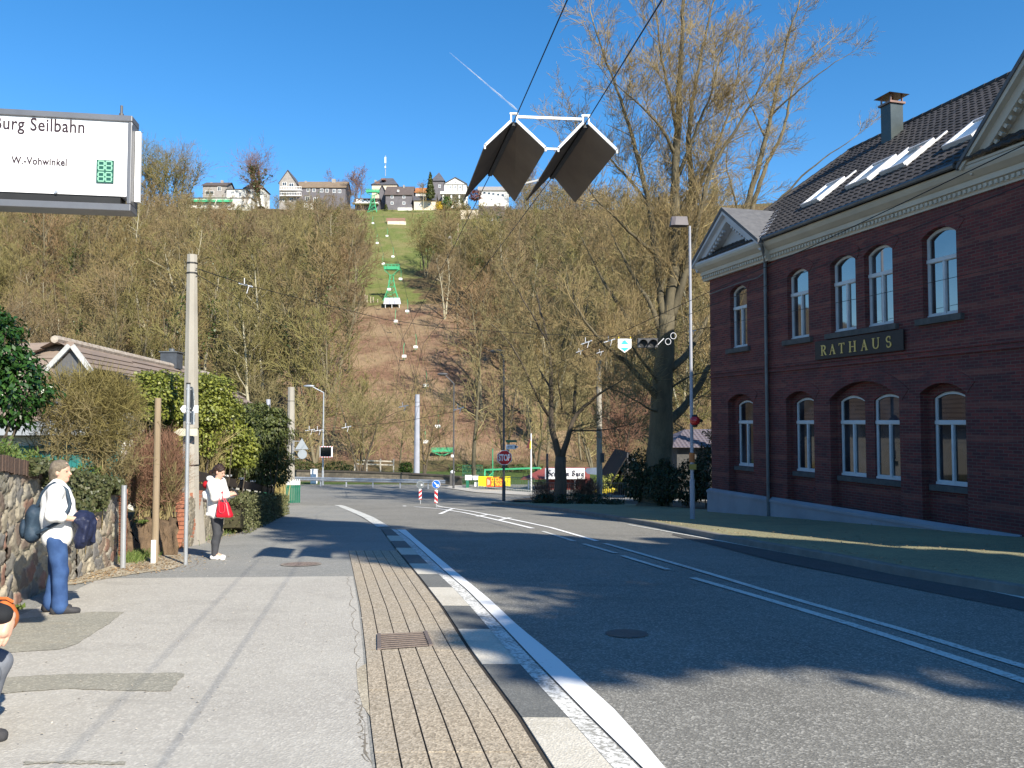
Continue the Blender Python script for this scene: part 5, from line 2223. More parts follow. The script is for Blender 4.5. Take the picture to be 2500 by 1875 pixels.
def twig_bush(name, label, base, ells, n, mats, seed, stems, L=(.35, .9), w=(.003, .006), up=.35, cat='bush', opt=None, levels=3, slen=.55):
	rs = np.random.RandomState(seed)
	R = random.Random(seed)
	rt = thing(name, label, cat, base)
	S = Seg()
	o = dict(OPT, up=up * .3, wig=.3, rmin=.0035, dens=1.4, ratio=.6, ang=(25, 70))
	o.update(opt or {})
	for e in ells:
		for _ in range(stems):
			p = (e[0] + R.uniform(-.45, .45) * e[3], e[1] + R.uniform(-.45, .45) * e[4], base[2])
			t = (e[0] + R.uniform(-.9, .9) * e[3], e[1] + R.uniform(-.9, .9) * e[4], e[2] + R.uniform(-.2, .9) * e[5])
			d = Vector(t) - Vector(p)
			Ln = d.length
			d.normalize()
			grow(S, R, p, tuple(d), Ln * slen * 1.4, .016, 0, levels, o)
	lv = np.array(S.l)
	V, Q = join([seg_mesh(S, lv <= 1, 4), seg_mesh(S, lv > 1, 3)])
	np_mesh('stems', V, Q, mats[0], rt)
	C, N = ell_points(rs, n, ells, (.35, 1.0), .12)
	k = C[:, 2] > base[2] + .05
	C, N = C[k], N[k]
	D = N * .45 + unit(rs, len(C)) + np.array([0, 0, up])
	D /= np.linalg.norm(D, axis=1, keepdims=True)
	V, Q = ribbons(C, D, rs.uniform(*L, len(C)) * .6, rs.uniform(*w, len(C)), rs)
	np_mesh('twigs', V, Q, mats[1], rt)
	return rt

M_HTW = twigmat('hedge_twig', [(.16, .13, .045), (.22, .185, .07), (.10, .085, .035)])
Yh = 13.6
z_ = lambda v, Y: P(0, v, Y).z
twig_bush('bare_hedge', 'tangled leafless olive brown hedge in front of the bungalow roof', (XU(240, Yh), Yh, bank_z(XU(240, Yh), 13.5)),
		  [(XU(155, Yh), Yh, z_(985, Yh), .44, .5, .50), (XU(225, Yh), Yh + .1, z_(980, Yh), .46, .5, .50), (XU(278, Yh), Yh + .3, z_(995, Yh), .24, .5, .44), (XU(265, Yh), Yh, z_(1060, Yh), .3, .3, .22)],
		  7000, (M_TWIGO, M_HTW), 41, 6, L=(.3, .6), w=(.0022, .005), slen=.44)
Ym = 20.4
leafy('ivy_mound', 'big rounded mound of yellow green ivy behind the concrete mast', 'bush', (XU(470, Ym), Ym, g(Ym)),
	  [(XU(400, 19.8), 19.8, z_(1000, 19.8), .62, .6, .90), (XU(372, 18.6), 18.6, z_(962, 18.6), .5, .45, .55), (XU(480, Ym), Ym, z_(1010, Ym), .8, .7, 1.0), (XU(545, 21.8), 21.8, z_(1060, 21.8), .66, .6, .9), (XU(590, 22.5), 22.5, z_(1100, 22.5), .5, .5, .5), (XU(515, 21), 21, z_(978, 21), .66, .6, .68)],
	  28000, .075, M_IVYY, .8, 5, 14, zmin=g(21) + .1)
Ybb = 15.95
twig_bush('round_bush', 'dense reddish brown round shrub behind the wooden post', (XU(372, Ybb), Ybb, P(372, 1268, Ybb).z),
		  [(XU(352, Ybb), Ybb, z_(1165, Ybb), .36, .36, .70), (XU(405, Ybb), Ybb + .1, z_(1160, Ybb), .32, .36, .70)],
		  5200, (M_TWIGO, M_TWR), 43, 26, L=(.3, .7), w=(.0025, .005), up=1.1, slen=.42, opt=dict(ang=(10, 32), wig=.12, up=.1))
twig_bush('willow_shrub', 'straw coloured upright twiggy shrub behind the dark plank fence', (XU(530, 20), 20, g(20) + .4),
		  [(XU(512, 20.6), 20.6, z_(1085, 20.6), .34, .3, .5), (XU(560, 22.6), 22.6, z_(1115, 22.6), .36, .3, .4)],
		  1300, (M_TWY, M_TWY), 44, 9, slen=.42, L=(.4, 1.0), w=(.004, .008), up=1.3, opt=dict(ang=(12, 36), wig=.12))
Yy = 27.0
leafy('yew_tree', 'dark green yew with black shaded underside left of the far concrete pole', 'tree', (XU(640, Yy), Yy, g(Yy)),
	  [(XU(640, Yy), Yy, z_(1065, Yy), .95, .8, .85), (XU(610, Yy), Yy + .3, z_(1020, Yy), .7, .7, .5), (XU(650, Yy), Yy + .4, z_(1135, Yy), .75, .7, .8), (XU(600, 25), 25, z_(1120, 25), .5, .5, .7), (XU(668, Yy), Yy, z_(1030, Yy), .5, .6, .45)],
	  15000, .13, M_YEW, .35, 6, 10, zmin=g(27) + .1, droop=.7)
leafy('evergreen_shrub', 'low dark green shrub tucked between willow twigs and plank fence', 'bush', (XU(545, 19.5), 19.5, g(19.5)),
	  [(XU(545, 24), 24, z_(1135, 24), .4, .3, .4), (XU(600, 28), 28, z_(1145, 28), .5, .4, .5), (XU(640, 31), 31, z_(1160, 31), .5, .4, .45)], 3000, .09, leafmat('mid_green_leaf', [(.04, .08, .02), (.09, .15, .035)], .4, .3), .5, 8, 5)

# clipped hedge along the footway
def box_leaves(name, label, A, B, w, h, n, size, m, seed, cat='hedge', base_dz=0.0, wob=.05):
	rs = np.random.RandomState(seed)
	A, B = Vector(A), Vector(B)
	d = B - A
	L = d.length
	d.normalize()
	q = Vector((-d.y, d.x, 0))
	rt = thing(name, label, cat, (A.x, A.y, g(A.y)))
	t = rs.uniform(0, L, n)
	s = rs.uniform(-1, 1, n)
	k = rs.uniform(0, 1, n)
	face = rs.randint(0, 5, n)
	s = np.where(face < 2, np.where(face == 0, 1, -1) * rs.uniform(.75, 1.05, n), s)
	k = np.where(face >= 2, np.where(face == 4, k, rs.uniform(.8, 1.05, n)), k)
	hh = h * (1 - .3 * t / L) * (1 + wob * np.sin(t * 5) + wob * np.sin(t * 13 + 1))
	gz = np.array([g(A.y + d.y * x) for x in t]) + base_dz
	C = np.stack([A.x + d.x * t + q.x * s * w / 2, A.y + d.y * t + q.y * s * w / 2, gz + k * hh], 1)
	Dd = unit(rs, n) + np.array([0, 0, .3])
	V, Q = leaf_quads(C, Dd, unit(rs, n) + np.array([0, 0, .4]), size, rs, .5)
	np_mesh('foliage', V, Q, m, rt)
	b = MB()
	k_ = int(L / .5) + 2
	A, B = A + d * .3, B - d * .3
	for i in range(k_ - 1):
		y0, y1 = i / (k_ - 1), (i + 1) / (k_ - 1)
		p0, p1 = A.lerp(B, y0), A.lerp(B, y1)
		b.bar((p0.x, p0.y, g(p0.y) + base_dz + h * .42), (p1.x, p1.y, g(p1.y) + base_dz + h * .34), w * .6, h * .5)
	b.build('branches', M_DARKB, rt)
	return rt

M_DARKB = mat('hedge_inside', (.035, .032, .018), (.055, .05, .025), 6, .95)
box_leaves('clipped_hedge', 'low clipped grey green hedge below the dark plank fence', (XU(556, 20.4), 20.4, 0), (XU(676, 31.5), 31.5, 0), 1.0, .98, 15000, .07, M_HEDGE, 9)
# grass and litter at its foot
rs0 = np.random.RandomState(12)

def grass_patch(name, label, pts, n, h, m, seed, kind='stuff', cat='grass', dz=0.0, zf=None):
	rs = np.random.RandomState(seed)
	C = []
	for (a, b, w) in pts:
		a, b = np.array(a), np.array(b)
		k = n // len(pts)
		t = rs.uniform(0, 1, (k, 1))
		C.append(a[None, :2] + (b - a)[None, :2] * t + rs.normal(0, w, (k, 2)))
	C = np.vstack(C)
	z = np.array([(zf(x, y) if zf else g(y)) for x, y in C]) + dz
	C = np.hstack([C, z[:, None]])
	D = unit(rs, len(C)) * .5 + np.array([0, 0, 1.])
	D /= np.linalg.norm(D, axis=1, keepdims=True)
	V, Q = ribbons(C, D, rs.uniform(.4, 1.1, len(C)) * h, .006, rs)
	o = np_mesh(name, V, Q, m)
	return tag(o, label, cat, kind=kind)

grass_patch('verge_grass', 'thin green grass along the foot of the clipped hedge and wall', [((-7.0, 19.5), (-8.9, 31.5), .12), ((-6.75, 15.0), (-7.1, 19.0), .1), ((-6.45, 13.9), (-6.8, 15.2), .12)], 2600, .16, M_GRASS, 3)
M_LITTER = leafmat('dead_leaf', [(.26, .15, .07), (.33, .22, .11), (.42, .34, .22), (.18, .10, .05)], .8, .1)

def litter(name, label, pts, n, size, m, seed, dz=.03):
	rs = np.random.RandomState(seed)
	C = []
	for (a, b, w) in pts:
		a, b = np.array(a), np.array(b)
		k = n // len(pts)
		t = rs.uniform(0, 1, (k, 1))
		C.append(a[None, :] + (b - a)[None, :] * t + rs.normal(0, w, (k, 2)))
	C = np.vstack(C)
	z = np.array([g(y) for x, y in C]) + dz
	C = np.hstack([C, z[:, None]])
	D = unit(rs, len(C)) * np.array([1, 1, .15])
	V, Q = leaf_quads(C, D, unit(rs, len(C)) * .25 + np.array([0, 0, 1.]), size, rs, .7)
	return tag(np_mesh(name, V, Q, m), label, 'leaf litter', kind='stuff')

litter('leaf_litter', 'dry leaves along the hedge foot and the gritty verge', [((-6.7, 18.0), (-8.2, 29.5), .16), ((-6.2, 15.2), (-5.6, 13.0), .35), ((-6.2, 11.5), (-6.0, 13.5), .2)], 1500, .042, M_LITTER, 5)
litter('grit', 'pale grit and bits scattered on the footway', [((-4.6, 5), (-3.0, 12), 1.1), ((-6.0, 13.6), (-4.8, 15.5), .6), ((-2.5, 5), (-2.2, 12), .5)], 700, .019, leafmat('pale_grit', [(.5, .45, .37), (.58, .54, .47), (.25, .2, .14)], .9, 0), 6, dz=.025)

# plants on the wall
def wall_plants():
	rs = np.random.RandomState(8)

	def wx(y):
		return by_y([Vector((-5.35, 7.0, 0)), Vector((-5.78, 9.4, 0)), Vector((-6.3, 11.9, 0)), Vector((-6.6, 13.75, 0))], [y])[0]
	rt = thing('ivy', 'dark ivy hanging over the right half of the rubble wall', 'ivy', (wx(11.4), 11.4, g(11.4)))
	C = []
	while len(C) < 4200:
		y = rs.uniform(9.9, 13.6)
		f = 1 - abs((y - 11.2) / (1.25 if y < 11.2 else 2.6))
		dp = max(.1, f) * .95 + .12 * math.sin(y * 9)
		z = wall_top(y) + .05 - dp * rs.uniform(0, 1) ** .8
		C.append((wx(y) + .05 + rs.uniform(0, .12), y, z))
	C = np.array(C)
	V, Q = leaf_quads(C, unit(rs, len(C)) * .6 + np.array([0, 0, -.6]), unit(rs, len(C)) * .5 + np.array([1, -.5, .3]), .062, rs, .8)
	np_mesh('foliage', V, Q, leafmat('wall_ivy_leaf', [(.03, .042, .016), (.07, .085, .032), (.10, .10, .045), (.05, .06, .02)], .45, .2), rt)
	b = MB()
	R = random.Random(3)
	for k in range(7):
		y = 10.6 + k * .35
		b.tube([(wx(y) + .05, y, wall_top(y)), (wx(y) + .07, y + .1, wall_top(y) - .5), (wx(y + .2) + .05, y + .2, wall_top(y) - R.uniform(.8, 1.4))], [.012, .01, .006], 5)
	b.build('stems', M_TWIGO, rt)
	rt = thing('ground_cover', 'bright green creeping plants along the top of the rubble wall', 'plant', (wx(10) - .4, 10, wall_top(10)))
	n = 11000
	y = rs.uniform(6, 14.0, n)
	d = rs.uniform(-.05, 1, n) ** 1.2
	d = np.abs(d)
	X = np.array([wx(q) for q in y]) - .12 - d * 1.1
	Z = np.array([bank_z(x_, q) for x_, q in zip(X, y)])
	hz = .16 + .2 * np.sin(y * 4.2 + X * 3) ** 2
	C = np.stack([X, y, Z + rs.uniform(0, 1, n) * hz + .03], 1)
	V, Q = leaf_quads(C, unit(rs, n) + np.array([0, 0, .8]), unit(rs, n), .065, rs, .35)
	np_mesh('foliage', V, Q, leafmat('cover_leaf', [(.08, .14, .03), (.13, .20, .045), (.18, .22, .06), (.06, .10, .025)], .55, .35), rt)
	for nm, lb, x_, y_, n_, s_ in (('weed', 'small green weed at the foot of the wall behind the person with the rucksack', wx(9.3) + .12, 9.35, 60, .11), ('weed', 'little green weed growing from the middle of the rubble wall', wx(12.6) + .06, 12.6, 50, .05), ('weed', 'green weed beside the raked end of the rubble wall', -6.62, 14.15, 90, .07), ('weed', 'low green weeds on the leafy bank under the round reddish shrub', XU(352, 15.6), 15.6, 120, .06)):
		z0 = {50: .28, 120: P(352, 1275, 15.6).z}.get(n_, g(y_))
		C = np.array([[x_, y_, z0]]) + rs.normal(0, 1, (n_, 3)) * np.array([.05, .06, .02])
		C[:, 2] = np.maximum(C[:, 2], z0 + .01)
		V, Q = leaf_quads(C, unit(rs, n_) * .8 + np.array([.2, 0, .8]), unit(rs, n_), s_, rs, .4)
		tag(np_mesh(nm, V, Q, M_GRASS), lb, 'plant')

wall_plants()
# reeds beside the green fence
rsx = np.random.RandomState(4)
Yr = 42.5
rt = thing('reed_clump', 'tall straw yellow reeds beside the green picket fence', 'reeds', (XU(676, Yr), Yr, g(Yr)))
n = 620
C = np.stack([XU(676, Yr) + rsx.normal(0, .2, n), Yr + rsx.normal(0, .25, n), np.full(n, g(Yr))], 1)
D = unit(rsx, n) * .16 + np.array([0, 0, 1.])
V, Q = ribbons(C, D / np.linalg.norm(D, axis=1, keepdims=True), rsx.uniform(.8, 2.0, n), .016, rsx)
np_mesh('stalks', V, Q, M_REED, rt)

# shrubs around the corner
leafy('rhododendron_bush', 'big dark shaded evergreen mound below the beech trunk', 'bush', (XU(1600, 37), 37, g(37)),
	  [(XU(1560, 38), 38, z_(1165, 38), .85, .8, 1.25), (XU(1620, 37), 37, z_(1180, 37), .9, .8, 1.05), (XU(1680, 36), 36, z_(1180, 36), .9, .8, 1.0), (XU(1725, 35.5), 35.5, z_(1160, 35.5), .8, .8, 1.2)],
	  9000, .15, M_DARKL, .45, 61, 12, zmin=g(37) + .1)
twig_bush('bare_shrub', 'low dark leafless shrub left of the forked tree trunk', (XU(1325, 43), 43, g(43)),
		  [(XU(1322, 43), 43, z_(1205, 43), .5, .45, .62), (XU(1345, 42.6), 42.6, z_(1220, 42.6), .4, .4, .4)], 900, (M_BARKD, M_TWR), 63, 9, w=(.006, .012), up=.6)
twig_bush('bare_shrub', 'low dark leafless shrub between the forked tree and the concrete pole', (XU(1425, 43), 43, g(43)),
		  [(XU(1412, 43), 43, z_(1205, 43), .45, .4, .7), (XU(1440, 43), 43, z_(1205, 43), .42, .4, .68)], 1100, (M_BARKD, M_TWR), 64, 10, w=(.006, .012), up=.8)
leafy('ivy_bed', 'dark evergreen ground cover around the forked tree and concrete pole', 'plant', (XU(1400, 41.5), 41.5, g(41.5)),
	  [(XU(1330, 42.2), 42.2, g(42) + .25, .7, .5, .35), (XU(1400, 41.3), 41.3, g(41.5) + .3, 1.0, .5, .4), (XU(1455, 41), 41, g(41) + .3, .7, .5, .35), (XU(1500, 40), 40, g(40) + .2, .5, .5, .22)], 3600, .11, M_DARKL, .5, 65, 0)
leafy('hedge_bush', 'round bright green bush behind the parapet beside the grey mast', 'bush', (XU(992, 90), 90, T(XU(992, 90), 90)),
	  [(XU(992, 90), 90, z_(1144, 90), .75, .7, .75)], 900, .22, leafmat('bright_bush_leaf', [(.06, .11, .02), (.12, .18, .03)], .5, .3), .6, 66, 3)
leafy('garden_hedge', 'long olive hedge behind the parapet wall at the far left', 'hedge', (XU(790, 95), 95, T(XU(790, 95), 95)),
	  [(XU(735, 95), 95, z_(1143, 95), 1.6, .8, .9), (XU(780, 95), 95, z_(1146, 95), 1.6, .8, .8), (XU(825, 95), 95, z_(1144, 95), 1.4, .8, .9), (XU(850, 94), 94, z_(1148, 94), .9, .7, .7)], 2600, .24, leafmat('olive_hedge_leaf', [(.12, .135, .04), (.19, .20, .06), (.09, .11, .03)], .6, .3), .5, 67, 4)
leafy('playground_hedge', 'green hedge behind the swing frame on the playground', 'hedge', (XU(1200, 96), 96, T(XU(1200, 96), 96)),
	  [(XU(1120 + 46 * i, 96), 96, z_(1150, 96), 1.4, .8, .85) for i in range(5)], 2600, .24, leafmat('playground_leaf', [(.07, .12, .03), (.12, .17, .04), (.05, .08, .02)], .6, .3), .5, 68, 4)
# dark conifer branch peeping out left of the town hall corner
leafy('spruce', 'dark spruce showing just left of the town hall corner', 'tree', (XU(1775, 42), 42, g(42)),
	  [(XU(1790, 42), 42, z_(1020, 42), 1.0, .8, .5), (XU(1775, 42), 42, z_(1060, 42), 1.2, .9, .45), (XU(1790, 42), 42, z_(970, 42), .7, .7, .5), (XU(1790, 42), 42, z_(1120, 42), 1.2, .9, .6)], 2600, .2, M_YEW, .3, 69, 4, droop=.6, spr=1.0)

# evergreens beside the street behind the viewer: they throw the shade across the road
def evergreen(label, x, y, H, rad, n, seed, gap=.5):
	rs = np.random.RandomState(seed)
	rt = thing('evergreen_tree', label, 'tree', (x, y, g(y)), group=None)
	b = MB()
	b.tube([(x, y, g(y) - .2), (x, y, g(y) + H * .5), (x, y, g(y) + H * .97)], [.36, .22, .03], 8)
	b.build('trunk', M_BARKD, rt)
	t = rs.uniform(.06, 1, n) ** .9
	lay = np.floor(t * H / .9)
	prof = np.where(t < .38, 1.0, np.sqrt(np.maximum(0, 1 - ((t - .38) / .63) ** 2)))
	az = rs.uniform(0, 6.283, n)
	bough = rs.uniform(.55, 1.12, 4000)[(lay * 9 + np.floor(az / 6.283 * 9)).astype(int) % 4000]
	rr = rad * prof * bough * np.sqrt(rs.uniform(.02, 1, n))
	C = np.stack([x + rr * np.cos(az), y + rr * np.sin(az), g(y) + t * H - rr * .12], 1)
	if rad > 3:
		m = 1500
		f = rs.uniform(0, 1, m)
		C[:m] = np.array([x, y, g(y) + 13.6]) - np.array([.827, .562, .02])[None, :] * (2 + 2.6 * f[:, None]) + rs.normal(0, 1, (m, 3)) * (.5 - .3 * f[:, None])
	D = np.stack([np.cos(az), np.sin(az), np.full(n, -.3)], 1) + unit(rs, n) * .5
	V, Q = leaf_quads(C, D, unit(rs, n), .52, rs, .5)
	np_mesh('crown', V, Q, M_YEW, rt)
	return rt

def pq(p, q):
	return .827 * p - .562 * q, .562 * p + .827 * q

evergreen('tallest columnar evergreen beside the street behind the viewer', *pq(8.75, -15), 28.5, 3.1, 24000, 81)
evergreen('middle sized evergreen beside the street behind the viewer', *pq(11.6, -13), 19.5, 2.4, 16000, 82)
evergreen('smallest evergreen beside the street, nearest the town hall', *pq(13.7, -11), 16.0, 1.8, 9000, 83)

litter('leaf_litter', 'scattered dry leaves along the right hand kerb and the foot of the town hall', [((4.2, 25.5), (6.4, 11.0), .1), ((8.2, 28.5), (11.6, 17.5), .35), ((6.2, 20), (9.5, 13), .9)], 700, .05, M_LITTER, 15, dz=.145)

# ------------------------------------------------------------------ street furniture
M_GALV = mat('galvanised_steel', (.50, .52, .54), (.40, .42, .45), 5, .42, .55)
M_CONC = mat('old_concrete', (.36, .335, .29), (.27, .25, .215), 2.2, .9, bump=.35, stretch=(1, 1, .3))
M_CONC2 = mat('grey_painted_concrete', (.36, .37, .42), (.28, .29, .33), 1.4, .8, bump=.2)
M_WOOD = mat('weathered_wood', (.33, .26, .18), (.23, .175, .115), 4, .9, bump=.4, stretch=(1, 1, .15))
M_WHITE = mat('white_sheet', (.80, .80, .80), (.74, .74, .74), 3, .45)
M_SIGNBACK = mat('sign_back_grey', (.16, .18, .19), (.13, .145, .155), 3, .5, .2)
M_SIGNBACKL = mat('pale_sign_back', (.38, .42, .45), (.34, .38, .41), 3, .5, .2)
M_RED = mat('traffic_red', (.55, .02, .025), (.48, .018, .022), 4, .45)
M_BLUE = mat('traffic_blue', (.015, .13, .52), (.012, .11, .45), 4, .45)
M_DGREEN = mat('dark_green_paint', (.02, .16, .10), (.015, .12, .075), 3, .5)
M_LGREEN = mat('light_green_paint', (.07, .40, .20), (.05, .32, .15), 2, .5)
M_DKPOLE = mat('dark_grey_pole', (.10, .10, .105), (.07, .07, .075), 4, .55, .2)
M_PLANK = mat('dark_stained_plank', (.048, .036, .03), (.032, .025, .021), 3, .7, bump=.3, stretch=(.3, .3, 2))

def vground(x, y):
	return g(y)

# --- departure board
YD = 4.6
BR, BB = P(323, 282, YD), P(321, 515, YD)

def departure_board():
	rz = math.atan(1 / 6.2)
	loc = Vector((BR.x, BR.y, 0))
	rt = thing('departure_board', 'white departure display board with stop name, route and small green digits', 'display board', loc, rz)
	W = 1.9
	zt, zb = BR.z, BB.z
	f = MB()
	f.bx(-W, 0, .0, .14, zt - .035, zt)
	f.bx(-W, 0, .0, .14, zb, zb + .04)
	f.bx(-.022, 0, .0, .14, zb + .041, zt - .036)
	f.bx(-W, -W + .03, .0, .14, zb + .041, zt - .036)
	f.build('frame', mat('board_frame', (.20, .20, .21), (.16, .16, .17), 5, .4, .5), rt, local=True, bevel=.004)
	p = MB()
	p.bx(-W + .031, -.023, .012, .13, zb + .085, zt - .036)
	p.build('panel', mat('board_white', (.86, .86, .87), (.84, .84, .85), 2, .35), rt, local=True)
	s = MB()
	s.bx(-W + .031, -.06, .02, .12, zb + .041, zb + .084)
	s.build('slot', M_BLACK, rt, local=True)
	s = MB()
	s.bx(.002, .03, .06, .09, zb + .07, zt - .07)
	s.build('side_panel', M_WHITE, rt, local=True)
	an = MB()
	xa = (290 - 323) / 2000 * YD
	an.tube([(xa, .06, zt), (xa, .06, zt + .028)], .013, 8)
	an.tube([(xa, .06, zt + .028), (xa, .06, zt + .075)], .0075, 8)
	an.build('antenna', M_DKPOLE, rt, local=True)
	M_TXT = mat('board_lettering', (.035, .02, .03), (.03, .018, .026), 5, .6)

	def txt(body, size, u_end, v_base, narrow=.8):
		V, F = tex_text(body, size, extrude=.001, narrow=narrow, space=1.06, bold=.0015)
		xs = [v[0] for v in V]
		p_ = P(u_end, v_base, YD - .03)
		xe = (p_.x - loc.x) / math.cos(rz)
		b = MB()
		b.add([(v[0] - max(xs) + xe, .0105 - v[2] * .5, v[1] + p_.z) for v in V], F)
		b.build('lettering', M_TXT, rt, local=True)
	k = YD / 2000
	txt('Burg Seilbahn', 31 * k / .69, 207, 325, .80)
	txt('683', 17.5 * k / .69, 14, 398, .80)
	txt('W.-Vohwinkel', 17.5 * k / .69, 167, 407, .80)
	x0, x1 = [(P(u, 400, YD - .03).x - loc.x) / math.cos(rz) for u in (235, 274)]
	z0, z1 = P(255, 445, YD - .03).z, P(255, 389, YD - .03).z
	d = MB()
	d.bx(x0, x1, .004, .0115, z0, z1)
	lcd = d.build('digit_display', mat('lcd_green', (.02, .09, .07), (.016, .075, .06), 4, .35), rt, local=True)
	q = MB()
	mw, mh = (x1 - x0), (z1 - z0)
	for r_ in range(2):
		for c_ in range(2):
			cx = x0 + mw * (.28 + .44 * c_)
			cz = z0 + mh * (.26 + .49 * r_)
			w_, h_ = mw * .17, mh * .19
			t_ = mw * .075
			for z in (-h_, 0, h_):
				q.bx(cx - w_, cx + w_, .002, .0036, cz + z - t_ / 2, cz + z + t_ / 2)
			for xx in (-w_, w_):
				for (za, zb_) in ((-h_ + t_ / 2 + .0005, -t_ / 2 - .0005), (t_ / 2 + .0005, h_ - t_ / 2 - .0005)):
					q.bx(cx + xx - t_ / 2, cx + xx + t_ / 2, .002, .0036, cz + za, cz + zb_)
	q.build('digits', mat('lcd_segment', (.24, .50, .36), (.22, .46, .33), 4, .5), lcd, local=True)
	sc = MB()
	for u, v in ((144, 471), (314, 298), (308, 489)):
		pp = P(u, v, YD - .03)
		xx = (pp.x - loc.x) / math.cos(rz)
		sc.tube([(xx, .0115, pp.z), (xx, .002, pp.z)], .009, 10)
	sc.build('screws', M_GALV, rt, local=True)
	po = MB()
	po.tube([(-1.45, .18, g(4.4) - .1), (-1.45, .18, zt + .1)], .07, 12)
	po.bx(-1.7, -1.2, .141, .2, zb + .2, zb + .3)
	po.build('post', M_GALV, rt, local=True)

departure_board()

# --- trough shields on the trolley wires
def wire_shields():
	M_BOARD = mat('shield_board', (.17, .14, .115), (.12, .10, .085), 2.2, .75)
	specs = [((1255, 299), (1184, 358), (1332, 364), (1196, 424), (1133, 488), (1256, 492), 'left one of the two roof shaped shields hanging on the overhead wires'),
			 ((1430, 304), (1363, 365), (1506, 369), (1347, 431), (1285, 491), (1404, 495), 'right one of the two roof shaped shields hanging on the overhead wires')]
	Yn, Yf = 8.4, 10.1
	prev = None
	for n_, (a, b, c_, d, e, f, lab) in enumerate(specs):
		rn, ln_, rr_ = P(*a, Yn), P(*b, Yn), P(*c_, Yn)
		rf, lf, rf2 = P(*d, Yf), P(*e, Yf), P(*f, Yf)
		rt = thing('wire_shield', lab, 'wire shield', rn, group='roof shaped wire shields')
		for s_, (p0, p1, q1, q0) in enumerate(((rn, ln_, lf, rf), (rn, rr_, rf2, rf))):
			sg = -1 if s_ == 0 else 1
			p0, q0 = p0 + Vector((.022 * sg, 0, 0)), q0 + Vector((.022 * sg, 0, 0))
			nn = (p1 - p0).cross(q0 - p0).normalized()
			if nn.z < 0:
				nn = -nn
			m = MB()
			vs = [p0, p1, q1, q0] + [v + nn * .012 for v in (p0, p1, q1, q0)]
			m.add(vs, [(0, 1, 2, 3), (7, 6, 5, 4), (0, 4, 5, 1), (1, 5, 6, 2), (2, 6, 7, 3), (3, 7, 4, 0)])
			m.build('plate', M_BOARD, rt)
		t = MB()
		t.bar(rn - Vector((0, 0, .015)), rf - Vector((0, 0, .015)), .05, .035)
		t.build('ridge_bar', M_BLACK, rt)
		w = MB()
		for p1 in (ln_, rr_):
			sg = -1 if p1 is ln_ else 1
			w.bar(rn + Vector((.028 * sg, -.014, .012)), p1 + Vector((0, -.014, .006)), .022, .026)
			w.bar(p1 + Vector((0, -.014, .018)), p1 + Vector((0, -.014, -.03)), .018, .022)
		for sg in (-1, 1):
			w.bx(rn.x + sg * .03 - .008, rn.x + sg * .03 + .008, rn.y - .03, rn.y, rn.z + .012, rn.z + .075)
		w.bx(rn.x - .045, rn.x + .045, rn.y - .031, rn.y - .001, rn.z + .076, rn.z + .094)
		if prev is None:
			prev = (rn, rr_, rf2)
		else:
			w.build('white_frame', M_WHITE, rt)
			rt = thing('spacer_frame', 'white spacer bars linking the two roof shaped wire shields', 'spacer', prev[0])
			w = MB()
			w.bar((prev[0].x + .04, rn.y - .012, prev[0].z + .055), (rn.x - .04, rn.y - .012, rn.z + .05), .02, .026)
			w.build('bar', M_WHITE, rt)
			w = MB()
			w.bar(prev[1] + Vector((.004, -.01, 0)), ln_ + Vector((-.004, -.01, 0)), .018, .02)
			w.build('bar', M_WHITE, rt)
			w = MB()
			w.bar(prev[1].lerp(prev[2], .62) + Vector((.003, 0, .005)), ln_.lerp(lf, .56) + Vector((-.003, 0, .005)), .02, .02)
		w.build('white_frame' if n_ == 0 else 'bar', M_WHITE, rt)

wire_shields()

M_WIRE = mat('dark_wire', (.012, .012, .014), (.018, .018, .02), 8, .5, .3)
M_INS = mat('white_insulator', (.72, .72, .74), (.62, .62, .65), 8, .4)

def wire(label, pts, r=.008, name='overhead_wire', cat='wire', group=None, sag=0.0):
	W = [p if isinstance(p, Vector) else P(*p) for p in pts]
	b = MB()
	if sag:
		n = 14
		a, c_ = W[0], W[-1]
		W = [a.lerp(c_, i / n) - Vector((0, 0, sag * 4 * (i / n) * (1 - i / n))) for i in range(n + 1)]
	b.tube(W, r, 5)
	o = b.build(name, M_WIRE)
	return tag(o, label, cat, group)

wl = [P(1255, 291, 8.4), P(1385, 0, 5.9)]
dl = (wl[1] - wl[0])
wire('left trolley wire through the left roof shaped shield', [wl[1] + dl * 6, wl[1], P(1255, 296, 8.4), P(1196, 428, 10.1), P(1109, 600, 14.5), P(981, 831, 24), P(964, 989, 46)], .0056, group='trolley wires')
wl = [P(1430, 296, 8.4), P(1616, 0, YD - .03)]
dl = (wl[1] - wl[0])
wire('right trolley wire through the right roof shaped shield', [wl[1] + dl * 6, wl[1], P(1430, 301, 8.4), P(1346, 435, 10.1), P(1223, 600, 14.5), P(1080, 782, 21), P(1034, 837, 24), P(996, 998, 46)], .0056, group='trolley wires')
wire('upper trolley wire passing in front of the cornice of the brick town hall', [P(2500, 354, 9.8) * 2 - P(1977, 604, 14.5), P(2500, 354, 9.8), P(1977, 604, 14.5), P(1750, 704, 17.8), P(1417, 858, 27), P(1180, 985, 52)], .008, group='trolley wires')
wire('lower trolley wire passing in front of the town hall windows', [P(2500, 450, 9.2) * 2 - P(1977, 660, 14), P(2500, 450, 9.2), P(1977, 660, 14), P(1750, 740, 17.2), P(1417, 876, 26.4), P(1180, 998, 52)], .006, group='trolley wires')
wire('thin feeder cable crossing the brick front below the upper windows', [P(1660, 812, 28.5), P(2100, 728, 21), P(2500, 639, 16.8)], .007)
wire('span wire from the concrete mast at the left across the street', [P(478, 655, 17.5), P(605, 697, 20), P(936, 779, 25), P(1071, 799, 25.5), P(1300, 815, 27), P(1525, 822, 29), P(1660, 811, 29.6), P(1760, 796, 30.9)], .009)
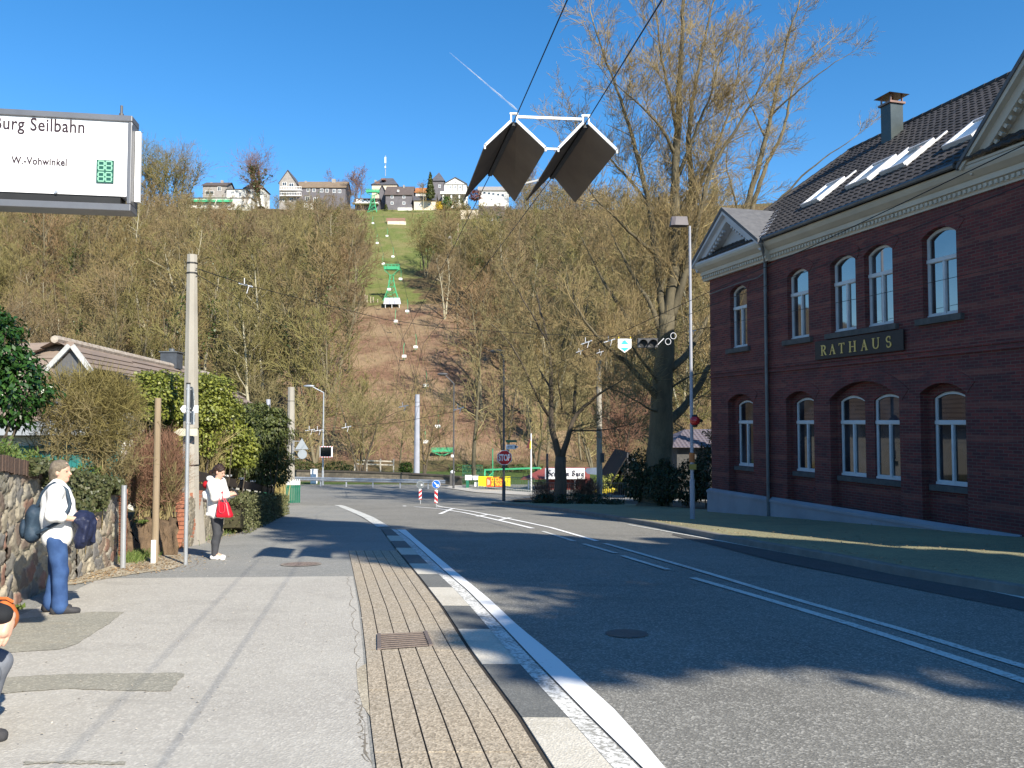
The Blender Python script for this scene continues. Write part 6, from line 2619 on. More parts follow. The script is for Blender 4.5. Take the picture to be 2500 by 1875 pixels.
wire('lower stay wire from the concrete mast at the left to the wire junction', [P(480, 670, 17.5), P(700, 800, 30), P(850, 960, 50)], .008)
wire('far trolley wire curving left in front of the parapet wall', [P(620, 1047, 55), P(760, 1050, 60), P(860, 1040, 60), P(980, 1030, 58), P(1110, 1005, 54), P(1180, 985, 52)], .014, group='far trolley wires')
wire('second far trolley wire curving left in front of the parapet wall', [P(620, 1055, 55), P(790, 1056, 60), P(900, 1040, 60), P(970, 1005, 56), P(996, 998, 46)], .014, group='far trolley wires')
wire('thin wire from the grey concrete mast to the right hand trees', [P(1020, 990, 76), P(1180, 998, 62), P(1380, 1010, 50)], .014)

def insulator(label, u, v, Y, L=.35, a=.3):
	p = P(u, v, Y)
	rt = thing('wire_insulator', label, 'insulator', p, group='white wire insulators')
	b = MB()
	d = Vector((math.cos(a), 0, math.sin(a)))
	b.tube([p - d * L / 2, p + d * L / 2], .013 * L / .35, 6)
	b.tube([p - d * L * .1, p - d * L * .1 + Vector((0, 0, .16 * L / .35))], .009 * L / .35, 5)
	b.tube([p + d * L * .22, p + d * L * .22 - Vector((.05, 0, .18)) * L / .35], .009 * L / .35, 5)
	b.build('rod', M_INS, rt)
	c_ = MB()
	for k in (-.35, .05, .4):
		q = p + d * L * k
		c_.tube([q - d * .02 * L / .35, q + d * .02 * L / .35], .024 * L / .35, 7)
	c_.build('collars', M_GALV, rt)

for lab, u, v, Y, L, a in (
	('white wire insulator left of the shield sign, nearer the forked tree', 1432, 836, 28.5, .42, .35),
	('white wire insulator directly left of the blue and white shield sign', 1488, 832, 28.8, .42, .3),
	('small white wire clamp below the insulator nearer the forked tree', 1415, 858, 27.2, .25, .3),
	('small white wire clamp below the insulator beside the shield sign', 1465, 860, 27.4, .25, .3),
	('pale wire insulator just right of the near street lamp pole', 1690, 808, 29.5, .3, .1),
	('pale wire insulator high on the span wire beside the concrete mast', 600, 696, 20, .36, -.25),
	('white wire insulator left of the far left street lamp', 757, 1050, 60, .7, .15),
	('white wire insulator immediately left of the lamp with the mirror', 777, 1051, 60, .7, .15),
	('white wire insulator right of the lamp with the traffic mirror', 846, 1043, 60, .7, .2),
	('white wire insulator in mid air left of the grey concrete mast', 985, 992, 58, .7, .2),
	('white wire insulator beside the street lamp right of the grey mast', 1120, 998, 54, .7, .3)):
	insulator(lab, u, v, Y, L, a)
b = MB()
for (u, v) in ((1644, 820), (1631, 834)):
	p = P(u, v, 29.3)
	b.tube([(p.x + .10 * math.cos(a), p.y, p.z + .11 * math.sin(a)) for a in [2 * math.pi * i / 16 for i in range(17)]], .011, 5, caps=False)
tag(b.build('cable_coil', M_INS), 'two loops of pale cable hanging on the span wire right of the signals', 'cable')

# --- shield sign and signals on the span wire
def wire_sign():
	Y = 29.0
	c_ = P(1525, 842, Y)
	k = Y / 2000
	rt = thing('hanging_shield_sign', 'white and blue pentagonal shield sign hanging on the span wire', 'sign', c_)
	poly = [(-16.5, 15), (16.5, 15), (16.5, -7), (0, -19.5), (-16.5, -7)]
	b = MB()
	b.prism([(c_.x + x * k, c_.z + z * k) for x, z in poly], Y - .012, Y + .012, 'y')
	b.build('plate', M_WHITE, rt)
	d = MB()
	d.prism([(c_.x + x * k, c_.z + z * k) for x, z in ((-10, 1.5), (10, 1.5), (0, 12))], Y - .018, Y - .0125, 'y')
	d.prism([(c_.x + x * k, c_.z + z * k) for x, z in ((-11, -7), (11, -7), (0, -16))], Y - .018, Y - .0125, 'y')
	d.build('emblem', mat('sky_blue_paint', (.06, .48, .72), (.05, .42, .65), 4, .5), rt)
	t = MB()
	for s_ in (-14.5, 14.5):
		t.bx(c_.x + s_ * k - .02, c_.x + s_ * k + .02, Y - .01, Y + .01, c_.z + 15 * k, c_.z + 20 * k)
	t.build('straps', mat('yellow_strap', (.6, .45, .05), (.5, .38, .04), 4, .6), rt)
	Y = 29.3
	k = Y / 2000
	c_ = P(1581, 838, Y)
	rt = thing('signal_head', 'pair of black backed signal lights hanging on the span wire', 'traffic signal', c_)
	h = MB()
	h.bx(c_.x - 24 * k, c_.x + 24 * k, Y - .09, Y + .12, c_.z - 11 * k, c_.z + 10 * k)
	h.bx(c_.x - 25 * k, c_.x + 25 * k, Y - .1, Y + .1, c_.z + 10.2 * k, c_.z + 12 * k)
	h.build('housing', M_DKPOLE, rt, bevel=.01)
	for s_ in (-12, 12):
		v_ = MB()
		cx, cz = c_.x + s_ * k, c_.z - .5 * k
		ring = []
		n = 16
		vs = []
		for i in range(n + 1):
			a = -.35 + (math.pi + .7) * i / n
			vs += [(cx + 9.5 * k * math.cos(a), Y - .091, cz + 9.5 * k * math.sin(a)), (cx + 9.5 * k * math.cos(a), Y - .26, cz + 9.5 * k * math.sin(a) - .02)]
		v_.add(vs, [(2 * i, 2 * i + 1, 2 * i + 3, 2 * i + 2) for i in range(n)])
		v_.tube([(cx, Y - .091, cz), (cx, Y - .1, cz)], 9 * k, 16)
		v_.build('visor', M_BLACK, rt)
	a_ = MB()
	a_.bar((c_.x + 24 * k, Y, c_.z - 4 * k), (c_.x + 40 * k, Y, c_.z + 12 * k), .025, .025)
	a_.build('stay', M_INS, rt)

wire_sign()

# --- poles and lamps
def street_lamp(label, u, vb, Y, vtop, head_du, arm_dz=.5, r=.085, mat_=None, head=.75, tw=(.0, 0), base_dz=0.0, style='flat', parent_label=None):
	m = mat_ or M_GALV
	x0 = XU(u, Y)
	zb = g(Y) + base_dz
	zt = P(u, vtop, Y).z
	hx = head_du / 2000 * Y
	rt = thing('street_lamp', label, 'street lamp', (x0, Y, zb))
	b = MB()
	b.tube([(x0, Y, zb - .1), (x0, Y, zb + 1.2), (x0, Y, zb + 1.22), (x0, Y, zt)], [r, r, r * .72, r * .5], 12)
	if style != 'near':
		b.tube([(x0, Y, zt - .02), (x0 + hx * .86, Y, zt + arm_dz)], r * .42, 8)
	b.build('pole', m, rt, smooth=False)
	h = MB()
	if style == 'near':
		# faceted box head
		cx, cz = x0 + hx, zt + .02
		vs = []
		for dx, w, z in ((-.29, .15, 0), (-.16, .19, .0), (.27, .15, .0)):
			vs += [(cx + dx, Y - w, cz - .02), (cx + dx, Y + w, cz - .02), (cx + dx + (.05 if dx < 0 else -.03), Y + w * .55, cz + .27), (cx + dx + (.05 if dx < 0 else -.03), Y - w * .55, cz + .27)]
		h.add(vs, [(0, 3, 2, 1)] + [(i * 4 + j, (i + 1) * 4 + j, (i + 1) * 4 + (j + 1) % 4, i * 4 + (j + 1) % 4) for i in range(2) for j in range(4)] + [(8, 9, 10, 11)])
		h.build('lamp_head', mat('grey_lamp_head', (.12, .105, .115), (.09, .08, .09), 4, .55), rt)
	else:
		cx, cz = x0 + hx, zt + arm_dz
		h.sphere((cx, Y, cz), (head / 2, .17, .11), 12, 7)
		h.build('lamp_head', M_DKPOLE if style == 'dark' else M_GALV, rt, smooth=True)
	return rt, (x0, Y, zb, zt)

r1, q1 = street_lamp('tall near street lamp with boxy head in front of the town hall corner', 1688, 1273, 25.6, 552, -26, 0, .078, M_CONC2, base_dz=.128, style='near')
bk = MB()
bk.bx(q1[0] - .11, q1[0] + .11, q1[1] - .115, q1[1] - .1, P(0, 1146, 25.6).z, P(0, 1133, 25.6).z)
bk.build('yellow_tag', mat('dull_yellow', (.33, .26, .06), (.28, .2, .05), 4, .6), r1)
bk = MB()
bk.tube([(q1[0], q1[1], P(0, 1128, 25.6).z), (q1[0], q1[1], P(0, 1105, 25.6).z)], .088, 10)
bk.build('orange_band', mat('orange_sticker', (.45, .17, .05), (.36, .12, .04), 6, .6), r1)
# red globe on the lamp
pg = P(1694, 1027, 25.5)
rt = thing('red_globe', 'red glass warning globe fixed to the near street lamp', 'warning light', pg)
b = MB()
b.sphere((pg.x + .03, pg.y - .02, pg.z), (.165, .165, .15), 18, 12)
tgl = NT('red_glass')
tgl.pbsdf((.42, .02, .02), .2, 0, .6)
b.build('globe', tgl.mat, rt, smooth=True)
b = MB()
b.tube([(pg.x + .03, pg.y - .02, pg.z - .135), (pg.x + .03, pg.y - .02, pg.z - .2)], [.09, .05], 10)
b.tube([(pg.x + .03, pg.y - .02, pg.z + .13), (pg.x + .03, pg.y - .02, pg.z + .19)], [.1, .06], 10)
b.tube([(pg.x + .17, pg.y - .02, pg.z), (pg.x + .27, pg.y - .02, pg.z)], [.06, .03], 8)
b.build('fitting', M_BLACK, rt)

r2, q2 = street_lamp('street lamp with tapering arm at the left end of the parapet wall', 790, 1168, 71, 958, -36, .55, .10, M_GALV, 1.0)
# traffic mirror on that lamp
k = 70 / 2000
mc = P(797, 1103, 70)
rt = thing('traffic_mirror', 'rectangular traffic mirror with red and white rim on the far left lamp', 'mirror', mc)
b = MB()
b.box((mc.x, 69.9, mc.z), (31 * k, .05, 27 * k), None)
b.build('rim', M_WHITE, rt, bevel=.02)
b = MB()
for i in range(5):
	for s_ in (-1, 1):
		b.bx(mc.x + (-13 + i * 6.5 - 1) * k, mc.x + (-13 + i * 6.5 + 1) * k, 69.855, 69.874, mc.z + s_ * 12.6 * k - .035, mc.z + s_ * 12.6 * k + .035)
b.build('red_stripes', M_RED, rt)
b = MB()
b.bx(mc.x - 14 * k, mc.x + 12.5 * k, 69.86, 69.874, mc.z - 11.5 * k, mc.z + 11.5 * k)
tm = NT('mirror_glass')
tm.pbsdf((.30, .33, .37), .08, 1.0, .5)
b.build('glass', tm.mat, rt)
r3, q3 = street_lamp('street lamp with bent arm right of the grey concrete mast', 1108, 1188, 66, 936, -28, .75, .09, M_DKPOLE, .9, style='dark')
b = MB()
b.box((q3[0] - .1, 65.9, P(0, 1113, 66).z), (.2, .12, .2))
b.build('small_box', M_WHITE, r3)
r4, q4 = street_lamp('dark street lamp whose pole carries the stop sign', 1230, 1225, 48.4, 872, -15, .35, .1, M_DKPOLE, .95, style='dark')

# --- stop sign with direction arrows on that pole
def stop_sign():
	Y = 48.2
	k = Y / 2000
	c_ = P(1231.5, 1117, Y)
	rt = thing('stop_sign', 'red octagonal STOP sign on the dark lamp pole', 'traffic sign', c_)

	def octo(r):
		return [(c_.x + r * math.cos(math.pi / 8 + i * math.pi / 4), c_.z + r * math.sin(math.pi / 8 + i * math.pi / 4)) for i in range(8)]
	b = MB()
	b.prism(octo(19.2 * k), Y - .13, Y - .11, 'y')
	b.build('rim', M_WHITE, rt)
	b = MB()
	b.prism(octo(17.6 * k), Y - .138, Y - .1305, 'y')
	b.build('face', M_RED, rt)
	V, F = tex_text('STOP', 15.0 * k / .69, extrude=.003, narrow=.78, bold=.02)
	xs = [v[0] for v in V]
	w = max(xs) - min(xs)
	s_ = 28.5 * k / w
	L = MB()
	L.add([((v[0] - min(xs) - w / 2) * s_ + c_.x, Y - .143 - v[2], v[1] + c_.z - 7.2 * k) for v in V], F)
	L.build('lettering', M_WHITE, rt)
	for lab, v, pts, mm in (('dark narrow direction plate above the white arrow sign on the stop sign pole', 1077, [(5, -2.6), (31, -2.6), (32, 0), (31, 2.6), (5, 2.6)], M_DGREEN), ('white arrow sign pointing right above the stop sign', 1091, [(5, -5.6), (27, -5.6), (36, 0), (27, 5.6), (5, 5.6)], M_WHITE)):
		q = P(1230, v, Y)
		r_ = thing('direction_sign', lab, 'sign', q)
		b = MB()
		b.prism([(q.x + x * k, q.z + z * k) for x, z in pts], Y - .125, Y - .105, 'y')
		b.build('plate', mm, r_, bevel=.004)
		if mm is M_WHITE:
			a = MB()
			a.prism([(q.x + x * k, q.z + z * k) for x, z in ((27, -3.5), (32.5, 0), (27, 3.5))], Y - .131, Y - .1255, 'y')
			for i, (x0, x1) in enumerate(((9, 13), (14, 17), (18, 20.5))):
				a.bx(q.x + x0 * k, q.x + x1 * k, Y - .131, Y - .1255, q.z - .8 * k, q.z + 1.0 * k)
			a.build('arrow', M_BLACK, r_)

stop_sign()

# --- traffic island beacons
def beacon(label, u, v, Y, vsign, blue):
	k = Y / 2000
	x = XU(u, Y)
	zb = g(Y)
	rt = thing('traffic_beacon', label, 'traffic sign', (x, Y, zb))
	b = MB()
	b.tube([(x, Y, zb), (x, Y, P(u, vsign, Y).z)], .03, 8)
	b.build('post', M_GALV, rt)
	z0, z1 = P(u, 1228 if blue else 1219, Y).z, P(u, 1196 if blue else 1194, Y).z
	hw = 3.6 * k if blue else 3.2 * k
	w = MB()
	w.bx(x - hw, x + hw, Y - .06, Y - .035, z0, z1)
	pl = w.build('panel', M_WHITE, rt)
	s = MB()
	n = 2
	h = (z1 - z0) / 3.4
	for i in range(3):
		za = z1 - h * .1 - i * h * 1.45
		poly = [(x - hw, za - (0 if blue else 0)), (x + hw, za - h * .75), (x + hw, za - h * .75 - h * .8), (x - hw, za - h * .8)]
		if not blue:
			poly = [(2 * x - a, c_) for a, c_ in poly]
		poly = [(a, min(z1, max(z0, c_))) for a, c_ in poly]
		s.prism(poly, Y - .066, Y - .0605, 'y')
	s.build('red_bands', M_RED, pl)
	zc = P(u, vsign, Y).z
	r_ = 10 * k if blue else 8.9 * k
	d = MB()
	d.tube([(x, Y - .07, zc), (x, Y - .05, zc)], r_, 28)
	d.build('sign_rim', M_WHITE if blue else M_SIGNBACKL, rt)
	f = MB()
	f.tube([(x, Y - .078, zc), (x, Y - .0705, zc)], r_ * (.93 if blue else .9), 28)
	f.build('sign_face', M_BLUE if blue else M_SIGNBACK, rt)
	a = MB()
	if blue:
		p0, p1 = Vector((x - 4.6 * k, Y - .083, zc + 4.6 * k)), Vector((x + 2.2 * k, Y - .083, zc - 2.2 * k))
		dd = (p1 - p0).normalized()
		a.bar(p0, p1, .008, 2.3 * k, up=(dd.z, 0, -dd.x))
		q = [(x + 5.8 * k, zc - 5.8 * k), (x + 5.8 * k, zc + 1.4 * k), (x + 3.4 * k, zc - .4 * k), (x - .4 * k, zc - 3.4 * k), (x - 1.4 * k, zc - 5.8 * k)]
		a.prism([(x + 5.8 * k, zc - 5.8 * k), (x + 5.8 * k, zc + 1.0 * k), (x - 1.0 * k, zc - 5.8 * k)], Y - .088, Y - .0785, 'y')
		a.build('arrow', M_WHITE, rt)
	else:
		a.bx(x + 1.5 * k, x + 5 * k, Y - .084, Y - .0785, zc - 2.8 * k, zc + 1.6 * k)
		a.build('sticker', M_WHITE, rt)

beacon('blue round arrow sign on a red and white banded beacon on the traffic island', 1066, 1240, 39.6, 1182, True)
beacon('grey backed round sign on a red and white banded beacon, the smaller one', 1027.5, 1231, 44.5, 1183, False)

# --- concrete masts and posts at the left
def mast(label, u0, vb, u1, vt, Y, r0, r1, m, n=8, rings=(), zb=None, name='concrete_mast', band=None):
	a = P(u0, vb, Y)
	if zb is not None:
		a.z = zb
	c_ = P(u1, vt, Y)
	rt = thing(name, label, 'pole', a)
	b = MB()
	b.tube([a - Vector((0, 0, .1)), c_], [r0, r1], n)
	b.build('shaft', m, rt)
	if rings:
		r_ = MB()
		for v in rings:
			t = (vb - v) / (vb - vt)
			p = a.lerp(c_, t)
			rr = r0 + (r1 - r0) * t + .012
			r_.tube([p - Vector((0, 0, .014)), p + Vector((0, 0, .014))], rr, n)
		r_.build('clamp_rings', M_BLACK, rt)
	return rt, a, c_

m1, a1, c1 = mast('tall tapering concrete mast behind the metal sign pole', 466, 1205, 469, 622, 17.6, .20, .108, M_CONC, 8, (640, 661, 985, 1060), zb=g(17.6) + .2)
for nm_, lab, v0, v1, ua, ub, tip in (('pointer_sign', 'white pointer sign strapped to the concrete mast, the upper one', 990, 1007, 440, 484, 446), ('pointer_sign', 'yellowish white pointer sign strapped to the concrete mast, the lower one', 1046, 1064, 426, 483, 440)):
	Y = 17.25
	z0, z1 = P(0, v1, Y).z, P(0, v0, Y).z
	xa, xb, xt = XU(ua, Y), XU(ub, Y), XU(tip, Y)
	q = thing(nm_, lab, 'sign', (xb, Y, z0))
	b = MB()
	b.prism([(xa, (z0 + z1) / 2), (xt, z0), (xb, z0), (xb, z1), (xt, z1)], Y, Y + .02, 'y')
	b.build('plate', M_WHITE if v0 < 1000 else mat('yellowed_white', (.62, .6, .47), (.52, .5, .38), 6, .6), q)
	b = MB()
	b.bx(XU(466, Y) - .03, XU(466, Y) + .03, Y + .0201, Y + .15, z0 + .02, z1 - .02)
	b.build('strap', M_GALV, q)
mast('round wooden post with white base bracket at the end of the rubble wall', 378, 1368, 386, 972, 13.95, .056, .052, M_WOOD, 12, zb=g(13.95), name='wooden_post')
wp = P(377, 1345, 13.9)
b = MB()
b.bx(wp.x - .04, wp.x + .03, 13.86, 13.89, g(13.9), P(377, 1318, 13.9).z)
o = b.build('post_bracket', M_WHITE, bpy.data.objects['wooden_post'])
mast('thin grey steel tube standing against the right end of the rubble wall', 300, 1385, 303, 1185, 13.1, .042, .042, M_GALV, 10, zb=g(13.1), name='steel_post')

def sign_pole():
	Y = 13.7
	a, c_ = P(453, 1380, Y), P(460, 938, Y)
	a.z = g(Y)
	rt = thing('sign_pole', 'slim galvanised sign pole between the wooden post and the person in white jacket', 'sign pole', a)
	b = MB()
	b.tube([a, c_], .033, 12)
	p1 = a.lerp(c_, .985)
	b.build('pole', M_GALV, rt)
	b = MB()
	b.tube([c_, c_ + Vector((0, 0, .025))], .036, 10)
	b.build('cap', M_BLACK, rt)
	k = Y / 2000

	def disc(nm, u, v, w, h, round_, mm):
		p = P(u, v, Y + .06)
		q = MB()
		R = Matrix.Rotation(math.radians(-57), 4, 'Z')
		n = 26
		if round_:
			o2 = [(h / 2 * k * math.cos(2 * math.pi * i / n), h / 2 * k * math.sin(2 * math.pi * i / n)) for i in range(n)]
		else:
			o2 = [(-.205, -h / 2 * k), (.205, -h / 2 * k), (.205, h / 2 * k), (-.205, h / 2 * k)]
		vs = [p + (R @ Vector((x, t, z))) for t in (-.008, .008) for x, z in o2]
		m = len(o2)
		q.add(vs, [tuple(range(m)), tuple(range(2 * m - 1, m - 1, -1))] + [(i, m + i, m + (i + 1) % m, (i + 1) % m) for i in range(m)])
		return q.build(nm, mm, rt)
	disc('round_sign', 467, 974, 32, 60, True, M_SIGNBACK)
	disc('square_sign', 467, 1020, 32, 33, False, M_SIGNBACKL)
	s = MB()
	for v in (950, 997, 1006, 1033):
		p = P(458.5, v, Y)
		s.tube([p - Vector((0, 0, .012)), p + Vector((0, 0, .012))], .04, 10)
		s.bar(p, p + Vector((.06, .05, 0)), .02, .02)
	s.build('clamps', M_GALV, rt)
	st = MB()
	p = P(473, 985, Y - .02)
	R = Matrix.Rotation(math.radians(-57), 3, 'Z')
	st.box(p + Vector((0, .01, 0)), (.075, .004, .11), R)
	st.build('sticker', M_WHITE, rt)

sign_pole()
m2, a2, c2 = mast('weathered concrete mast with triangular sign back at the far left', 709, 1188, 711, 945, 50, .27, .2, M_CONC, 8, (975,), zb=g(50))
k = 49.5 / 2000
rt = thing('sign_group', 'pale backs of a triangular and a round sign on the far left concrete mast', 'traffic sign', P(735, 1100, 49.5))
pt = [P(u, v, 49.5) for u, v in ((737, 1070), (720, 1097), (753, 1097))]
b = MB()
b.prism([(p.x, p.z) for p in pt], 49.5, 49.53, 'y')
b.build('triangular_sign', M_SIGNBACKL, rt)
pc = P(738, 1109, 49.5)
b = MB()
b.tube([(pc.x, 49.5, pc.z), (pc.x, 49.53, pc.z)], 11.3 * k, 24)
b.build('round_sign', M_SIGNBACKL, rt)
b = MB()
for v in (1077, 1099, 1119):
	z = P(0, v, 49.6).z
	b.bar((XU(716, 49.6), 49.56, z), (XU(740, 49.6), 49.56, z), .03, .04)
b.bar((XU(717, 49.6), 49.6, P(0, 1074, 49.6).z), (XU(717, 49.6), 49.6, P(0, 1124, 49.6).z), .05, .05)
b.build('bracket', M_GALV, rt)
mast('grey painted concrete mast behind the parapet wall', 1017, 1160, 1019, 963, 76, .29, .21, M_CONC2, 10, (980, 990), zb=T(-9, 76) - .3)
mast('concrete pole in the shrub bed right of the forked tree', 1464, 1225, 1462, 880, 43.6, .16, .13, M_CONC, 8, (), zb=g(43.6))
mast('top of a grey mast rising above the yew', 655, 1180, 655, 975, 62, .16, .16, M_CONC2, 8, (1012,), zb=g(62))
pb = P(1470, 1118, 43.3)
b = MB()
b.box((XU(1471, 43.3), 43.4, P(0, 1118, 43.3).z), (.18, .14, .5))
b.build('switch_box', M_DKPOLE, bpy.data.objects['concrete_mast.003'] if 'concrete_mast.003' in bpy.data.objects else None)
mast('dark steel post behind the left stem of the forked tree', 1336, 1218, 1336, 1107, 46, .07, .07, M_DKPOLE, 8, (), zb=g(46), name='steel_post')

# --- parapet wall, guard rail, cabinet
def parapet():
	rt = thing('parapet_wall', 'long low stone parapet wall with dark coping behind the guard rail', 'wall', (-12, 74, g(74)))
	pts = [(XU(560, 79), 79), (XU(690, 77), 77), (XU(850, 75.5), 75.5), (XU(1000, 73.5), 73.5), (XU(1088, 72), 72), (XU(1128, 70.5), 70.5)]
	tops = [1148, 1147, 1150, 1155, 1160, 1164]
	b, c_ = MB(), MB()
	for (p, t0), (q, t1) in zip(zip(pts, tops), list(zip(pts, tops))[1:]):
		z0, z1 = P(0, t0, p[1]).z, P(0, t1, q[1]).z
		vs = [(p[0], p[1], -4.6), (q[0], q[1], -4.6), (q[0], q[1], z1 - .13), (p[0], p[1], z0 - .13), (p[0], p[1] + .4, -4.6), (q[0], q[1] + .4, -4.6), (q[0], q[1] + .4, z1 - .13), (p[0], p[1] + .4, z0 - .13)]
		b.add(vs, [(0, 1, 2, 3), (1, 5, 6, 2), (5, 4, 7, 6), (4, 0, 3, 7)])
		c_.bar((p[0], p[1] + .2, z0 - .06), (q[0], q[1] + .2, z1 - .06), .52, .13)
	t = NT('parapet_stone')
	tp = t.pos()
	br = t.n('TexBrick', {'Scale': 1.0, 'Brick Width': .8, 'Row Height': .28, 'Mortar Size': .02, 'Color1': (.24, .20, .15), 'Color2': (.16, .135, .105), 'Mortar': (.1, .09, .07)})
	sx = t.n('SeparateXYZ')
	t.put(sx.inputs[0], tp)
	cb = t.n('CombineXYZ')
	t.put(cb.inputs[0], sx.outputs[0])
	t.put(cb.inputs[1], sx.outputs[2])
	t.put(br.inputs['Vector'], cb)
	nz = t.noise(tp, .5, 4, .7)
	t.pbsdf(t.mix(t.ramp(nz, .42, .62), br.outputs[0], (.09, .08, .065)), .9, 0, .2)
	b.build('masonry', t.mat, rt)
	c_.build('coping', mat('dark_coping', (.085, .07, .055), (.06, .05, .042), 2, .9), rt)
	rt = thing('wall_pillar', 'dark stone pillar at the right end of the parapet wall', 'pillar', (XU(1104, 69.5), 69.5, g(69.5)))
	b = MB()
	b.bx(XU(1099, 69.5), XU(1109, 69.5), 69.4, 69.9, -4.2, P(0, 1156, 69.5).z)
	b.build('shaft', M_STONE, rt)
	b = MB()
	b.sphere((XU(1105, 69.5), 69.65, P(0, 1153, 69.5).z), (.2, .2, .16), 10, 6)
	b.build('cap', M_WHITE, rt)
	# guard rail
	rt = thing('guard_rail', 'long steel guard rail in front of the parapet wall', 'guard rail', (-12, 69, g(69)))
	A_, B_ = Vector((XU(640, 72), 72, 0)), Vector((XU(1088, 65.5), 65.5, 0))
	n = 30
	prof = [(.0, .40), (-.05, .44), (-.05, .50), (.02, .55), (-.05, .60), (-.05, .66), (.0, .70)]
	vs = []
	for i in range(n + 1):
		p = A_.lerp(B_, i / n)
		for dy, dz in prof:
			vs.append((p.x, p.y + dy, g(p.y) + .05 + dz))
	m = len(prof)
	b = MB()
	b.add(vs, [(i * m + j, (i + 1) * m + j, (i + 1) * m + j + 1, i * m + j + 1) for i in range(n) for j in range(m - 1)])
	b.build('beam', M_GALV, rt)
	for i in range(7):
		p = A_.lerp(B_, (i + .4) / 7)
		q = MB()
		q.box((p.x, p.y + .09, g(p.y) + .35), (.1, .12, .75))
		q.build('post', M_GALV, rt)
	rt = thing('switch_cabinet', 'small white cabinet between the far concrete mast and the mirror lamp', 'cabinet', (XU(767, 73), 73, g(73)))
	b = MB()
	b.bx(XU(760, 73), XU(775, 73), 73, 73.4, g(73), P(0, 1147, 73).z)
	b.build('box', M_WHITE, rt, bevel=.02)
	b = MB()
	b.bx(XU(759.5, 73), XU(775.5, 73), 72.95, 73.45, P(0, 1147, 73).z + .002, P(0, 1147, 73).z + .05)
	b.build('lid', M_WHITE, rt)

parapet()

# --- dark plank fence, green picket fence
def fences():
	rt = thing('plank_fence', 'dark two board fence above the clipped hedge', 'fence', (XU(480, 18.5), 18.5, g(18.5)))
	A_, B_ = P(482, 1150, 18.0), P(668, 1190, 30)
	A2, B2 = P(482, 1180, 18.0), P(668, 1211, 30)
	for nm, a, c_ in (('board', A_, B_), ('board', A2, B2)):
		b = MB()
		hgt = .19
		d = (c_ - a).normalized()
		b.bar(a - Vector((0, 0, .11)), c_ - Vector((0, 0, .11)), .03, .22)
		b.build(nm, M_PLANK, rt)
	n = 7
	for i in range(n):
		t = (i + .02) / (n - 1.0) * .985
		p = A_.lerp(B_, t)
		q = MB()
		q.box((p.x - .09, p.y, (p.z + g(p.y)) / 2 + .02), (.09, .09, p.z - g(p.y) + .06))
		po = q.build('post', M_PLANK, rt)
		q = MB()
		q.box((p.x - .09, p.y, p.z + .075), (.13, .13, .045))
		q.build('post_cap', M_WHITE, po)
	rt = thing('picket_fence', 'green fence with white picket tips at the street corner', 'fence', (XU(712, 45.8), 45.8, g(45.8)))
	pk, tp = MB(), MB()
	line = [(XU(648, 40.5), 40.5), (XU(690, 45.6), 45.6)]
	n = 12
	seq = [(line[0][0] + (line[1][0] - line[0][0]) * i / n, line[0][1] + (line[1][1] - line[0][1]) * i / n) for i in range(n)]
	n2 = 9
	xa, xb = XU(690, 45.6), XU(736, 46)
	seq2 = [(xa + (xb - xa) * (i + .5) / n2, 45.6 + .4 * i / n2) for i in range(n2)]
	for i, (x, y) in enumerate(seq + seq2):
		w = .05 if i < n else (xb - xa) / n2 - .014
		h = 1.2 if i < n else 1.02
		pk.bx(x - w / 2, x + w / 2, y - .012, y + .012, g(y), g(y) + h)
		tp.prism([(x - w / 2, g(y) + h + .001), (x + w / 2, g(y) + h + .001), (x + w / 2, g(y) + h + .2), (x, g(y) + h + .33), (x - w / 2, g(y) + h + .2)], y - .012, y + .012, 'y')
	for z in (.25, .95):
		pk.bar((line[0][0], line[0][1] + .03, g(40.5) + z), (line[1][0], line[1][1] + .03, g(45.6) + z), .03, .05)
	pk.bar((xa, 45.64, g(45.8) + .9), (xb, 46.04, g(45.8) + .9), .03, .06)
	pk.build('pickets', M_DGREEN, rt)
	tp.build('white_tips', M_WHITE, rt)

fences()

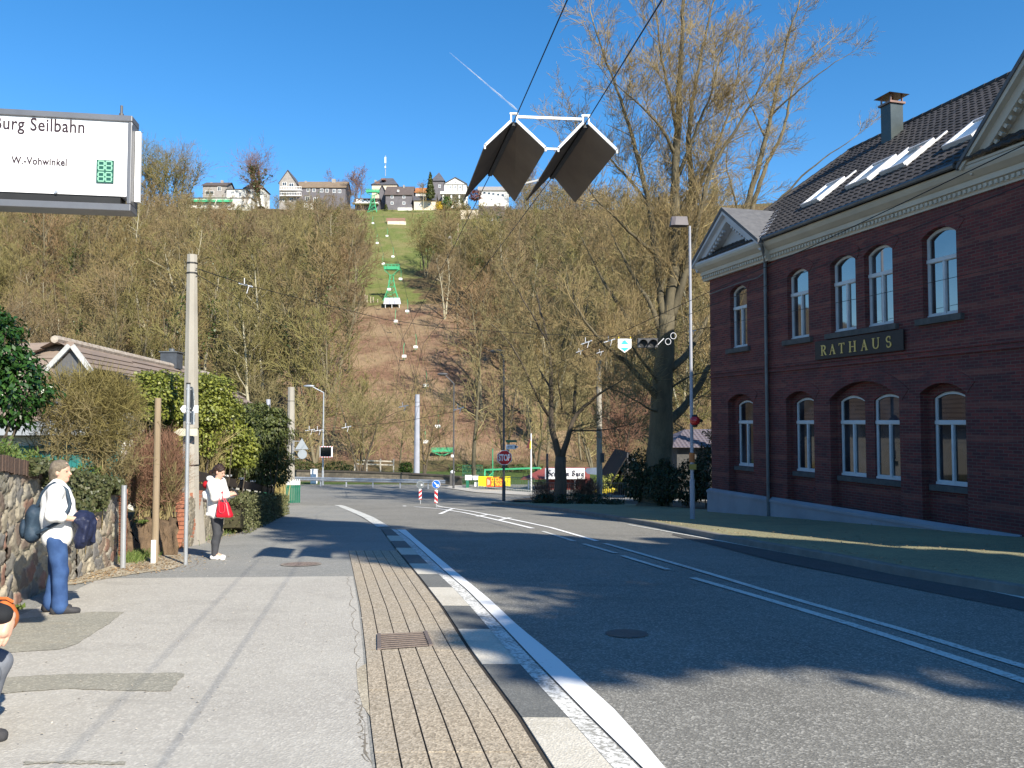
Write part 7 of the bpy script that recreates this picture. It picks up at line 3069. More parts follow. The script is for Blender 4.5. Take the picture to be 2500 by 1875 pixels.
# --- junction right: railing, banners, flag, swing, booth
def junction():
	M_RAIL = mat('green_grey_rail', (.10, .17, .13), (.08, .13, .10), 4, .5, .3)
	rt = thing('railing', 'low metal railing carrying the circus banner at the playground', 'railing', (XU(1215, 63), 63, g(63)))
	A_, B_ = Vector((XU(1129, 68), 68, 0)), Vector((XU(1305, 60.5), 60.5, 0))
	b = MB()
	for z in (.12, 1.05):
		b.bar((A_.x, A_.y, g(A_.y) + z), (B_.x, B_.y, g(B_.y) + z), .04, .04)
	n = 46
	for i in range(n + 1):
		p = A_.lerp(B_, i / n)
		b.bx(p.x - .011, p.x + .011, p.y - .011, p.y + .011, g(p.y), g(p.y) + 1.05)
	b.build('bars', M_RAIL, rt)

	def banner(name, lab, u0, u1, v0, v1, m, kids=()):
		t0 = ((u0 + u1) / 2 - 1129) / (1305 - 1129)
		Y = A_.lerp(B_, t0).y - .12
		q = thing(name, lab, 'banner', P((u0 + u1) / 2, v1, Y))
		z0, z1 = P(0, v1, Y).z, P(0, v0, Y).z
		b = MB()
		n_ = 10
		vs = []
		for i in range(n_ + 1):
			x = XU(u0 + (u1 - u0) * i / n_, Y)
			dy = .02 * math.sin(i * 1.7)
			vs += [(x, Y + dy, z0 + .015 * math.sin(i * 2.3)), (x, Y + dy, z1)]
		b.add(vs, [(2 * i, 2 * i + 2, 2 * i + 3, 2 * i + 1) for i in range(n_)])
		o = b.build('cloth', m, q)
		so = o.modifiers.new('thick', 'SOLIDIFY')
		so.thickness = .008
		return q, Y
	banner('white_banner', 'plain white banner at the left end of the railing', 1136, 1169, 1160, 1172, M_WHITE)
	banner('notice', 'small white notice below the white banner on the railing', 1159, 1170, 1177, 1188, M_WHITE)
	M_YEL = mat('banner_yellow', (.80, .70, .02), (.72, .62, .02), 4, .6)
	q, Y = banner('circus_banner', 'yellow banner with red field reading CIRCUS ALTANO on the railing', 1168, 1246, 1163, 1187, M_YEL)
	k = Y / 2000
	z0, z1 = P(0, 1188.5, Y).z, P(0, 1164.5, Y).z
	b = MB()
	xa, xb = XU(1188, Y), XU(1228, Y)
	b.prism([(xa, z0 + .06), (xa + .06, z0), (xb - .06, z0), (xb, z0 + .06), (xb, z1 - .06), (xb - .06, z1), (xa + .06, z1), (xa, z1 - .06)], Y - .05, Y - .035, 'y')
	b.build('red_field', mat('banner_red', (.62, .09, .02), (.55, .07, .02), 4, .6), q)
	M_YT = mat('banner_letter', (.85, .66, .03), (.8, .6, .03), 4, .6)
	for body, uc, vb in (('CIRCUS', 1212, 1175), ('ALTANO', 1212.5, 1186)):
		V, F = tex_text(body, 9.0 * k / .69, extrude=.003, narrow=1, bold=.012)
		xs = [v[0] for v in V]
		w = max(xs) - min(xs)
		s_ = 26 * k / w
		L = MB()
		zz = P(0, vb, Y).z
		L.add([((v[0] - min(xs) - w / 2) * s_ + XU(uc, Y), Y - .056 - v[2], v[1] + zz) for v in V], F)
		L.build('lettering', M_YT, q)
	b = MB()
	xc = XU(1193.5, Y)
	zm = (z0 + z1) / 2
	for i in range(3):
		b.bx(xc - 3.2 * k + i * 2.4 * k, xc - 1.8 * k + i * 2.4 * k, Y - .056, Y - .0505, zm - 8 * k + i * k, zm + 7 * k - i * 1.5 * k)
	b.build('figure_stripes', mat('banner_pale', (.75, .55, .4), (.7, .5, .35), 5, .6), q)
	b = MB()
	for i in range(7):
		for u in (1170 + (i % 2) * 1.4, 1232 + (i % 2) * 3 + i):
			b.bx(XU(u, Y) - .02, XU(u + 5, Y), Y - .04, Y - .034, z0 + .09 + i * .1, z0 + .11 + i * .1)
	b.build('small_print', mat('banner_print', (.55, .42, .03), (.5, .36, .03), 4, .6), q)
	# flag pole
	Y = 61.5
	x = XU(1296.5, Y)
	rt = thing('flagpole', 'white flagpole with limp dark red and yellow flag at the footway edge', 'flagpole', (x, Y, g(Y)))
	b = MB()
	b.tube([(x, Y, g(Y)), (x, Y, P(1296, 1058, Y).z)], [.06, .045], 10)
	b.build('pole', M_WHITE, rt)
	k = Y / 2000
	f = MB()
	pts = [(0, 1067), (-9, 1090), (-10, 1093), (-5, 1094), (0, 1093)]
	f.prism([(x - .05 + du * k, P(0, v, Y).z) for du, v in pts], Y - .05, Y + .05, 'y')
	f.build('flag', mat('dark_red_cloth', (.13, .035, .035), (.08, .025, .03), 5, .8), rt)
	f = MB()
	f.prism([(x - .045 + du * k, P(0, v, Y).z) for du, v in ((0, 1075), (-2.2, 1086), (-2.0, 1096), (1.5, 1096), (2, 1078))], Y - .09, Y + .08, 'y')
	f.build('flag_fold', mat('yellow_cloth', (.6, .5, .08), (.5, .42, .06), 5, .8), rt)
	# swing frame
	Y = 82.0
	rt = thing('swing_frame', 'light green swing frame on the playground behind the circus banner', 'swing', (XU(1250, Y), Y, T(0, Y)))
	b = MB()
	zt = P(0, 1147, Y).z
	x0, x1 = XU(1183, Y), XU(1318, Y)
	b.bar((x0, Y, zt), (x1, Y - 1.0, zt + .25), .2, .16)
	for xx, s_ in ((x0 + .05, -1), (x0 + .05, 1)):
		b.bar((xx, Y, zt), (xx + (.0 if s_ < 0 else 1.2), Y + s_ * .9, -4.3), .16, .16)
	b.bar((x1, Y - 1, zt + .2), (x1 + .3, Y - 1.6, -4.3), .16, .16)
	b.bar((x0 + .1, Y, zt - 1.0), (x0 + 1.1, Y, zt), .12, .12)
	b.build('frame', M_LGREEN, rt)
	for u in (1218, 1284):
		s = MB()
		xx = XU(u, Y)
		s.bx(xx - .35, xx + .35, Y - .25, Y + .05, zt - .75, zt - .62)
		s.tube([(xx - .3, Y - .1, zt - .62), (xx - .1, Y - .1, zt)], .02, 4)
		s.tube([(xx + .3, Y - .1, zt - .62), (xx + .1, Y - .1, zt)], .02, 4)
		s.build('swing_seat', M_BLACK, rt)
	# white board fence in the valley
	Y = 92
	rt = thing('rail_fence', 'weathered white rail fence with gate between the trees beyond the parapet', 'fence', (XU(925, Y), Y, T(0, Y)))
	b = MB()
	for u in (868, 897, 930, 962):
		b.box((XU(u, Y), Y, T(0, Y) + .75), (.14, .14, 1.8))
	for z in (1.35, .95):
		b.bar((XU(868, Y), Y, T(0, Y) + z + .15), (XU(962, Y), Y, T(0, Y) + z), .06, .14)
	b.build('rails', mat('weathered_white', (.5, .45, .38), (.4, .36, .3), 3, .85), rt)
	# mesh cage behind pale tree
	Y = 84
	rt = thing('mesh_fence', 'dark green wire mesh fence behind the pale trunked tree', 'fence', (XU(1145, Y), Y, T(0, Y)))
	b = MB()
	for i in range(16):
		u = 1130 + i * 3.2
		b.bx(XU(u, Y) - .02, XU(u, Y) + .02, Y, Y + .03, -4.3, P(0, 1136, Y).z)
	for v in (1136, 1145, 1154):
		b.bar((XU(1130, Y), Y, P(0, v, Y).z), (XU(1178, Y), Y, P(0, v, Y).z), .04, .04)
	b.build('wires', M_DGREEN, rt)
	b = MB()
	b.tube([(XU(1203, 80), 80, -4.3), (XU(1203, 80), 80, P(0, 1095, 80).z)], .05, 6)
	tag(b.build('green_post', M_LGREEN), 'slim green post on the playground left of the stop sign', 'post')
	b = MB()
	b.bx(XU(1138, 66.8), XU(1145, 66.8), 66.9, 67.3, -4.0, P(0, 1168, 66.8).z)
	tag(b.build('litter_bin', M_DGREEN), 'green litter bin behind the white banner', 'bin')
	# ticket booth with red roof and white sign
	Y = 66.0
	k = Y / 2000
	rt = thing('lift_booth', 'dark red cabin with sloping red roof below the white chairlift sign', 'cabin', (XU(1370, Y), Y, T(0, Y)))
	M_REDW = mat('dark_red_boards', (.20, .045, .04), (.15, .035, .03), 3, .8, stretch=(4, 1, 1))
	b = MB()
	b.add([P(1272, 1168, Y - 1.5), P(1344, 1168, Y - 1.5), P(1344, 1141, Y + 1.5), P(1330, 1141, Y + 1.5)], [(0, 1, 2, 3)])
	b.add([P(1272, 1171, Y - 1.5), P(1344, 1171, Y - 1.5), P(1344, 1168, Y - 1.5), P(1272, 1168, Y - 1.5)], [(0, 1, 2, 3)])
	b.add([P(1344, 1168, Y - 1.5), P(1440, 1168, Y - 1.5), P(1440, 1141, Y + 1.5), P(1344, 1141, Y + 1.5)], [(0, 1, 2, 3)])
	o = b.build('roof', mat('red_roof_sheet', (.27, .07, .055), (.22, .055, .045), 3, .6), rt)
	b = MB()
	b.bx(XU(1336, Y), XU(1445, Y), Y - .9, Y + 3, -4.2, P(0, 1169, Y).z)
	b.build('wall', M_REDW, rt)
	b = MB()
	for u in (1290, 1375, 1400):
		b.bx(XU(u, Y) - .06, XU(u, Y) + .06, Y - 1.3, Y - 1.2, -4.2, P(0, 1169, Y).z)
	b.build('posts', M_WHITE, rt)
	sg = thing('booth_sign', 'white board with black letter text Seilbahn Burg above the red cabin', 'sign', P(1384, 1171, Y - 1.9))
	b = MB()
	z0, z1 = P(0, 1170, Y - 1.9).z, P(0, 1143, Y - 1.9).z
	b.bx(XU(1330, Y - 1.9), XU(1427, Y - 1.9), Y - 1.9, Y - 1.82, z0, z1)
	b.build('board', M_WHITE, sg, bevel=.06)
	L = MB()

	def nib(pts, cx, cz, h):
		wx, wz = .105 * h, .075 * h
		for (x0_, y0_), (x1_, y1_) in zip(pts, pts[1:]):
			a = (cx + x0_ * h, cz + y0_ * h)
			c_ = (cx + x1_ * h, cz + y1_ * h)
			q_ = [(a[0] - wx, a[1] - wz), (a[0] + wx, a[1] + wz), (c_[0] + wx, c_[1] + wz), (c_[0] - wx, c_[1] - wz)]
			L.prism(q_, Y - 1.915, Y - 1.903, 'y')
	GL = {
		'S': [[(.55, .9), (.25, 1), (.05, .8), (.2, .6), (.5, .45), (.55, .2), (.3, 0), (.0, .12)], [(.05, .8), (.12, .3)]],
		'e': [[(.05, .32), (.35, .5), (.28, .62), (.05, .5), (.05, .12), (.25, 0), (.4, .12)]],
		'i': [[(.05, .55), (.12, .6), (.12, .1), (.22, 0)], [(.08, .82), (.18, .85)]],
		'l': [[(.05, .95), (.12, 1), (.12, .1), (.25, 0)]],
		'b': [[(.05, .95), (.1, 1), (.1, .1), (.25, 0), (.4, .15), (.4, .45), (.25, .6), (.1, .5)]],
		'a': [[(.05, .52), (.2, .6), (.36, .5), (.36, .1), (.46, 0)], [(.36, .3), (.1, .25), (.06, .1), (.18, 0), (.36, .12)]],
		'h': [[(.05, .95), (.1, 1), (.1, 0)], [(.1, .5), (.28, .62), (.4, .45), (.36, .1), (.2, -.2)]],
		'n': [[(.05, .55), (.12, .6), (.12, 0)], [(.12, .48), (.3, .62), (.38, .5), (.38, .08), (.48, 0)]],
		'B': [[(.1, .95), (.16, .9), (.16, .1), (.35, 0), (.55, .2), (.45, .45), (.16, .5)], [(.0, .85), (.3, 1), (.52, .85), (.42, .6), (.2, .52)], [(-.02, .2), (.16, .1)]],
		'u': [[(.05, .55), (.12, .6), (.12, .12), (.25, 0), (.38, .12)], [(.38, .6), (.38, .08), (.48, 0)]],
		'r': [[(.05, .55), (.12, .6), (.12, 0)], [(.12, .48), (.25, .6), (.36, .52)]],
		'g': [[(.36, .55), (.2, .62), (.06, .45), (.06, .15), (.2, 0), (.36, .12)], [(.36, .6), (.36, -.2), (.18, -.35), (.02, -.25)]],
	}
	h = 13.5 * k
	cx = XU(1337, Y - 1.9)
	adv = {'S': .72, 'e': .52, 'i': .34, 'l': .34, 'b': .55, 'a': .58, 'h': .56, 'n': .6, 'B': .75, 'u': .6, 'r': .48, 'g': .55, ' ': .5}
	tot = sum(adv[c] for c in 'Seilbahn Burg')
	s_ = (86 * k) / (tot * h)
	for c in 'Seilbahn Burg':
		for st in GL.get(c, []):
			nib([(px_ * s_, py_) for px_, py_ in st], cx, z0 + 7 * k, h)
		cx += adv[c] * h * s_
	L.build('lettering', mat('sign_black', (.03, .03, .05), (.05, .05, .07), 5, .6), sg)
	# blue grey pointer to the right
	sg = thing('pointer_sign', 'blue grey pointer board between the white cabin sign and the concrete pole', 'sign', P(1447, 1158, 60))
	b = MB()
	Y = 60
	b.prism([(XU(1427, Y), P(0, 1149, Y).z), (XU(1434, Y), P(0, 1157, Y).z), (XU(1466, Y), P(0, 1160, Y).z), (XU(1464, Y), P(0, 1141, Y).z), (XU(1432, Y), P(0, 1143, Y).z)], Y, Y + .05, 'y')
	b.build('board', mat('blue_grey_board', (.14, .18, .25), (.11, .14, .2), 3, .6), sg)
	b = MB()
	b.tube([(XU(1460, Y), Y + .1, -3.8), (XU(1460, Y), Y + .1, P(0, 1141, Y).z)], .05, 6)
	b.build('post', M_DKPOLE, sg)
	# railing and yellow box at the path
	Y = 49.5
	rt = thing('path_railing', 'dark grey railing along the path right of the concrete pole', 'railing', (XU(1510, Y), Y, g(Y)))
	b = MB()
	A_, B_ = Vector((XU(1452, 50.5), 50.5, 0)), Vector((XU(1524, 48), 48, 0))
	for z in (.2, 1.05):
		b.bar((A_.x, A_.y, g(A_.y) + z), (B_.x, B_.y, g(B_.y) + z + .05), .05, .05)
	for i in range(15):
		p = A_.lerp(B_, i / 14)
		b.bx(p.x - .014, p.x + .014, p.y - .014, p.y + .014, g(p.y), g(p.y) + 1.05)
	b.build('bars', M_DKPOLE, rt)
	rt = thing('bed_railing', 'dark railing behind the forked tree and the bare shrubs', 'railing', (XU(1370, 52), 52, g(52)))
	b = MB()
	A_, B_ = Vector((XU(1300, 55), 55, 0)), Vector((XU(1450, 51), 51, 0))
	for z in (.2, 1.0):
		b.bar((A_.x, A_.y, g(A_.y) + z), (B_.x, B_.y, g(B_.y) + z), .05, .05)
	for i in range(31):
		p = A_.lerp(B_, i / 30)
		b.bx(p.x - .014, p.x + .014, p.y - .014, p.y + .014, g(p.y), g(p.y) + 1.0)
	b.build('bars', M_DKPOLE, rt)
	leafy('daffodils', 'strip of yellow flowers behind the path railing', 'flowers', (XU(1470, 55), 55, g(55)), [(XU(1468, 55), 55, P(0, 1199, 55).z, .6, .3, .14), (XU(1490, 55), 55, P(0, 1197, 55).z, .5, .3, .14)], 260, .13, leafmat('yellow_petal', [(.75, .6, .05), (.8, .68, .1)], .6, .3), .7, 90, 0)
	leafy('forsythia_hedge', 'yellow green bush behind the path railing', 'bush', (XU(1478, 58), 58, g(58)), [(XU(1470, 58), 58, P(0, 1180, 58).z, .7, .5, .6), (XU(1500, 58), 58, P(0, 1172, 58).z, .6, .5, .55)], 900, .16, leafmat('yellow_green_leaf', [(.22, .24, .05), (.32, .33, .08), (.14, .17, .04)], .6, .3), .5, 91, 3)

junction()

# --- black gabled barn and tiled house right
def right_houses():
	Y = 58
	rt = thing('dark_barn', 'black gabled wooden house left of the dark evergreen mound', 'house', (XU(1530, Y), Y, g(Y)))
	a, c_, e = P(1488, 1186, Y), P(1534, 1112, Y), P(1590, 1186, Y)
	b = MB()
	b.prism([(a.x + .3, -3.9), (e.x - .3, -3.9), (e.x - .3, e.z), (c_.x, c_.z - .3), (a.x + .3, a.z)], Y, Y + 7, 'y')
	b.build('wall', mat('black_boards', (.03, .026, .023), (.02, .018, .016), 3, .85, stretch=(3, 1, 1)), rt)
	r_ = MB()
	for p in (a, e):
		f = Vector((0, -.5, .1))
		k_ = Vector((0, 7.4, .1))
		vs = [p + f, c_ + f, c_ + k_, p + k_]
		r_.add(vs + [v + Vector((0, 0, .14)) for v in vs], [(0, 1, 2, 3), (7, 6, 5, 4), (0, 4, 5, 1), (1, 5, 6, 2), (2, 6, 7, 3), (3, 7, 4, 0)])
	r_.build('roof', MC['black_boards'], rt)
	rt2 = thing('garden_lamp', 'small garden lamp with slanting arm in front of the black gabled house', 'lamp', (XU(1531, 52), 52, g(52)))
	b = MB()
	x = XU(1531, 52)
	b.tube([(x, 52, g(52)), (x, 52, P(0, 1105, 52).z)], .05, 6)
	b.tube([(x, 52, P(0, 1132, 52).z), (x + .35, 52, P(0, 1122, 52).z)], .03, 6)
	b.build('post', M_DKPOLE, rt2)
	b = MB()
	b.sphere((x + .4, 52, P(0, 1122, 52).z), (.12, .12, .08), 8, 5)
	b.build('head', M_WHITE, rt2)
	Y = 50
	rt = thing('tiled_house', 'house with purple grey tiled hip roof and white gable edge beside the town hall', 'house', (XU(1700, Y), Y, g(Y)))
	r_ = MB()
	e0, e1 = P(1636, 1093, Y - 1.5), P(1766, 1093, Y - 1.5)
	h0, h1 = P(1670, 1049, Y + 2.2), P(1766, 1047, Y + 2.2)
	tile_plane(r_, e0, e1, h1, h0, 9, lift=.06)
	r_.add([e0, h0, (e0.x, Y + 6, e0.z)], [(0, 2, 1)])
	t = NT('purple_tile')
	tp = t.pos()
	wv = t.n('TexWave', {'Scale': 1.3, 'Distortion': .2}, wave_type='BANDS', bands_direction='X')
	t.put(wv.inputs[0], tp)
	t.pbsdf(t.mix(wv.outputs['Fac'], (.10, .085, .10), (.19, .165, .185)), .6, 0, .3)
	r_.build('roof', t.mat, rt)
	b = MB()
	b.bar(P(1738, 1093, Y - 1.6), P(1762, 1062, Y + .8), .08, .3)
	b.build('white_verge', M_WHITE, rt)
	w = MB()
	w.bx(e0.x + .5, e1.x, Y - 1.0, Y + 5, -3.4, e0.z - .02)
	w.build('wall', M_STONE, rt)

right_houses()

# --- things set into the footway
p = G(735, 1380)
rt = thing('manhole_cover', 'round rusty manhole cover in the footway', 'manhole cover', (p.x, p.y, g(p.y) + .013))
b = MB()
t_ = math.atan((g(p.y + .5) - g(p.y - .5)))
vs = [(p.x, p.y, g(p.y) + .023)]
n = 32
b2 = MB()
for rr0, rr1, bb in ((.0, .265, b), (.275, .335, b2)):
	q = []
	for i in range(n):
		a = 2 * math.pi * i / n
		for rr in (rr0, rr1):
			x, y = p.x + rr * math.cos(a), p.y + rr * math.sin(a)
			q.append((x, y, g(y) + .0225))
	bb.add(q, [(2 * i, 2 * i + 1, 2 * ((i + 1) % n) + 1, 2 * ((i + 1) % n)) for i in range(n)])
tmn = NT('rusty_iron')
tp = tmn.pos()
vo = tmn.n('TexVoronoi', {'Scale': 26})
tmn.put(vo.inputs['Vector'], tp)
tmn.pbsdf(tmn.mix(tmn.ramp(vo.outputs['Distance'], .2, .5), (.10, .075, .06), (.26, .2, .165)), .75, .2, .3, tmn.bump(vo.outputs['Distance'], .7, .01))
b.build('cover', tmn.mat, rt)
b2.build('frame', mat('concrete_ring', (.30, .26, .22), (.22, .18, .15), 12, .9, bump=.3), rt)

def drain():
	a, c_, d, e = [G(u, v) for u, v in ((926, 1594), (1052, 1584), (1038, 1550), (925, 1556))]
	rt = thing('drain_grate', 'rusty iron drain grate set in the paver strip', 'drain', (a.x, a.y, g(a.y) + .02))

	def pt(s, t, h):
		q = a.lerp(c_, s).lerp(e.lerp(d, s), t)
		return Vector((q.x, q.y, g(q.y) + h))
	M_RUST = mat('rusty_bar', (.235, .19, .165), (.17, .135, .12), 30, .7, .3, bump=.3)
	b = MB()
	b.add([pt(0, 0, .0245), pt(1, 0, .0245), pt(1, 1, .0245), pt(0, 1, .0245)], [(0, 1, 2, 3)])
	b.build('pit', M_BLACK, rt)
	f = MB()
	for s0, t0, s1, t1 in ((0, 0, 0, 1), (1, 0, 1, 1)):
		f.bar(pt(s0, t0, .032), pt(s1, t1, .032), .035, .016)
	f.build('frame', M_RUST, rt)
	g_ = MB()
	for i in range(8):
		t = .04 + .92 * i / 7
		g_.bar(pt(.035, t, .032), pt(.965, t, .03), .012, .010)
	g_.build('bars', M_RUST, rt)

drain()
p = G(1530, 1547)
b = MB()
n = 20
q = []
for i in range(n):
	a = 2 * math.pi * i / n
	x, y = p.x + .21 * math.cos(a), p.y + .21 * math.sin(a)
	q.append((x, y, g(y) + .004))
b.add(q, [tuple(range(n))])
tag(b.build('manhole_cover', mat('iron_cover', (.125, .125, .12), (.09, .09, .088), 20, .6, .3, bump=.4)), 'dark round manhole cover in the road lane', 'manhole cover')

# ------------------------------------------------------------------ the village on the ridge
M_SLATEH = mat('hill_slate', (.10, .10, .115), (.07, .07, .08), .6, .7, bump=.3)
M_SLATEW = mat('hill_slate_wall', (.15, .14, .155), (.11, .105, .115), .8, .8)
M_WROOF = mat('warm_brown_roof', (.22, .165, .115), (.16, .12, .085), .7, .85, bump=.3)
M_DROOF = mat('dark_brown_roof', (.115, .092, .085), (.085, .068, .062), .7, .8, bump=.3)
M_OROOF = mat('orange_roof', (.42, .17, .06), (.34, .13, .05), .8, .8)
M_WWALL = mat('white_wall', (.74, .73, .70), (.66, .65, .61), .5, .9)
M_CWALL = mat('cream_wall', (.66, .57, .45), (.56, .48, .38), .6, .9)
M_GSHING = mat('grey_shingle', (.33, .31, .29), (.24, .225, .215), 1.2, .85, bump=.3)
M_HGLASS = glass_mat('far_window_glass', (.03, .04, .05), 1.6, .1)

def hx(u, Y):
	return XU(u, Y)

def hz(v, Y):
	return P(1250, v, Y).z

def hwin(root, u, v, w, h, Y, cross=True, fm=None):
	k = Y / 2000
	x, z = hx(u, Y), hz(v, Y)
	b = MB()
	W, H = w * k / 2, h * k / 2
	t = .14
	b.bx(x - W, x + W, Y - .12, Y - .02, z + H - t, z + H)
	b.bx(x - W, x + W, Y - .12, Y - .02, z - H, z - H + t)
	b.bx(x - W, x - W + t, Y - .12, Y - .02, z - H + t + .002, z + H - t - .002)
	b.bx(x + W - t, x + W, Y - .12, Y - .02, z - H + t + .002, z + H - t - .002)
	if cross:
		b.bx(x - .05, x + .05, Y - .115, Y - .03, z - H + t + .002, z + H - t - .002)
	f = b.build('window', fm or M_WHITE, root)
	p = MB()
	p.bx(x - W + t * .5, x + W - t * .5, Y - .07, Y - .04, z - H + t * .5, z + H - t * .5)
	p.build('pane', M_HGLASS, f)

def hill_house(name, label, Y, u0, u1, vb, ve, vr, wm, rm, style='along', depth=9, wins=(), chim=(), ur=None, over=.5, cat='house', cross=True):
	x0, x1 = hx(u0, Y), hx(u1, Y)
	zb, ze, zr = hz(vb, Y) - 3, hz(ve, Y), hz(vr, Y)
	rt = thing(name, label, cat, ((x0 + x1) / 2, Y, hz(vb, Y)))
	w = MB()
	xm = (x0 + x1) / 2 if ur is None or isinstance(ur, tuple) else hx(ur, Y)
	if style == 'gable':
		w.prism([(x0, zb), (x1, zb), (x1, ze), (xm, zr - .1), (x0, ze)], Y, Y + depth, 'y')
	else:
		w.bx(x0, x1, Y, Y + depth, zb, ze)
	if style == 'along':
		for xe, s_ in ((x0, 1), (x1, -1)):
			w.add([(xe, Y + .02, ze), (xe, Y + depth - .02, ze), (xe, Y + depth / 2, zr - .15)], [(0, 1, 2) if s_ < 0 else (0, 2, 1)])
	w.build('wall', wm, rt)
	r_ = MB()
	o = over
	if style == 'along':
		a, b_ = Vector((x0 - o, Y - o, ze - .1)), Vector((x1 + o, Y - o, ze - .1))
		c_, d = Vector((x1 + o, Y + depth / 2, zr)), Vector((x0 - o, Y + depth / 2, zr))
		e, f = Vector((x0 - o, Y + depth + o, ze - .1)), Vector((x1 + o, Y + depth + o, ze - .1))
		r_.add([a, b_, c_, d, e, f], [(0, 1, 2, 3), (3, 2, 5, 4)])
		r_.add([p - Vector((0, 0, .25)) for p in (a, b_, c_, d, e, f)], [(3, 2, 1, 0), (4, 5, 2, 3)])
		r_.add([a, b_, b_ - Vector((0, 0, .25)), a - Vector((0, 0, .25))], [(0, 3, 2, 1)])
	elif style == 'gable':
		for xe in (x0 - o, x1 + o):
			sg = -1 if xe < xm else 1
			zz = ze - o * (zr - ze) / max(.1, abs(xm - xe))
			vs = [Vector((xe, Y - o, zz)), Vector((xm, Y - o, zr)), Vector((xm, Y + depth + o, zr)), Vector((xe, Y + depth + o, zz))]
			vv = vs + [v + Vector((0, 0, .3)) for v in vs]
			r_.add(vv, [(0, 1, 2, 3), (7, 6, 5, 4), (0, 4, 5, 1), (1, 5, 6, 2), (2, 6, 7, 3), (3, 7, 4, 0)])
	else:
		q = ((hx(ur[0], Y), hx(ur[1], Y)) if isinstance(ur, tuple) else (xm, xm))
		y0, y1 = Y - o, Y + depth + o
		b4 = [(x0 - o, y0, ze), (x1 + o, y0, ze), (x1 + o, y1, ze), (x0 - o, y1, ze)]
		if style == 'pyramid':
			r_.add(b4 + [(xm, Y + depth / 2, zr)], [(0, 1, 4), (1, 2, 4), (2, 3, 4), (3, 0, 4), (3, 2, 1, 0)])
		else:
			r_.add(b4 + [(q[0], Y + depth / 2, zr), (q[1], Y + depth / 2, zr)], [(0, 1, 5, 4), (1, 2, 5), (2, 3, 4, 5), (3, 0, 4), (3, 2, 1, 0)])
	roof = r_.build('roof', rm, rt)
	for (u, v0, v1, wpx) in chim:
		c_ = MB()
		k = Y / 2000
		c_.bx(hx(u, Y) - wpx * k / 2, hx(u, Y) + wpx * k / 2, Y + depth * .4, Y + depth * .4 + wpx * k, hz(v1, Y), hz(v0, Y))
		c_.build('chimney', M_GSHING, roof)
	for q in wins:
		hwin(rt, q[0], q[1], q[2], q[3], Y, cross)
	return rt

def slab(name, label, Y, u0, u1, v0, v1, m, cat, depth=3.0):
	b = MB()
	b.bx(hx(u0, Y), hx(u1, Y), Y, Y + depth, hz(v1, Y), hz(v0, Y))
	return tag(b.build(name, m), label, cat)

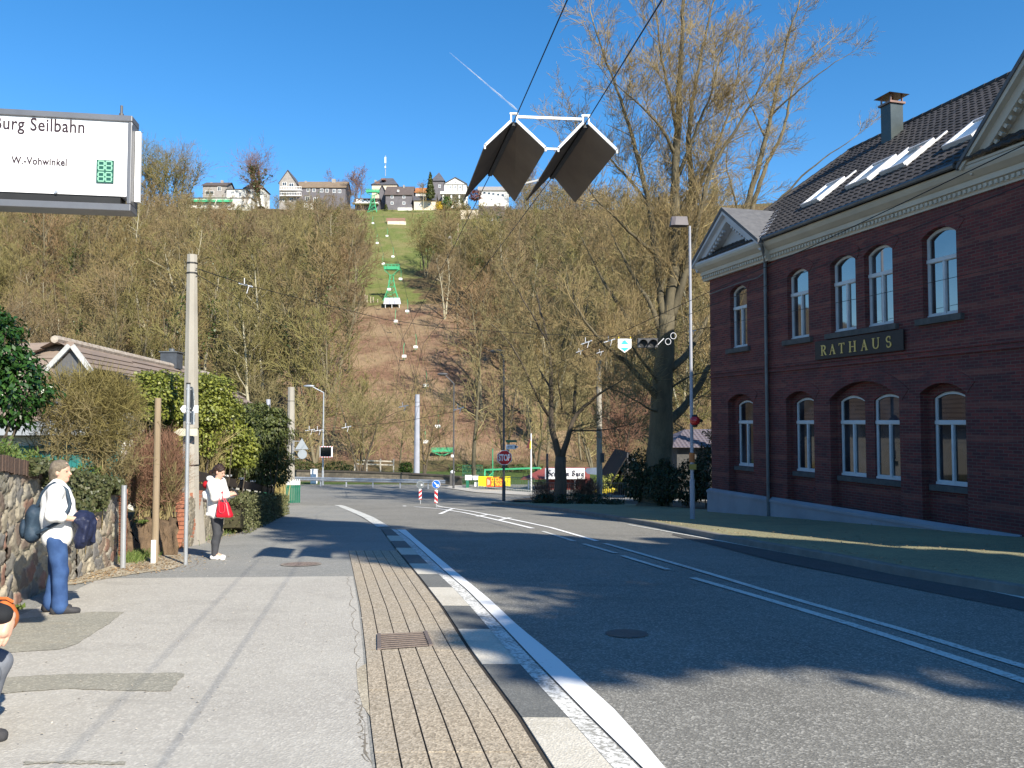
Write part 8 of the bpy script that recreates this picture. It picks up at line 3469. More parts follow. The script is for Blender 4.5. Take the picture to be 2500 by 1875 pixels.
def village():
	hill_house('slate_house', 'dark slate house with white windows at the left end of the ridge', 334, 486, 545, 486, 452, 437, M_GSHING, M_DROOF, 'along', 10, [(503, 471, 22, 10), (527, 461, 9, 11)], [(524, 433, 446, 6), (498, 438, 448, 5)])
	hill_house('white_annex', 'white flat annex right of the slate house on the ridge', 333, 545, 592, 492, 462, 455, M_WWALL, M_SLATEH, 'hip', 8, [(560, 470, 8, 7), (578, 473, 7, 7)], ur=(555, 575))
	rt = hill_house('terrace_house', 'long white terrace building with green awning below the slate house', 326, 446, 606, 520, 483, 480, M_WWALL, M_GSHING, 'hip', 7, [(478, 503, 12, 9), (503, 502, 12, 9), (532, 503, 12, 9), (560, 502, 12, 9), (586, 503, 10, 9)], ur=(450, 600))
	b = MB()
	for ua, ub in ((448, 520), (522, 562)):
		b.add([(hx(ua, 326), 324.6, hz(495, 326)), (hx(ub, 326), 324.6, hz(495, 326)), (hx(ub, 326), 325.9, hz(487, 326)), (hx(ua, 326), 325.9, hz(487, 326))], [(0, 1, 2, 3)])
	b.build('awning', M_LGREEN, rt)
	hill_house('white_cottage', 'white cottage with brown hip roof behind the ivy clad oak', 336, 588, 636, 486, 460, 439, M_WWALL, M_WROOF, 'hip', 9, [(602, 469, 8, 8), (622, 469, 8, 8)], [(598, 436, 446, 4)], ur=(598, 618))
	rt = hill_house('gable_house', 'tall grey shingled gable house with white windows left of the long tan roof', 333, 675, 717, 500, 446, 416, M_GSHING, M_SLATEH, 'gable', 12, [(688, 449, 11, 9), (705, 452, 12, 10), (688, 487, 9, 10), (706, 487, 9, 10)], over=.35, ur=696)
	b = MB()
	for v in (465, 479):
		b.bx(hx(680, 333), hx(732, 333), 331.2, 332.9, hz(v + 2, 333), hz(v, 333))
		for i in range(14):
			x = hx(680 + i * 4, 333)
			b.bx(x - .06, x + .06, 331.25, 331.35, hz(v, 333), hz(v - 6, 333))
		b.bx(hx(680, 333), hx(732, 333), 331.22, 331.38, hz(v - 6, 333), hz(v - 7, 333))
	b.build('balcony', M_WHITE, rt)
	hill_house('long_house', 'long house with wide tan roof and a row of white windows on the ridge', 335, 718, 838, 510, 457, 434, M_SLATEW, M_WROOF, 'along', 11, [(u, 463 + (u - 723) * .04, 8, 9) for u in (724, 747, 761, 780, 793, 811, 824)] + [(745, 486, 11, 12), (765, 488, 11, 12)], [(803, 429, 440, 9), (733, 434, 442, 5)])
	slab('white_terrace', 'white terrace wall below the long house with the tan roof', 331, 736, 768, 496, 512, M_WWALL, 'wall')
	rt = hill_house('lift_station', 'low dark chairlift station with white letters on its front edge', 330, 862, 920, 506, 486, 479, M_SLATEW, M_DROOF, 'along', 6, [], over=.4)
	b = MB()
	b.bx(hx(862, 330), hx(918, 330), 329.0, 329.25, hz(496, 330), hz(487, 330))
	b.build('fascia_board', mat('brown_board', (.10, .07, .05), (.08, .055, .04), 2, .8), rt)
	V, F = tex_text('Seilbahn', 1.0, extrude=.03, bold=.03)
	xs = [v[0] for v in V]
	s_ = (hx(902, 329) - hx(865, 329)) / (max(xs) - min(xs))
	L = MB()
	L.add([((v[0] - min(xs)) * s_ + hx(865, 329), 328.95 - v[2], v[1] * s_ * 1.05 + hz(494.5, 329)) for v in V], F)
	L.build('lettering', M_WHITE, rt)
	b = MB()
	b.bx(hx(858, 330), hx(922, 330), 327.5, 330, hz(500, 330), hz(498, 330))
	b.build('platform_roof', M_WWALL, rt)
	rt = hill_house('castle_gatehouse', 'castle tower with broad slate roof and flag mast above the dark slate house', 345, 904, 966, 500, 451, 423, M_CWALL, M_SLATEH, 'hip', 14, [(930, 437, 1, 1)], [(907, 430, 444, 5)], ur=(924, 950), cat='castle')
	for (u, v) in ((931, 434), (917, 443)):
		b = MB()
		b.bx(hx(u, 345) - .9, hx(u, 345) + .9, 345.6, 349, hz(v + 4, 345), hz(v, 345))
		b.build('dormer', mat('dormer_red', (.2, .1, .08), (.15, .08, .07), 1, .8), rt)
	b = MB()
	b.tube([(hx(937, 350), 350, hz(430, 350)), (hx(937, 350), 350, hz(379, 350))], [.18, .1], 6)
	mast_o = tag(b.build('radio_mast', M_GALV), 'thin mast with white antenna panels on the castle roof', 'mast')
	b = MB()
	b.bx(hx(937, 350) - .32, hx(937, 350) + .32, 349.5, 349.7, hz(399, 350), hz(384, 350))
	b.bx(hx(937, 350) - .25, hx(937, 350) + .25, 349.5, 349.7, hz(411, 350), hz(406, 350))
	o = b.build('antenna_panel', M_WHITE, mast_o)
	hill_house('dark_slate_house', 'dark slate house with four small windows left of the orange roof', 332, 938, 1003, 512, 475, 446, M_SLATEW, M_DROOF, 'along', 11, [(954, 481, 7, 7), (983, 481, 7, 7), (954, 496, 7, 7), (983, 496, 7, 7), (969, 466, 5, 5)], [(979, 444, 452, 4)])
	slab('white_wall', 'white garden wall at the foot of the dark slate house', 330, 968, 1003, 507, 521, M_WWALL, 'wall')
	hill_house('slate_wing', 'narrow slate wing left of the dark slate house', 336, 922, 937, 512, 468, 452, M_SLATEW, M_SLATEH, 'gable', 9, [])
	hill_house('orange_roof_house', 'small house with bright orange roof between the slate house and the conifer', 339, 1012, 1036, 500, 469, 452, M_WWALL, M_OROOF, 'along', 8, [])
	hill_house('cream_cottage', 'cream cottage with dark roof below the orange roof', 331, 1008, 1061, 520, 488, 472, M_CWALL, M_SLATEH, 'along', 8, [(1022, 500, 6, 7), (1046, 500, 6, 7)])
	hill_house('castle_tower', 'pointed slate castle tower behind the conifer', 346, 1052, 1082, 500, 442, 412, M_SLATEW, M_SLATEH, 'pyramid', 10, [(1071, 455, 6, 8)], cat='castle')
	rt = hill_house('white_gable_house', 'white half timbered gable house with balcony right of the castle tower', 334, 1083, 1137, 490, 449, 434, M_WWALL, M_SLATEH, 'gable', 12, [(1098, 457, 6, 7), (1110, 457, 6, 7), (1122, 457, 6, 7), (1110, 446, 5, 5)], [(1140, 446, 468, 5)], over=.4)
	b = MB()
	b.bx(hx(1073, 331), hx(1143, 331), 330.5, 334, hz(474, 331), hz(468, 331))
	for u in (1080, 1100, 1120, 1138):
		b.bx(hx(u, 331) - .3, hx(u, 331) + .3, 331, 331.6, hz(496, 331), hz(474.5, 331))
	b.build('balcony', M_WWALL, rt)
	b = MB()
	for u in (1092, 1104, 1116, 1128):
		b.bx(hx(u, 334) - .12, hx(u, 334) + .12, 333.85, 333.97, hz(466, 334), hz(450, 334))
	b.bx(hx(1084, 334), hx(1136, 334), 333.84, 333.96, hz(451, 334), hz(450, 334))
	b.build('timber_frame', M_STONE, rt)
	hill_house('long_white_house', 'long white house with grey roof and a row of dark windows behind the wire shields', 333, 1168, 1242, 494, 464, 448, M_WWALL, M_GSHING, 'along', 9, [(u, 471 + (u - 1182) * .12, 8, 7) for u in (1182, 1193, 1204, 1216, 1227)] + [(1200, 487, 6, 4)], cross=False)
	hill_house('brown_house', 'brown house with three white windows below the long white house', 284, 1170, 1228, 550, 527, 494, M_DROOF, M_DROOF, 'along', 10, [(1185, 534, 8, 11), (1199, 534, 8, 11), (1213, 535, 8, 11)])
	slab('terrace_wall', 'beige terrace wall left of the brown house', 298, 1122, 1170, 513, 537, M_CWALL, 'wall')
	slab('garden_wall', 'cream garden wall at the top of the green meadow', 284, 943, 988, 540, 551, M_CWALL, 'wall', 1)
	slab('brick_wall', 'reddish brick wall just above the cream garden wall', 286, 940, 986, 532, 541, mat('far_brick', (.28, .16, .13), (.22, .13, .1), 1, .9), 'wall', 1)
	# sheds on the meadow
	Y = 256
	rt = thing('woodshed', 'open brown woodshed with pale posts on the meadow', 'shed', (hx(1145, Y), Y, hz(587, Y)))
	b = MB()
	b.bx(hx(1130, Y), hx(1162, Y), Y, Y + 3, hz(590, Y) - 1, hz(568, Y))
	b.build('wall', mat('shed_boards', (.17, .115, .08), (.12, .08, .06), 1.5, .85), rt)
	for u, v in ((1117, 543), (1163, 543), (1132, 568), (1151, 571)):
		b = MB()
		b.bx(hx(u, Y) - .18, hx(u, Y) + .18, Y - .4, Y - .1, hz(588, Y), hz(v, Y))
		b.build('post', mat('pale_post', (.5, .42, .32), (.42, .35, .27), 2, .8), rt)
	b = MB()
	b.bar((hx(1126, Y), Y - .4, hz(584, Y)), (hx(1164, Y), Y - .4, hz(584, Y)), .15, .25)
	b.build('rail', MC['pale_post'], rt)
	b = MB()
	b.prism([(hx(1140, Y), hz(553, Y)), (hx(1165, Y), hz(553, Y)), (hx(1162, Y), hz(566, Y)), (hx(1146, Y), hz(566, Y))], Y + .5, Y + 3, 'y')
	b.build('black_tarpaulin', M_BLACK, rt)
	for lab, u, v, w in (('left white garden seat on the meadow left of the woodshed', 1072, 578, 8), ('right white garden seat on the meadow nearest the woodshed', 1097, 580, 11)):
		k = 258 / 2000
		x, z = hx(u, 258), hz(v, 258)
		r_ = thing('white_bench', lab, 'seat', (x, 258, z - 4 * k), group='white garden seats')
		b = MB()
		b.bx(x - w * k / 2, x + w * k / 2, 258.4, 258.6, z - 3 * k, z + 4.5 * k)
		b.build('back', M_WHITE, r_)
		b = MB()
		b.bx(x - w * k / 2, x + w * k / 2, 257.5, 258.39, z - 2.2 * k, z - 1.2 * k)
		b.bx(x - w * k / 2, x - w * k / 2 + .2, 257.6, 258.3, z - 5 * k, z - 2.21 * k)
		b.bx(x + w * k / 2 - .2, x + w * k / 2, 257.6, 258.3, z - 5 * k, z - 2.21 * k)
		b.build('seat', M_WHITE, r_)
	# planting
	Yp = 328
	k = Yp / 2000
	leafy('conifer', 'tall dark conifer standing between the castle tower and the cream cottage', 'tree', (hx(1048, Yp), Yp, hz(490, Yp)), [(hx(1048, Yp), Yp, hz(432 + i * 11, Yp), (3.2 + i * 2.0) * k * 1.05, 1.2, 11 * k) for i in range(5)], 2200, .75, M_YEW, .5, 101, 3, droop=.5)
	leafy('thuja', 'slim dark thuja left of the cream garden wall', 'tree', (hx(939, Yp), Yp, hz(530, Yp)), [(hx(939, Yp), Yp, hz(513, Yp), 4.5 * k, .8, 15 * k)], 400, .6, M_YEW, .5, 102, 2)
	leafy('garden_shrubs', 'mixed dark shrubs above the reddish brick wall', 'bush', (hx(960, Yp), Yp, hz(535, Yp)), [(hx(955, Yp), Yp, hz(522, Yp), 9 * k, 1, 9 * k), (hx(975, Yp), Yp, hz(526, Yp), 7 * k, 1, 8 * k)], 600, .6, M_TWR if False else leafmat('mixed_shrub', [(.05, .07, .025), (.12, .08, .05), (.07, .09, .03)], .6, .2), .6, 103, 2)
	leafy('forsythia', 'bright yellow forsythia bush right of the cream cottage', 'bush', (hx(1070, Yp), Yp, hz(514, Yp)), [(hx(1070, Yp), Yp, hz(503, Yp), 9 * k, 1.2, 10 * k)], 500, .5, leafmat('forsythia_flower', [(.6, .42, .02), (.7, .52, .05)], .6, .3), .7, 104, 2)
	leafy('green_bush', 'large fresh green bush right of the forsythia', 'bush', (hx(1092, Yp), Yp, hz(515, Yp)), [(hx(1090, Yp), Yp, hz(495, Yp), 14 * k, 1.5, 15 * k)], 900, .6, leafmat('fresh_leaf', [(.05, .11, .02), (.09, .16, .03)], .5, .3), .6, 105, 3)
	leafy('olive_bush', 'olive brown bush below the white gable house', 'bush', (hx(1122, Yp), Yp, hz(515, Yp)), [(hx(1118, Yp), Yp, hz(500, Yp), 18 * k, 1.5, 16 * k), (hx(1138, Yp), Yp, hz(508, Yp), 10 * k, 1.5, 9 * k)], 900, .6, leafmat('olive_leaf', [(.12, .125, .04), (.18, .16, .06)], .6, .3), .6, 106, 3)
	leafy('copper_bush', 'dark red leaved bush left of the long white house', 'bush', (hx(1160, Yp), Yp, hz(492, Yp)), [(hx(1160, Yp), Yp, hz(477, Yp), 16 * k, 1.5, 15 * k)], 800, .6, leafmat('copper_leaf', [(.14, .04, .03), (.2, .07, .045)], .5, .3), .6, 107, 4)

village()

# ------------------------------------------------------------------ chairlift
def rope_z(y):
	pts = [(112, .0), (150, 18.5), (185, 38.5), (260, 66), (328, 95)]
	for (a, za), (b, zb) in zip(pts, pts[1:]):
		if y <= b:
			t = (y - a) / (b - a)
			return za + (zb - za) * t
	return pts[-1][1]

def lift_tower(label, u, vt, vb, Y, wtop, wbase, shelter=False):
	k = Y / 2000
	x = hx(u, Y)
	zb, zt = hz(vb, Y), hz(vt, Y)
	rt = thing('lift_tower', label, 'lift tower', (x, Y, zb), group='green chairlift towers')
	b = MB()
	wt, wb = wtop * .22, wbase
	r = .13 if Y < 250 else .17
	zn = zt - (zt - zb) * .28
	n = 5
	lv = []
	for i in range(n + 1):
		t = i / n
		w = (wt + (wb - wt) * (1 - t) ** 1.7) / 2
		z = zb - .5 + (zn - zb + .5) * t
		lv.append([(x - w, Y - w * .6, z), (x + w, Y - w * .6, z), (x + w, Y + w * .6, z), (x - w, Y + w * .6, z)])
	for i in range(n):
		for j in range(4):
			b.bar(lv[i][j], lv[i + 1][j], r, r)
			b.bar(lv[i][j], lv[i + 1][(j + 1) % 4], r * .6, r * .6)
			b.bar(lv[i + 1][j], lv[i + 1][(j + 1) % 4], r * .6, r * .6)
	b.build('mast', M_LGREEN, rt)
	c_ = MB()
	hw = wtop / 2
	for y in (Y - .5, Y + .5):
		c_.bar((x - hw, y, zn + (zt - zn) * .55), (x + hw, y, zn + (zt - zn) * .55), r * 1.4, r * 1.6)
		for s_ in (-1, 1):
			c_.bar((x + s_ * wt * .5, y, zn), (x + s_ * hw, y, zn + (zt - zn) * .5), r, r)
	c_.box((x, Y, zn + (zt - zn) * .5), (wtop, 1.0, .1))
	for y in (Y - .52, Y + .52):
		c_.box((x, y, zn + (zt - zn) * .66), (wtop, .05, (zt - zn) * .3))
	c_.build('cross_beam', M_LGREEN, rt)
	d = MB()
	for y in (Y - .55, Y + .55):
		d.bar((x - hw, y, zt), (x + hw, y, zt), r * .7, r * .7)
		for i in range(5):
			xx = x - hw + wtop * i / 4
			d.bar((xx, y, zn + (zt - zn) * .55), (xx, y, zt), r * .6, r * .6)
	d.build('railing', M_LGREEN, rt)
	return rt

lift_tower('middle green lattice chairlift tower on the grassy slope', 954, 646, 737, 186, 3.4, 4.0)
lift_tower('upper green lattice chairlift tower at the edge of the village', 906, 462, 517, 326, 5.2, 3.6)
lift_tower('lowest green chairlift tower at the foot of the hill behind the grey mast', 1081, 1094, 1152, 111, 2.9, .9)
Y = 180
b = MB()
k = Y / 2000
b.add([P(936, 742, Y - 1.2), P(979, 742, Y - 1.2), P(976, 727, Y + 1.2), P(939, 727, Y + 1.2)], [(0, 1, 2, 3)])
rt = thing('lift_shelter', 'small shelter with pale grey sheet roof at the foot of the middle lift tower', 'shelter', P(957, 750, Y))
o = b.build('roof', mat('pale_sheet_roof', (.5, .5, .56), (.44, .44, .5), 1, .5), rt)
o.modifiers.new('thick', 'SOLIDIFY').thickness = .08
for u in (941, 957, 975):
	b = MB()
	b.bx(hx(u, Y) - .05, hx(u, Y) + .05, Y - 1.1, Y - 1.0, hz(754, Y), hz(742, Y) + .02)
	b.build('post', M_WHITE, rt)
for i, (u, v) in enumerate(((891, 727), (896, 729), (905, 732), (911, 733), (922, 738))):
	b = MB()
	b.tube([P(u, v + 9, 184), P(u, v - 8, 184)], .09, 6)
	tag(b.build('fence_post', MC['pale_post']), ['pale fence post farthest left of the middle lift tower', 'pale fence post second from the left below the meadow', 'pale fence post in the middle of the row left of the middle lift tower', 'pale fence post fourth from the left beside the lift shelter', 'pale fence post nearest the lift shelter'][i], 'post', 'pale fence posts by the lift tower')

def lift_chairs():
	rt = thing('lift_chair', 'proto', 'lift chair', (0, 0, 0), group='chairs of the chairlift')
	h = MB()
	h.tube([(0, 0, 3.0), (0, .0, 2.6), (.12, .15, 2.2), (.12, .25, .9)], .05, 5)
	h.v = [(p[0] * .9, p[1] * .9, p[2]) for p in h.v]
	h.build('hanger', M_LGREEN, rt)
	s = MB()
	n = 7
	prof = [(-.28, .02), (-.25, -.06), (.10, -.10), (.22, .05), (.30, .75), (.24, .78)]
	vs = []
	for i in range(n):
		xx = -.62 + 1.24 * i / (n - 1)
		e = 1 - .12 * abs(2 * i / (n - 1) - 1) ** 3
		vs += [(xx, y, .0 + z * e) for y, z in prof]
	m = len(prof)
	s.add(vs, [(i * m + j, i * m + j + 1, (i + 1) * m + j + 1, (i + 1) * m + j) for i in range(n - 1) for j in range(m - 1)])
	for sx in (-.62, .62):
		s.bx(sx - .03, sx + .03, -.28, .3, -.05, .42)
	s.v = [(p[0] * .6, p[1] * .6, p[2] * .6 + .3) for p in s.v]
	s.build('seat', M_WHITE, rt)
	f = MB()
	f.bx(-.5, .5, -.45, -.35, -.5, -.45)
	f.bx(-.04, .04, -.4, .0, -.48, -.12)
	f.bx(-.62, .62, -.36, -.32, .22, .27)
	f.v = [(p[0] * .6, p[1] * .6, p[2] * .6 + .3) for p in f.v]
	f.build('footrest', M_LGREEN, rt)
	right = [(942, 578, 'highest chair on the right rope above the meadow'), (957, 629, 'chair on the right rope just above the middle lift tower'), (976, 684, 'chair on the right rope beside the middle lift tower'), (993, 763, 'chair on the right rope just below the lift shelter'), (1014, 851, 'white chair on the right rope above the brown slope'), (1040, 945, 'white chair on the right rope above the grey concrete mast'), (1069, 1046, 'lowest chair on the right rope beside the bent lamp')]
	left = [(907, 547, 'highest chair on the left rope at the top of the meadow'), (918, 596, 'chair on the left rope over the middle of the meadow'), (933, 647, 'chair on the left rope level with the middle tower top'), (948, 710, 'chair on the left rope in front of the middle tower mast'), (965, 788, 'chair on the left rope below the lift shelter'), (986, 874, 'greenish chair on the left rope above the brown slope'), (1040, 1084, 'lowest chair on the left rope close to the bottom tower')]
	first = True
	for lst, up in ((right, 0), (left, 1)):
		pts = []
		for u, v, lab in lst:
			best = None
			for y in np.arange(112, 328, .5):
				z = rope_z(y) - 3.1
				vv = 1028 - 2000 * (z - EYE) / y
				if best is None or abs(vv - v) < best[0]:
					best = (abs(vv - v), y)
			y = best[1]
			loc = (XU(u, y), y, P(u, v, y).z - .2)
			rz = math.pi * 0 + .2 if not up else math.pi + .2
			lb = 'small white lift chair, ' + lab
			if first:
				rt.location = loc
				rt.rotation_euler = (0, 0, rz)
				rt['label'] = lb
				first = False
			else:
				dup(rt, loc, rz, lb)
			pts.append(Vector((loc[0], loc[1], loc[2] + 3.0)))
		pts.sort(key=lambda p: p.y)
		ends = [Vector((XU(1080 + (12 if not up else -10), 111), 111, hz(1097, 111)))] + pts + [Vector((XU(906 + (8 if not up else -8), 327), 327, hz(470, 327)))]
		b = MB()
		b.tube(ends, .03, 5)
		tag(b.build('lift_rope', M_WIRE), ['right', 'left'][up] + ' hauling rope of the chairlift up the slope', 'rope', 'chairlift ropes')

lift_chairs()

# ------------------------------------------------------------------ contrail high above
def contrail():
	a = ray(1098, 128)
	c_ = ray(1262, 268)
	D = 9000
	A_ = Vector(a) * D
	B_ = Vector(c_) * (D * 1.15)
	n = 24
	b = MB()
	pts = [A_.lerp(B_, i / n) for i in range(n + 1)]
	R = random.Random(1)
	rad = [(3 + 8 * (i / n)) * R.uniform(.7, 1.3) for i in range(n + 1)]
	b.tube(pts, rad, 8)
	t = NT('contrail_ice')
	df = t.n('BsdfDiffuse', {'Color': (.9, .9, .92)})
	tr = t.n('BsdfTransparent')
	nz = t.noise(t.pos((.004, .004, .004)), 1.0, 3, .6)
	mx = t.n('MixShader')
	t.put(mx.inputs[0], t.math('MULTIPLY', t.ramp(nz, .25, .8), .45))
	t.put(mx.inputs[1], tr)
	t.put(mx.inputs[2], df)
	t.put(t.out.inputs[0], mx)
	o = b.build('contrail', t.mat, smooth=True)
	tag(o, 'thin white contrail slanting down the blue sky', 'contrail')

contrail()

# ------------------------------------------------------------------ people: smooth bodies from blended rounded limbs
def sdf_mesh(prims, h, k0=.02):
	lo = np.array([9e9] * 3)
	hi = -lo
	for p in prims:
		pts = [(p[1], max(p[2]))] if p[0] == 'e' else [(p[0], p[2]), (p[1], p[3])]
		for c_, r_ in pts:
			lo = np.minimum(lo, np.array(c_) - r_)
			hi = np.maximum(hi, np.array(c_) + r_)
	lo -= .05
	hi += .05
	n = np.ceil((hi - lo) / h).astype(int) + 1
	F = np.full(n, 1.0, dtype=np.float32)
	for p in prims:
		if p[0] == 'e':
			c_ = np.array(p[1])
			r_ = np.array(p[2])
			k = p[3] if len(p) > 3 else k0
			a, b = c_ - r_, c_ + r_
		else:
			A, B = np.array(p[0]), np.array(p[1])
			k = p[4] if len(p) > 4 else k0
			a, b = np.minimum(A - p[2], B - p[3]), np.maximum(A + p[2], B + p[3])
		m = k * 1.5 + 2 * h
		i0 = np.maximum(0, np.floor((a - m - lo) / h).astype(int))
		i1 = np.minimum(n, np.ceil((b + m - lo) / h).astype(int) + 1)
		ax = [lo[j] + h * np.arange(i0[j], i1[j]) for j in range(3)]
		X, Y_, Z = np.meshgrid(*ax, indexing='ij')
		if p[0] == 'e':
			q = np.sqrt(((X - c_[0]) / r_[0]) ** 2 + ((Y_ - c_[1]) / r_[1]) ** 2 + ((Z - c_[2]) / r_[2]) ** 2)
			d = (q - 1) * r_.min()
		else:
			ab = B - A
			L2 = max(1e-9, ab @ ab)
			t = np.clip(((X - A[0]) * ab[0] + (Y_ - A[1]) * ab[1] + (Z - A[2]) * ab[2]) / L2, 0, 1)
			d = np.sqrt((X - A[0] - t * ab[0]) ** 2 + (Y_ - A[1] - t * ab[1]) ** 2 + (Z - A[2] - t * ab[2]) ** 2) - (p[2] + (p[3] - p[2]) * t)
		sl = tuple(slice(i0[j], i1[j]) for j in range(3))
		f = F[sl]
		w = np.clip(.5 + .5 * (f - d) / k, 0, 1)
		F[sl] = f * (1 - w) + d * w - k * w * (1 - w)
	S = F < 0
	c8 = [(i, j, l) for i in (0, 1) for j in (0, 1) for l in (0, 1)]
	sh = tuple(n - 1)

	def cut(A, o):
		return A[o[0]:o[0] + sh[0], o[1]:o[1] + sh[1], o[2]:o[2] + sh[2]]
	cnt = sum(cut(S, o).astype(np.int8) for o in c8)
	act = np.argwhere((cnt > 0) & (cnt < 8))
	acc = np.zeros((len(act), 3))
	num = np.zeros(len(act))
	for o in c8:
		for axis in range(3):
			if o[axis] == 0:
				o2 = list(o)
				o2[axis] = 1
				fa = F[act[:, 0] + o[0], act[:, 1] + o[1], act[:, 2] + o[2]]
				fb = F[act[:, 0] + o2[0], act[:, 1] + o2[1], act[:, 2] + o2[2]]
				cr = (fa < 0) != (fb < 0)
				t = np.where(cr, fa / np.where(cr, fa - fb, 1), 0)
				pt = np.array(o, float)[None, :].repeat(len(act), 0)
				pt[:, axis] += t
				acc += pt * cr[:, None]
				num += cr
	V = lo + h * (act + acc / np.maximum(num, 1)[:, None])
	idx = np.full(sh, -1, dtype=np.int64)
	idx[tuple(act.T)] = np.arange(len(act))
	Q = []
	for axis in range(3):
		e = np.argwhere(np.take(S, range(0, n[axis] - 1), axis) != np.take(S, range(1, n[axis]), axis))
		u, w = [q for q in range(3) if q != axis]
		ok = (e[:, u] > 0) & (e[:, w] > 0) & (e[:, u] < n[u] - 1) & (e[:, w] < n[w] - 1)
		e = e[ok]
		du = np.zeros(3, int)
		du[u] = 1
		dw = np.zeros(3, int)
		dw[w] = 1
		g4 = [idx[tuple((e - a * du - b * dw).T)] for a, b in ((1, 1), (0, 1), (0, 0), (1, 0))]
		q = np.stack(g4, 1)
		ins = S[tuple(e.T)]
		fl = ins if axis != 1 else ~ins
		q = np.where(fl[:, None], q, q[:, ::-1])
		Q.append(q[(q >= 0).all(1)])
	return V, np.vstack(Q)

def cloth_mat(name, c, c2=None, rough=.85, sc=18, bump=.25):
	return mat(name, c, c2 or tuple(x * .8 for x in c), sc, rough, 0, .2, bump, sc * 1.3)

WRINK = {'hair': (.0035, 75), 'shirt': (.0045, 34), 'jacket': (.005, 30), 'jeans': (.004, 30), 'shell': (.005, 45), 'bag': (.003, 40), 'trousers': (.004, 30)}
M_SKIN = NT('skin')
M_SKIN.pbsdf((.56, .34, .25), .5, 0, .4, Subsurface_Weight=.08)
M_SKIN = M_SKIN.mat

def sdf_part(name, prims, m, root, place, h=.011, k=.02):
	V, Q = sdf_mesh(prims, h, k)
	if name in WRINK:
		a, f = WRINK[name]
		c_ = V.mean(0)
		d = V - c_
		d /= np.maximum(np.linalg.norm(d, axis=1, keepdims=True), 1e-6)
		w = np.sin(V[:, 2] * f + 3 * np.sin(V[:, 0] * f * .4) + V[:, 1] * f * .5) + .6 * np.sin(V[:, 1] * f * 1.3 + V[:, 2] * f * .6 + 1) + .5 * np.sin(V[:, 0] * f * 1.7 - V[:, 2] * f * .8)
		V = V + d * w[:, None] * a
	V = np.array([tuple(place(p)) for p in V])
	return np_mesh(name, V, Q, m, root, smooth=True)

def placer(x, y, z, deg):
	c_, s_ = math.cos(math.radians(deg)), math.sin(math.radians(deg))
	return lambda p: (x + p[0] * c_ - p[1] * s_, y + p[0] * s_ + p[1] * c_, z + p[2])

def hand(w, d, up, s=1.0, grip=.5, side=1):
	w, d, up = Vector(w), Vector(d).normalized(), Vector(up).normalized()
	sd = d.cross(up) * side
	o = [(w, w + d * .085 * s, .026 * s, .03 * s, .015)]
	for i, (off, L) in enumerate(((-.031, .070), (-.010, .080), (.011, .075), (.031, .058))):
		k = w + d * .088 * s + sd * off * s
		o.append((w + d * .03 * s + sd * off * .7 * s, k, .016 * s, .0115 * s, .012))
		a = k
		dd = d
		for j, f in enumerate((.45, .32, .23)):
			dd = (dd - up * grip * (.55 if j == 0 else .8)).normalized()
			b = a + dd * L * f * s
			o.append((a, b, .0098 * s, .0088 * s, .004))
			a = b
	t0 = w + d * .025 * s - sd * .03 * s
	t1 = t0 + (d * .6 - sd * .75 - up * .2).normalized() * .042 * s
	t2 = t1 + (d * .9 - sd * .3 - up * .45).normalized() * .034 * s
	o += [(t0, t1, .016 * s, .012 * s, .012), (t1, t2, .0115 * s, .0095 * s, .006)]
	return o

def head(c, f, r=.1):
	c, f = Vector(c), Vector(f).normalized()
	l = Vector((0, 0, 1)).cross(f).normalized()
	u = f.cross(l)
	o = [('e', c + u * .02, (.092, .08, .105)), ('e', c + f * .03 - u * .045, (.06, .055, .07)), (c + f * .085 + u * .005, c + f * .108 - u * .025, .010, .014, .012), (c + f * .082 - u * .052, c + f * .088 - u * .052, .02, .012, .01), (c + f * .065 - u * .09, c + f * .07 - u * .09, .026, .02, .02)]
	for s_ in (-1, 1):
		o.append(('e', c + l * .08 * s_ - u * .01, (.02, .014, .032), .006))
		o.append((c + f * .075 + l * .02 * s_ + u * .025, c + f * .07 + l * .045 * s_ + u * .025, .012, .01, .01))
	return o, l, u

def face_bits(root, place, c, f, l, u, cols=(.05, .03, .02)):
	b = MB()
	for s_ in (-1, 1):
		b.sphere(place(c + f * .078 + l * .031 * s_ + u * .006), .010, 8, 6)
	b.build('eyes', mat('eye_dark', (.12, .09, .08), (.08, .06, .05), 30, .3), root)
	b = MB()
	q = c + f * .094 - u * .05
	b.tube([place(q + l * .022), place(q + f * .006), place(q - l * .022)], [.003, .006, .003], 6)
	b.build('mouth', mat('lip', (.40, .16, .14), (.34, .13, .12), 30, .5), root)

def V3(*a):
	return Vector(a)

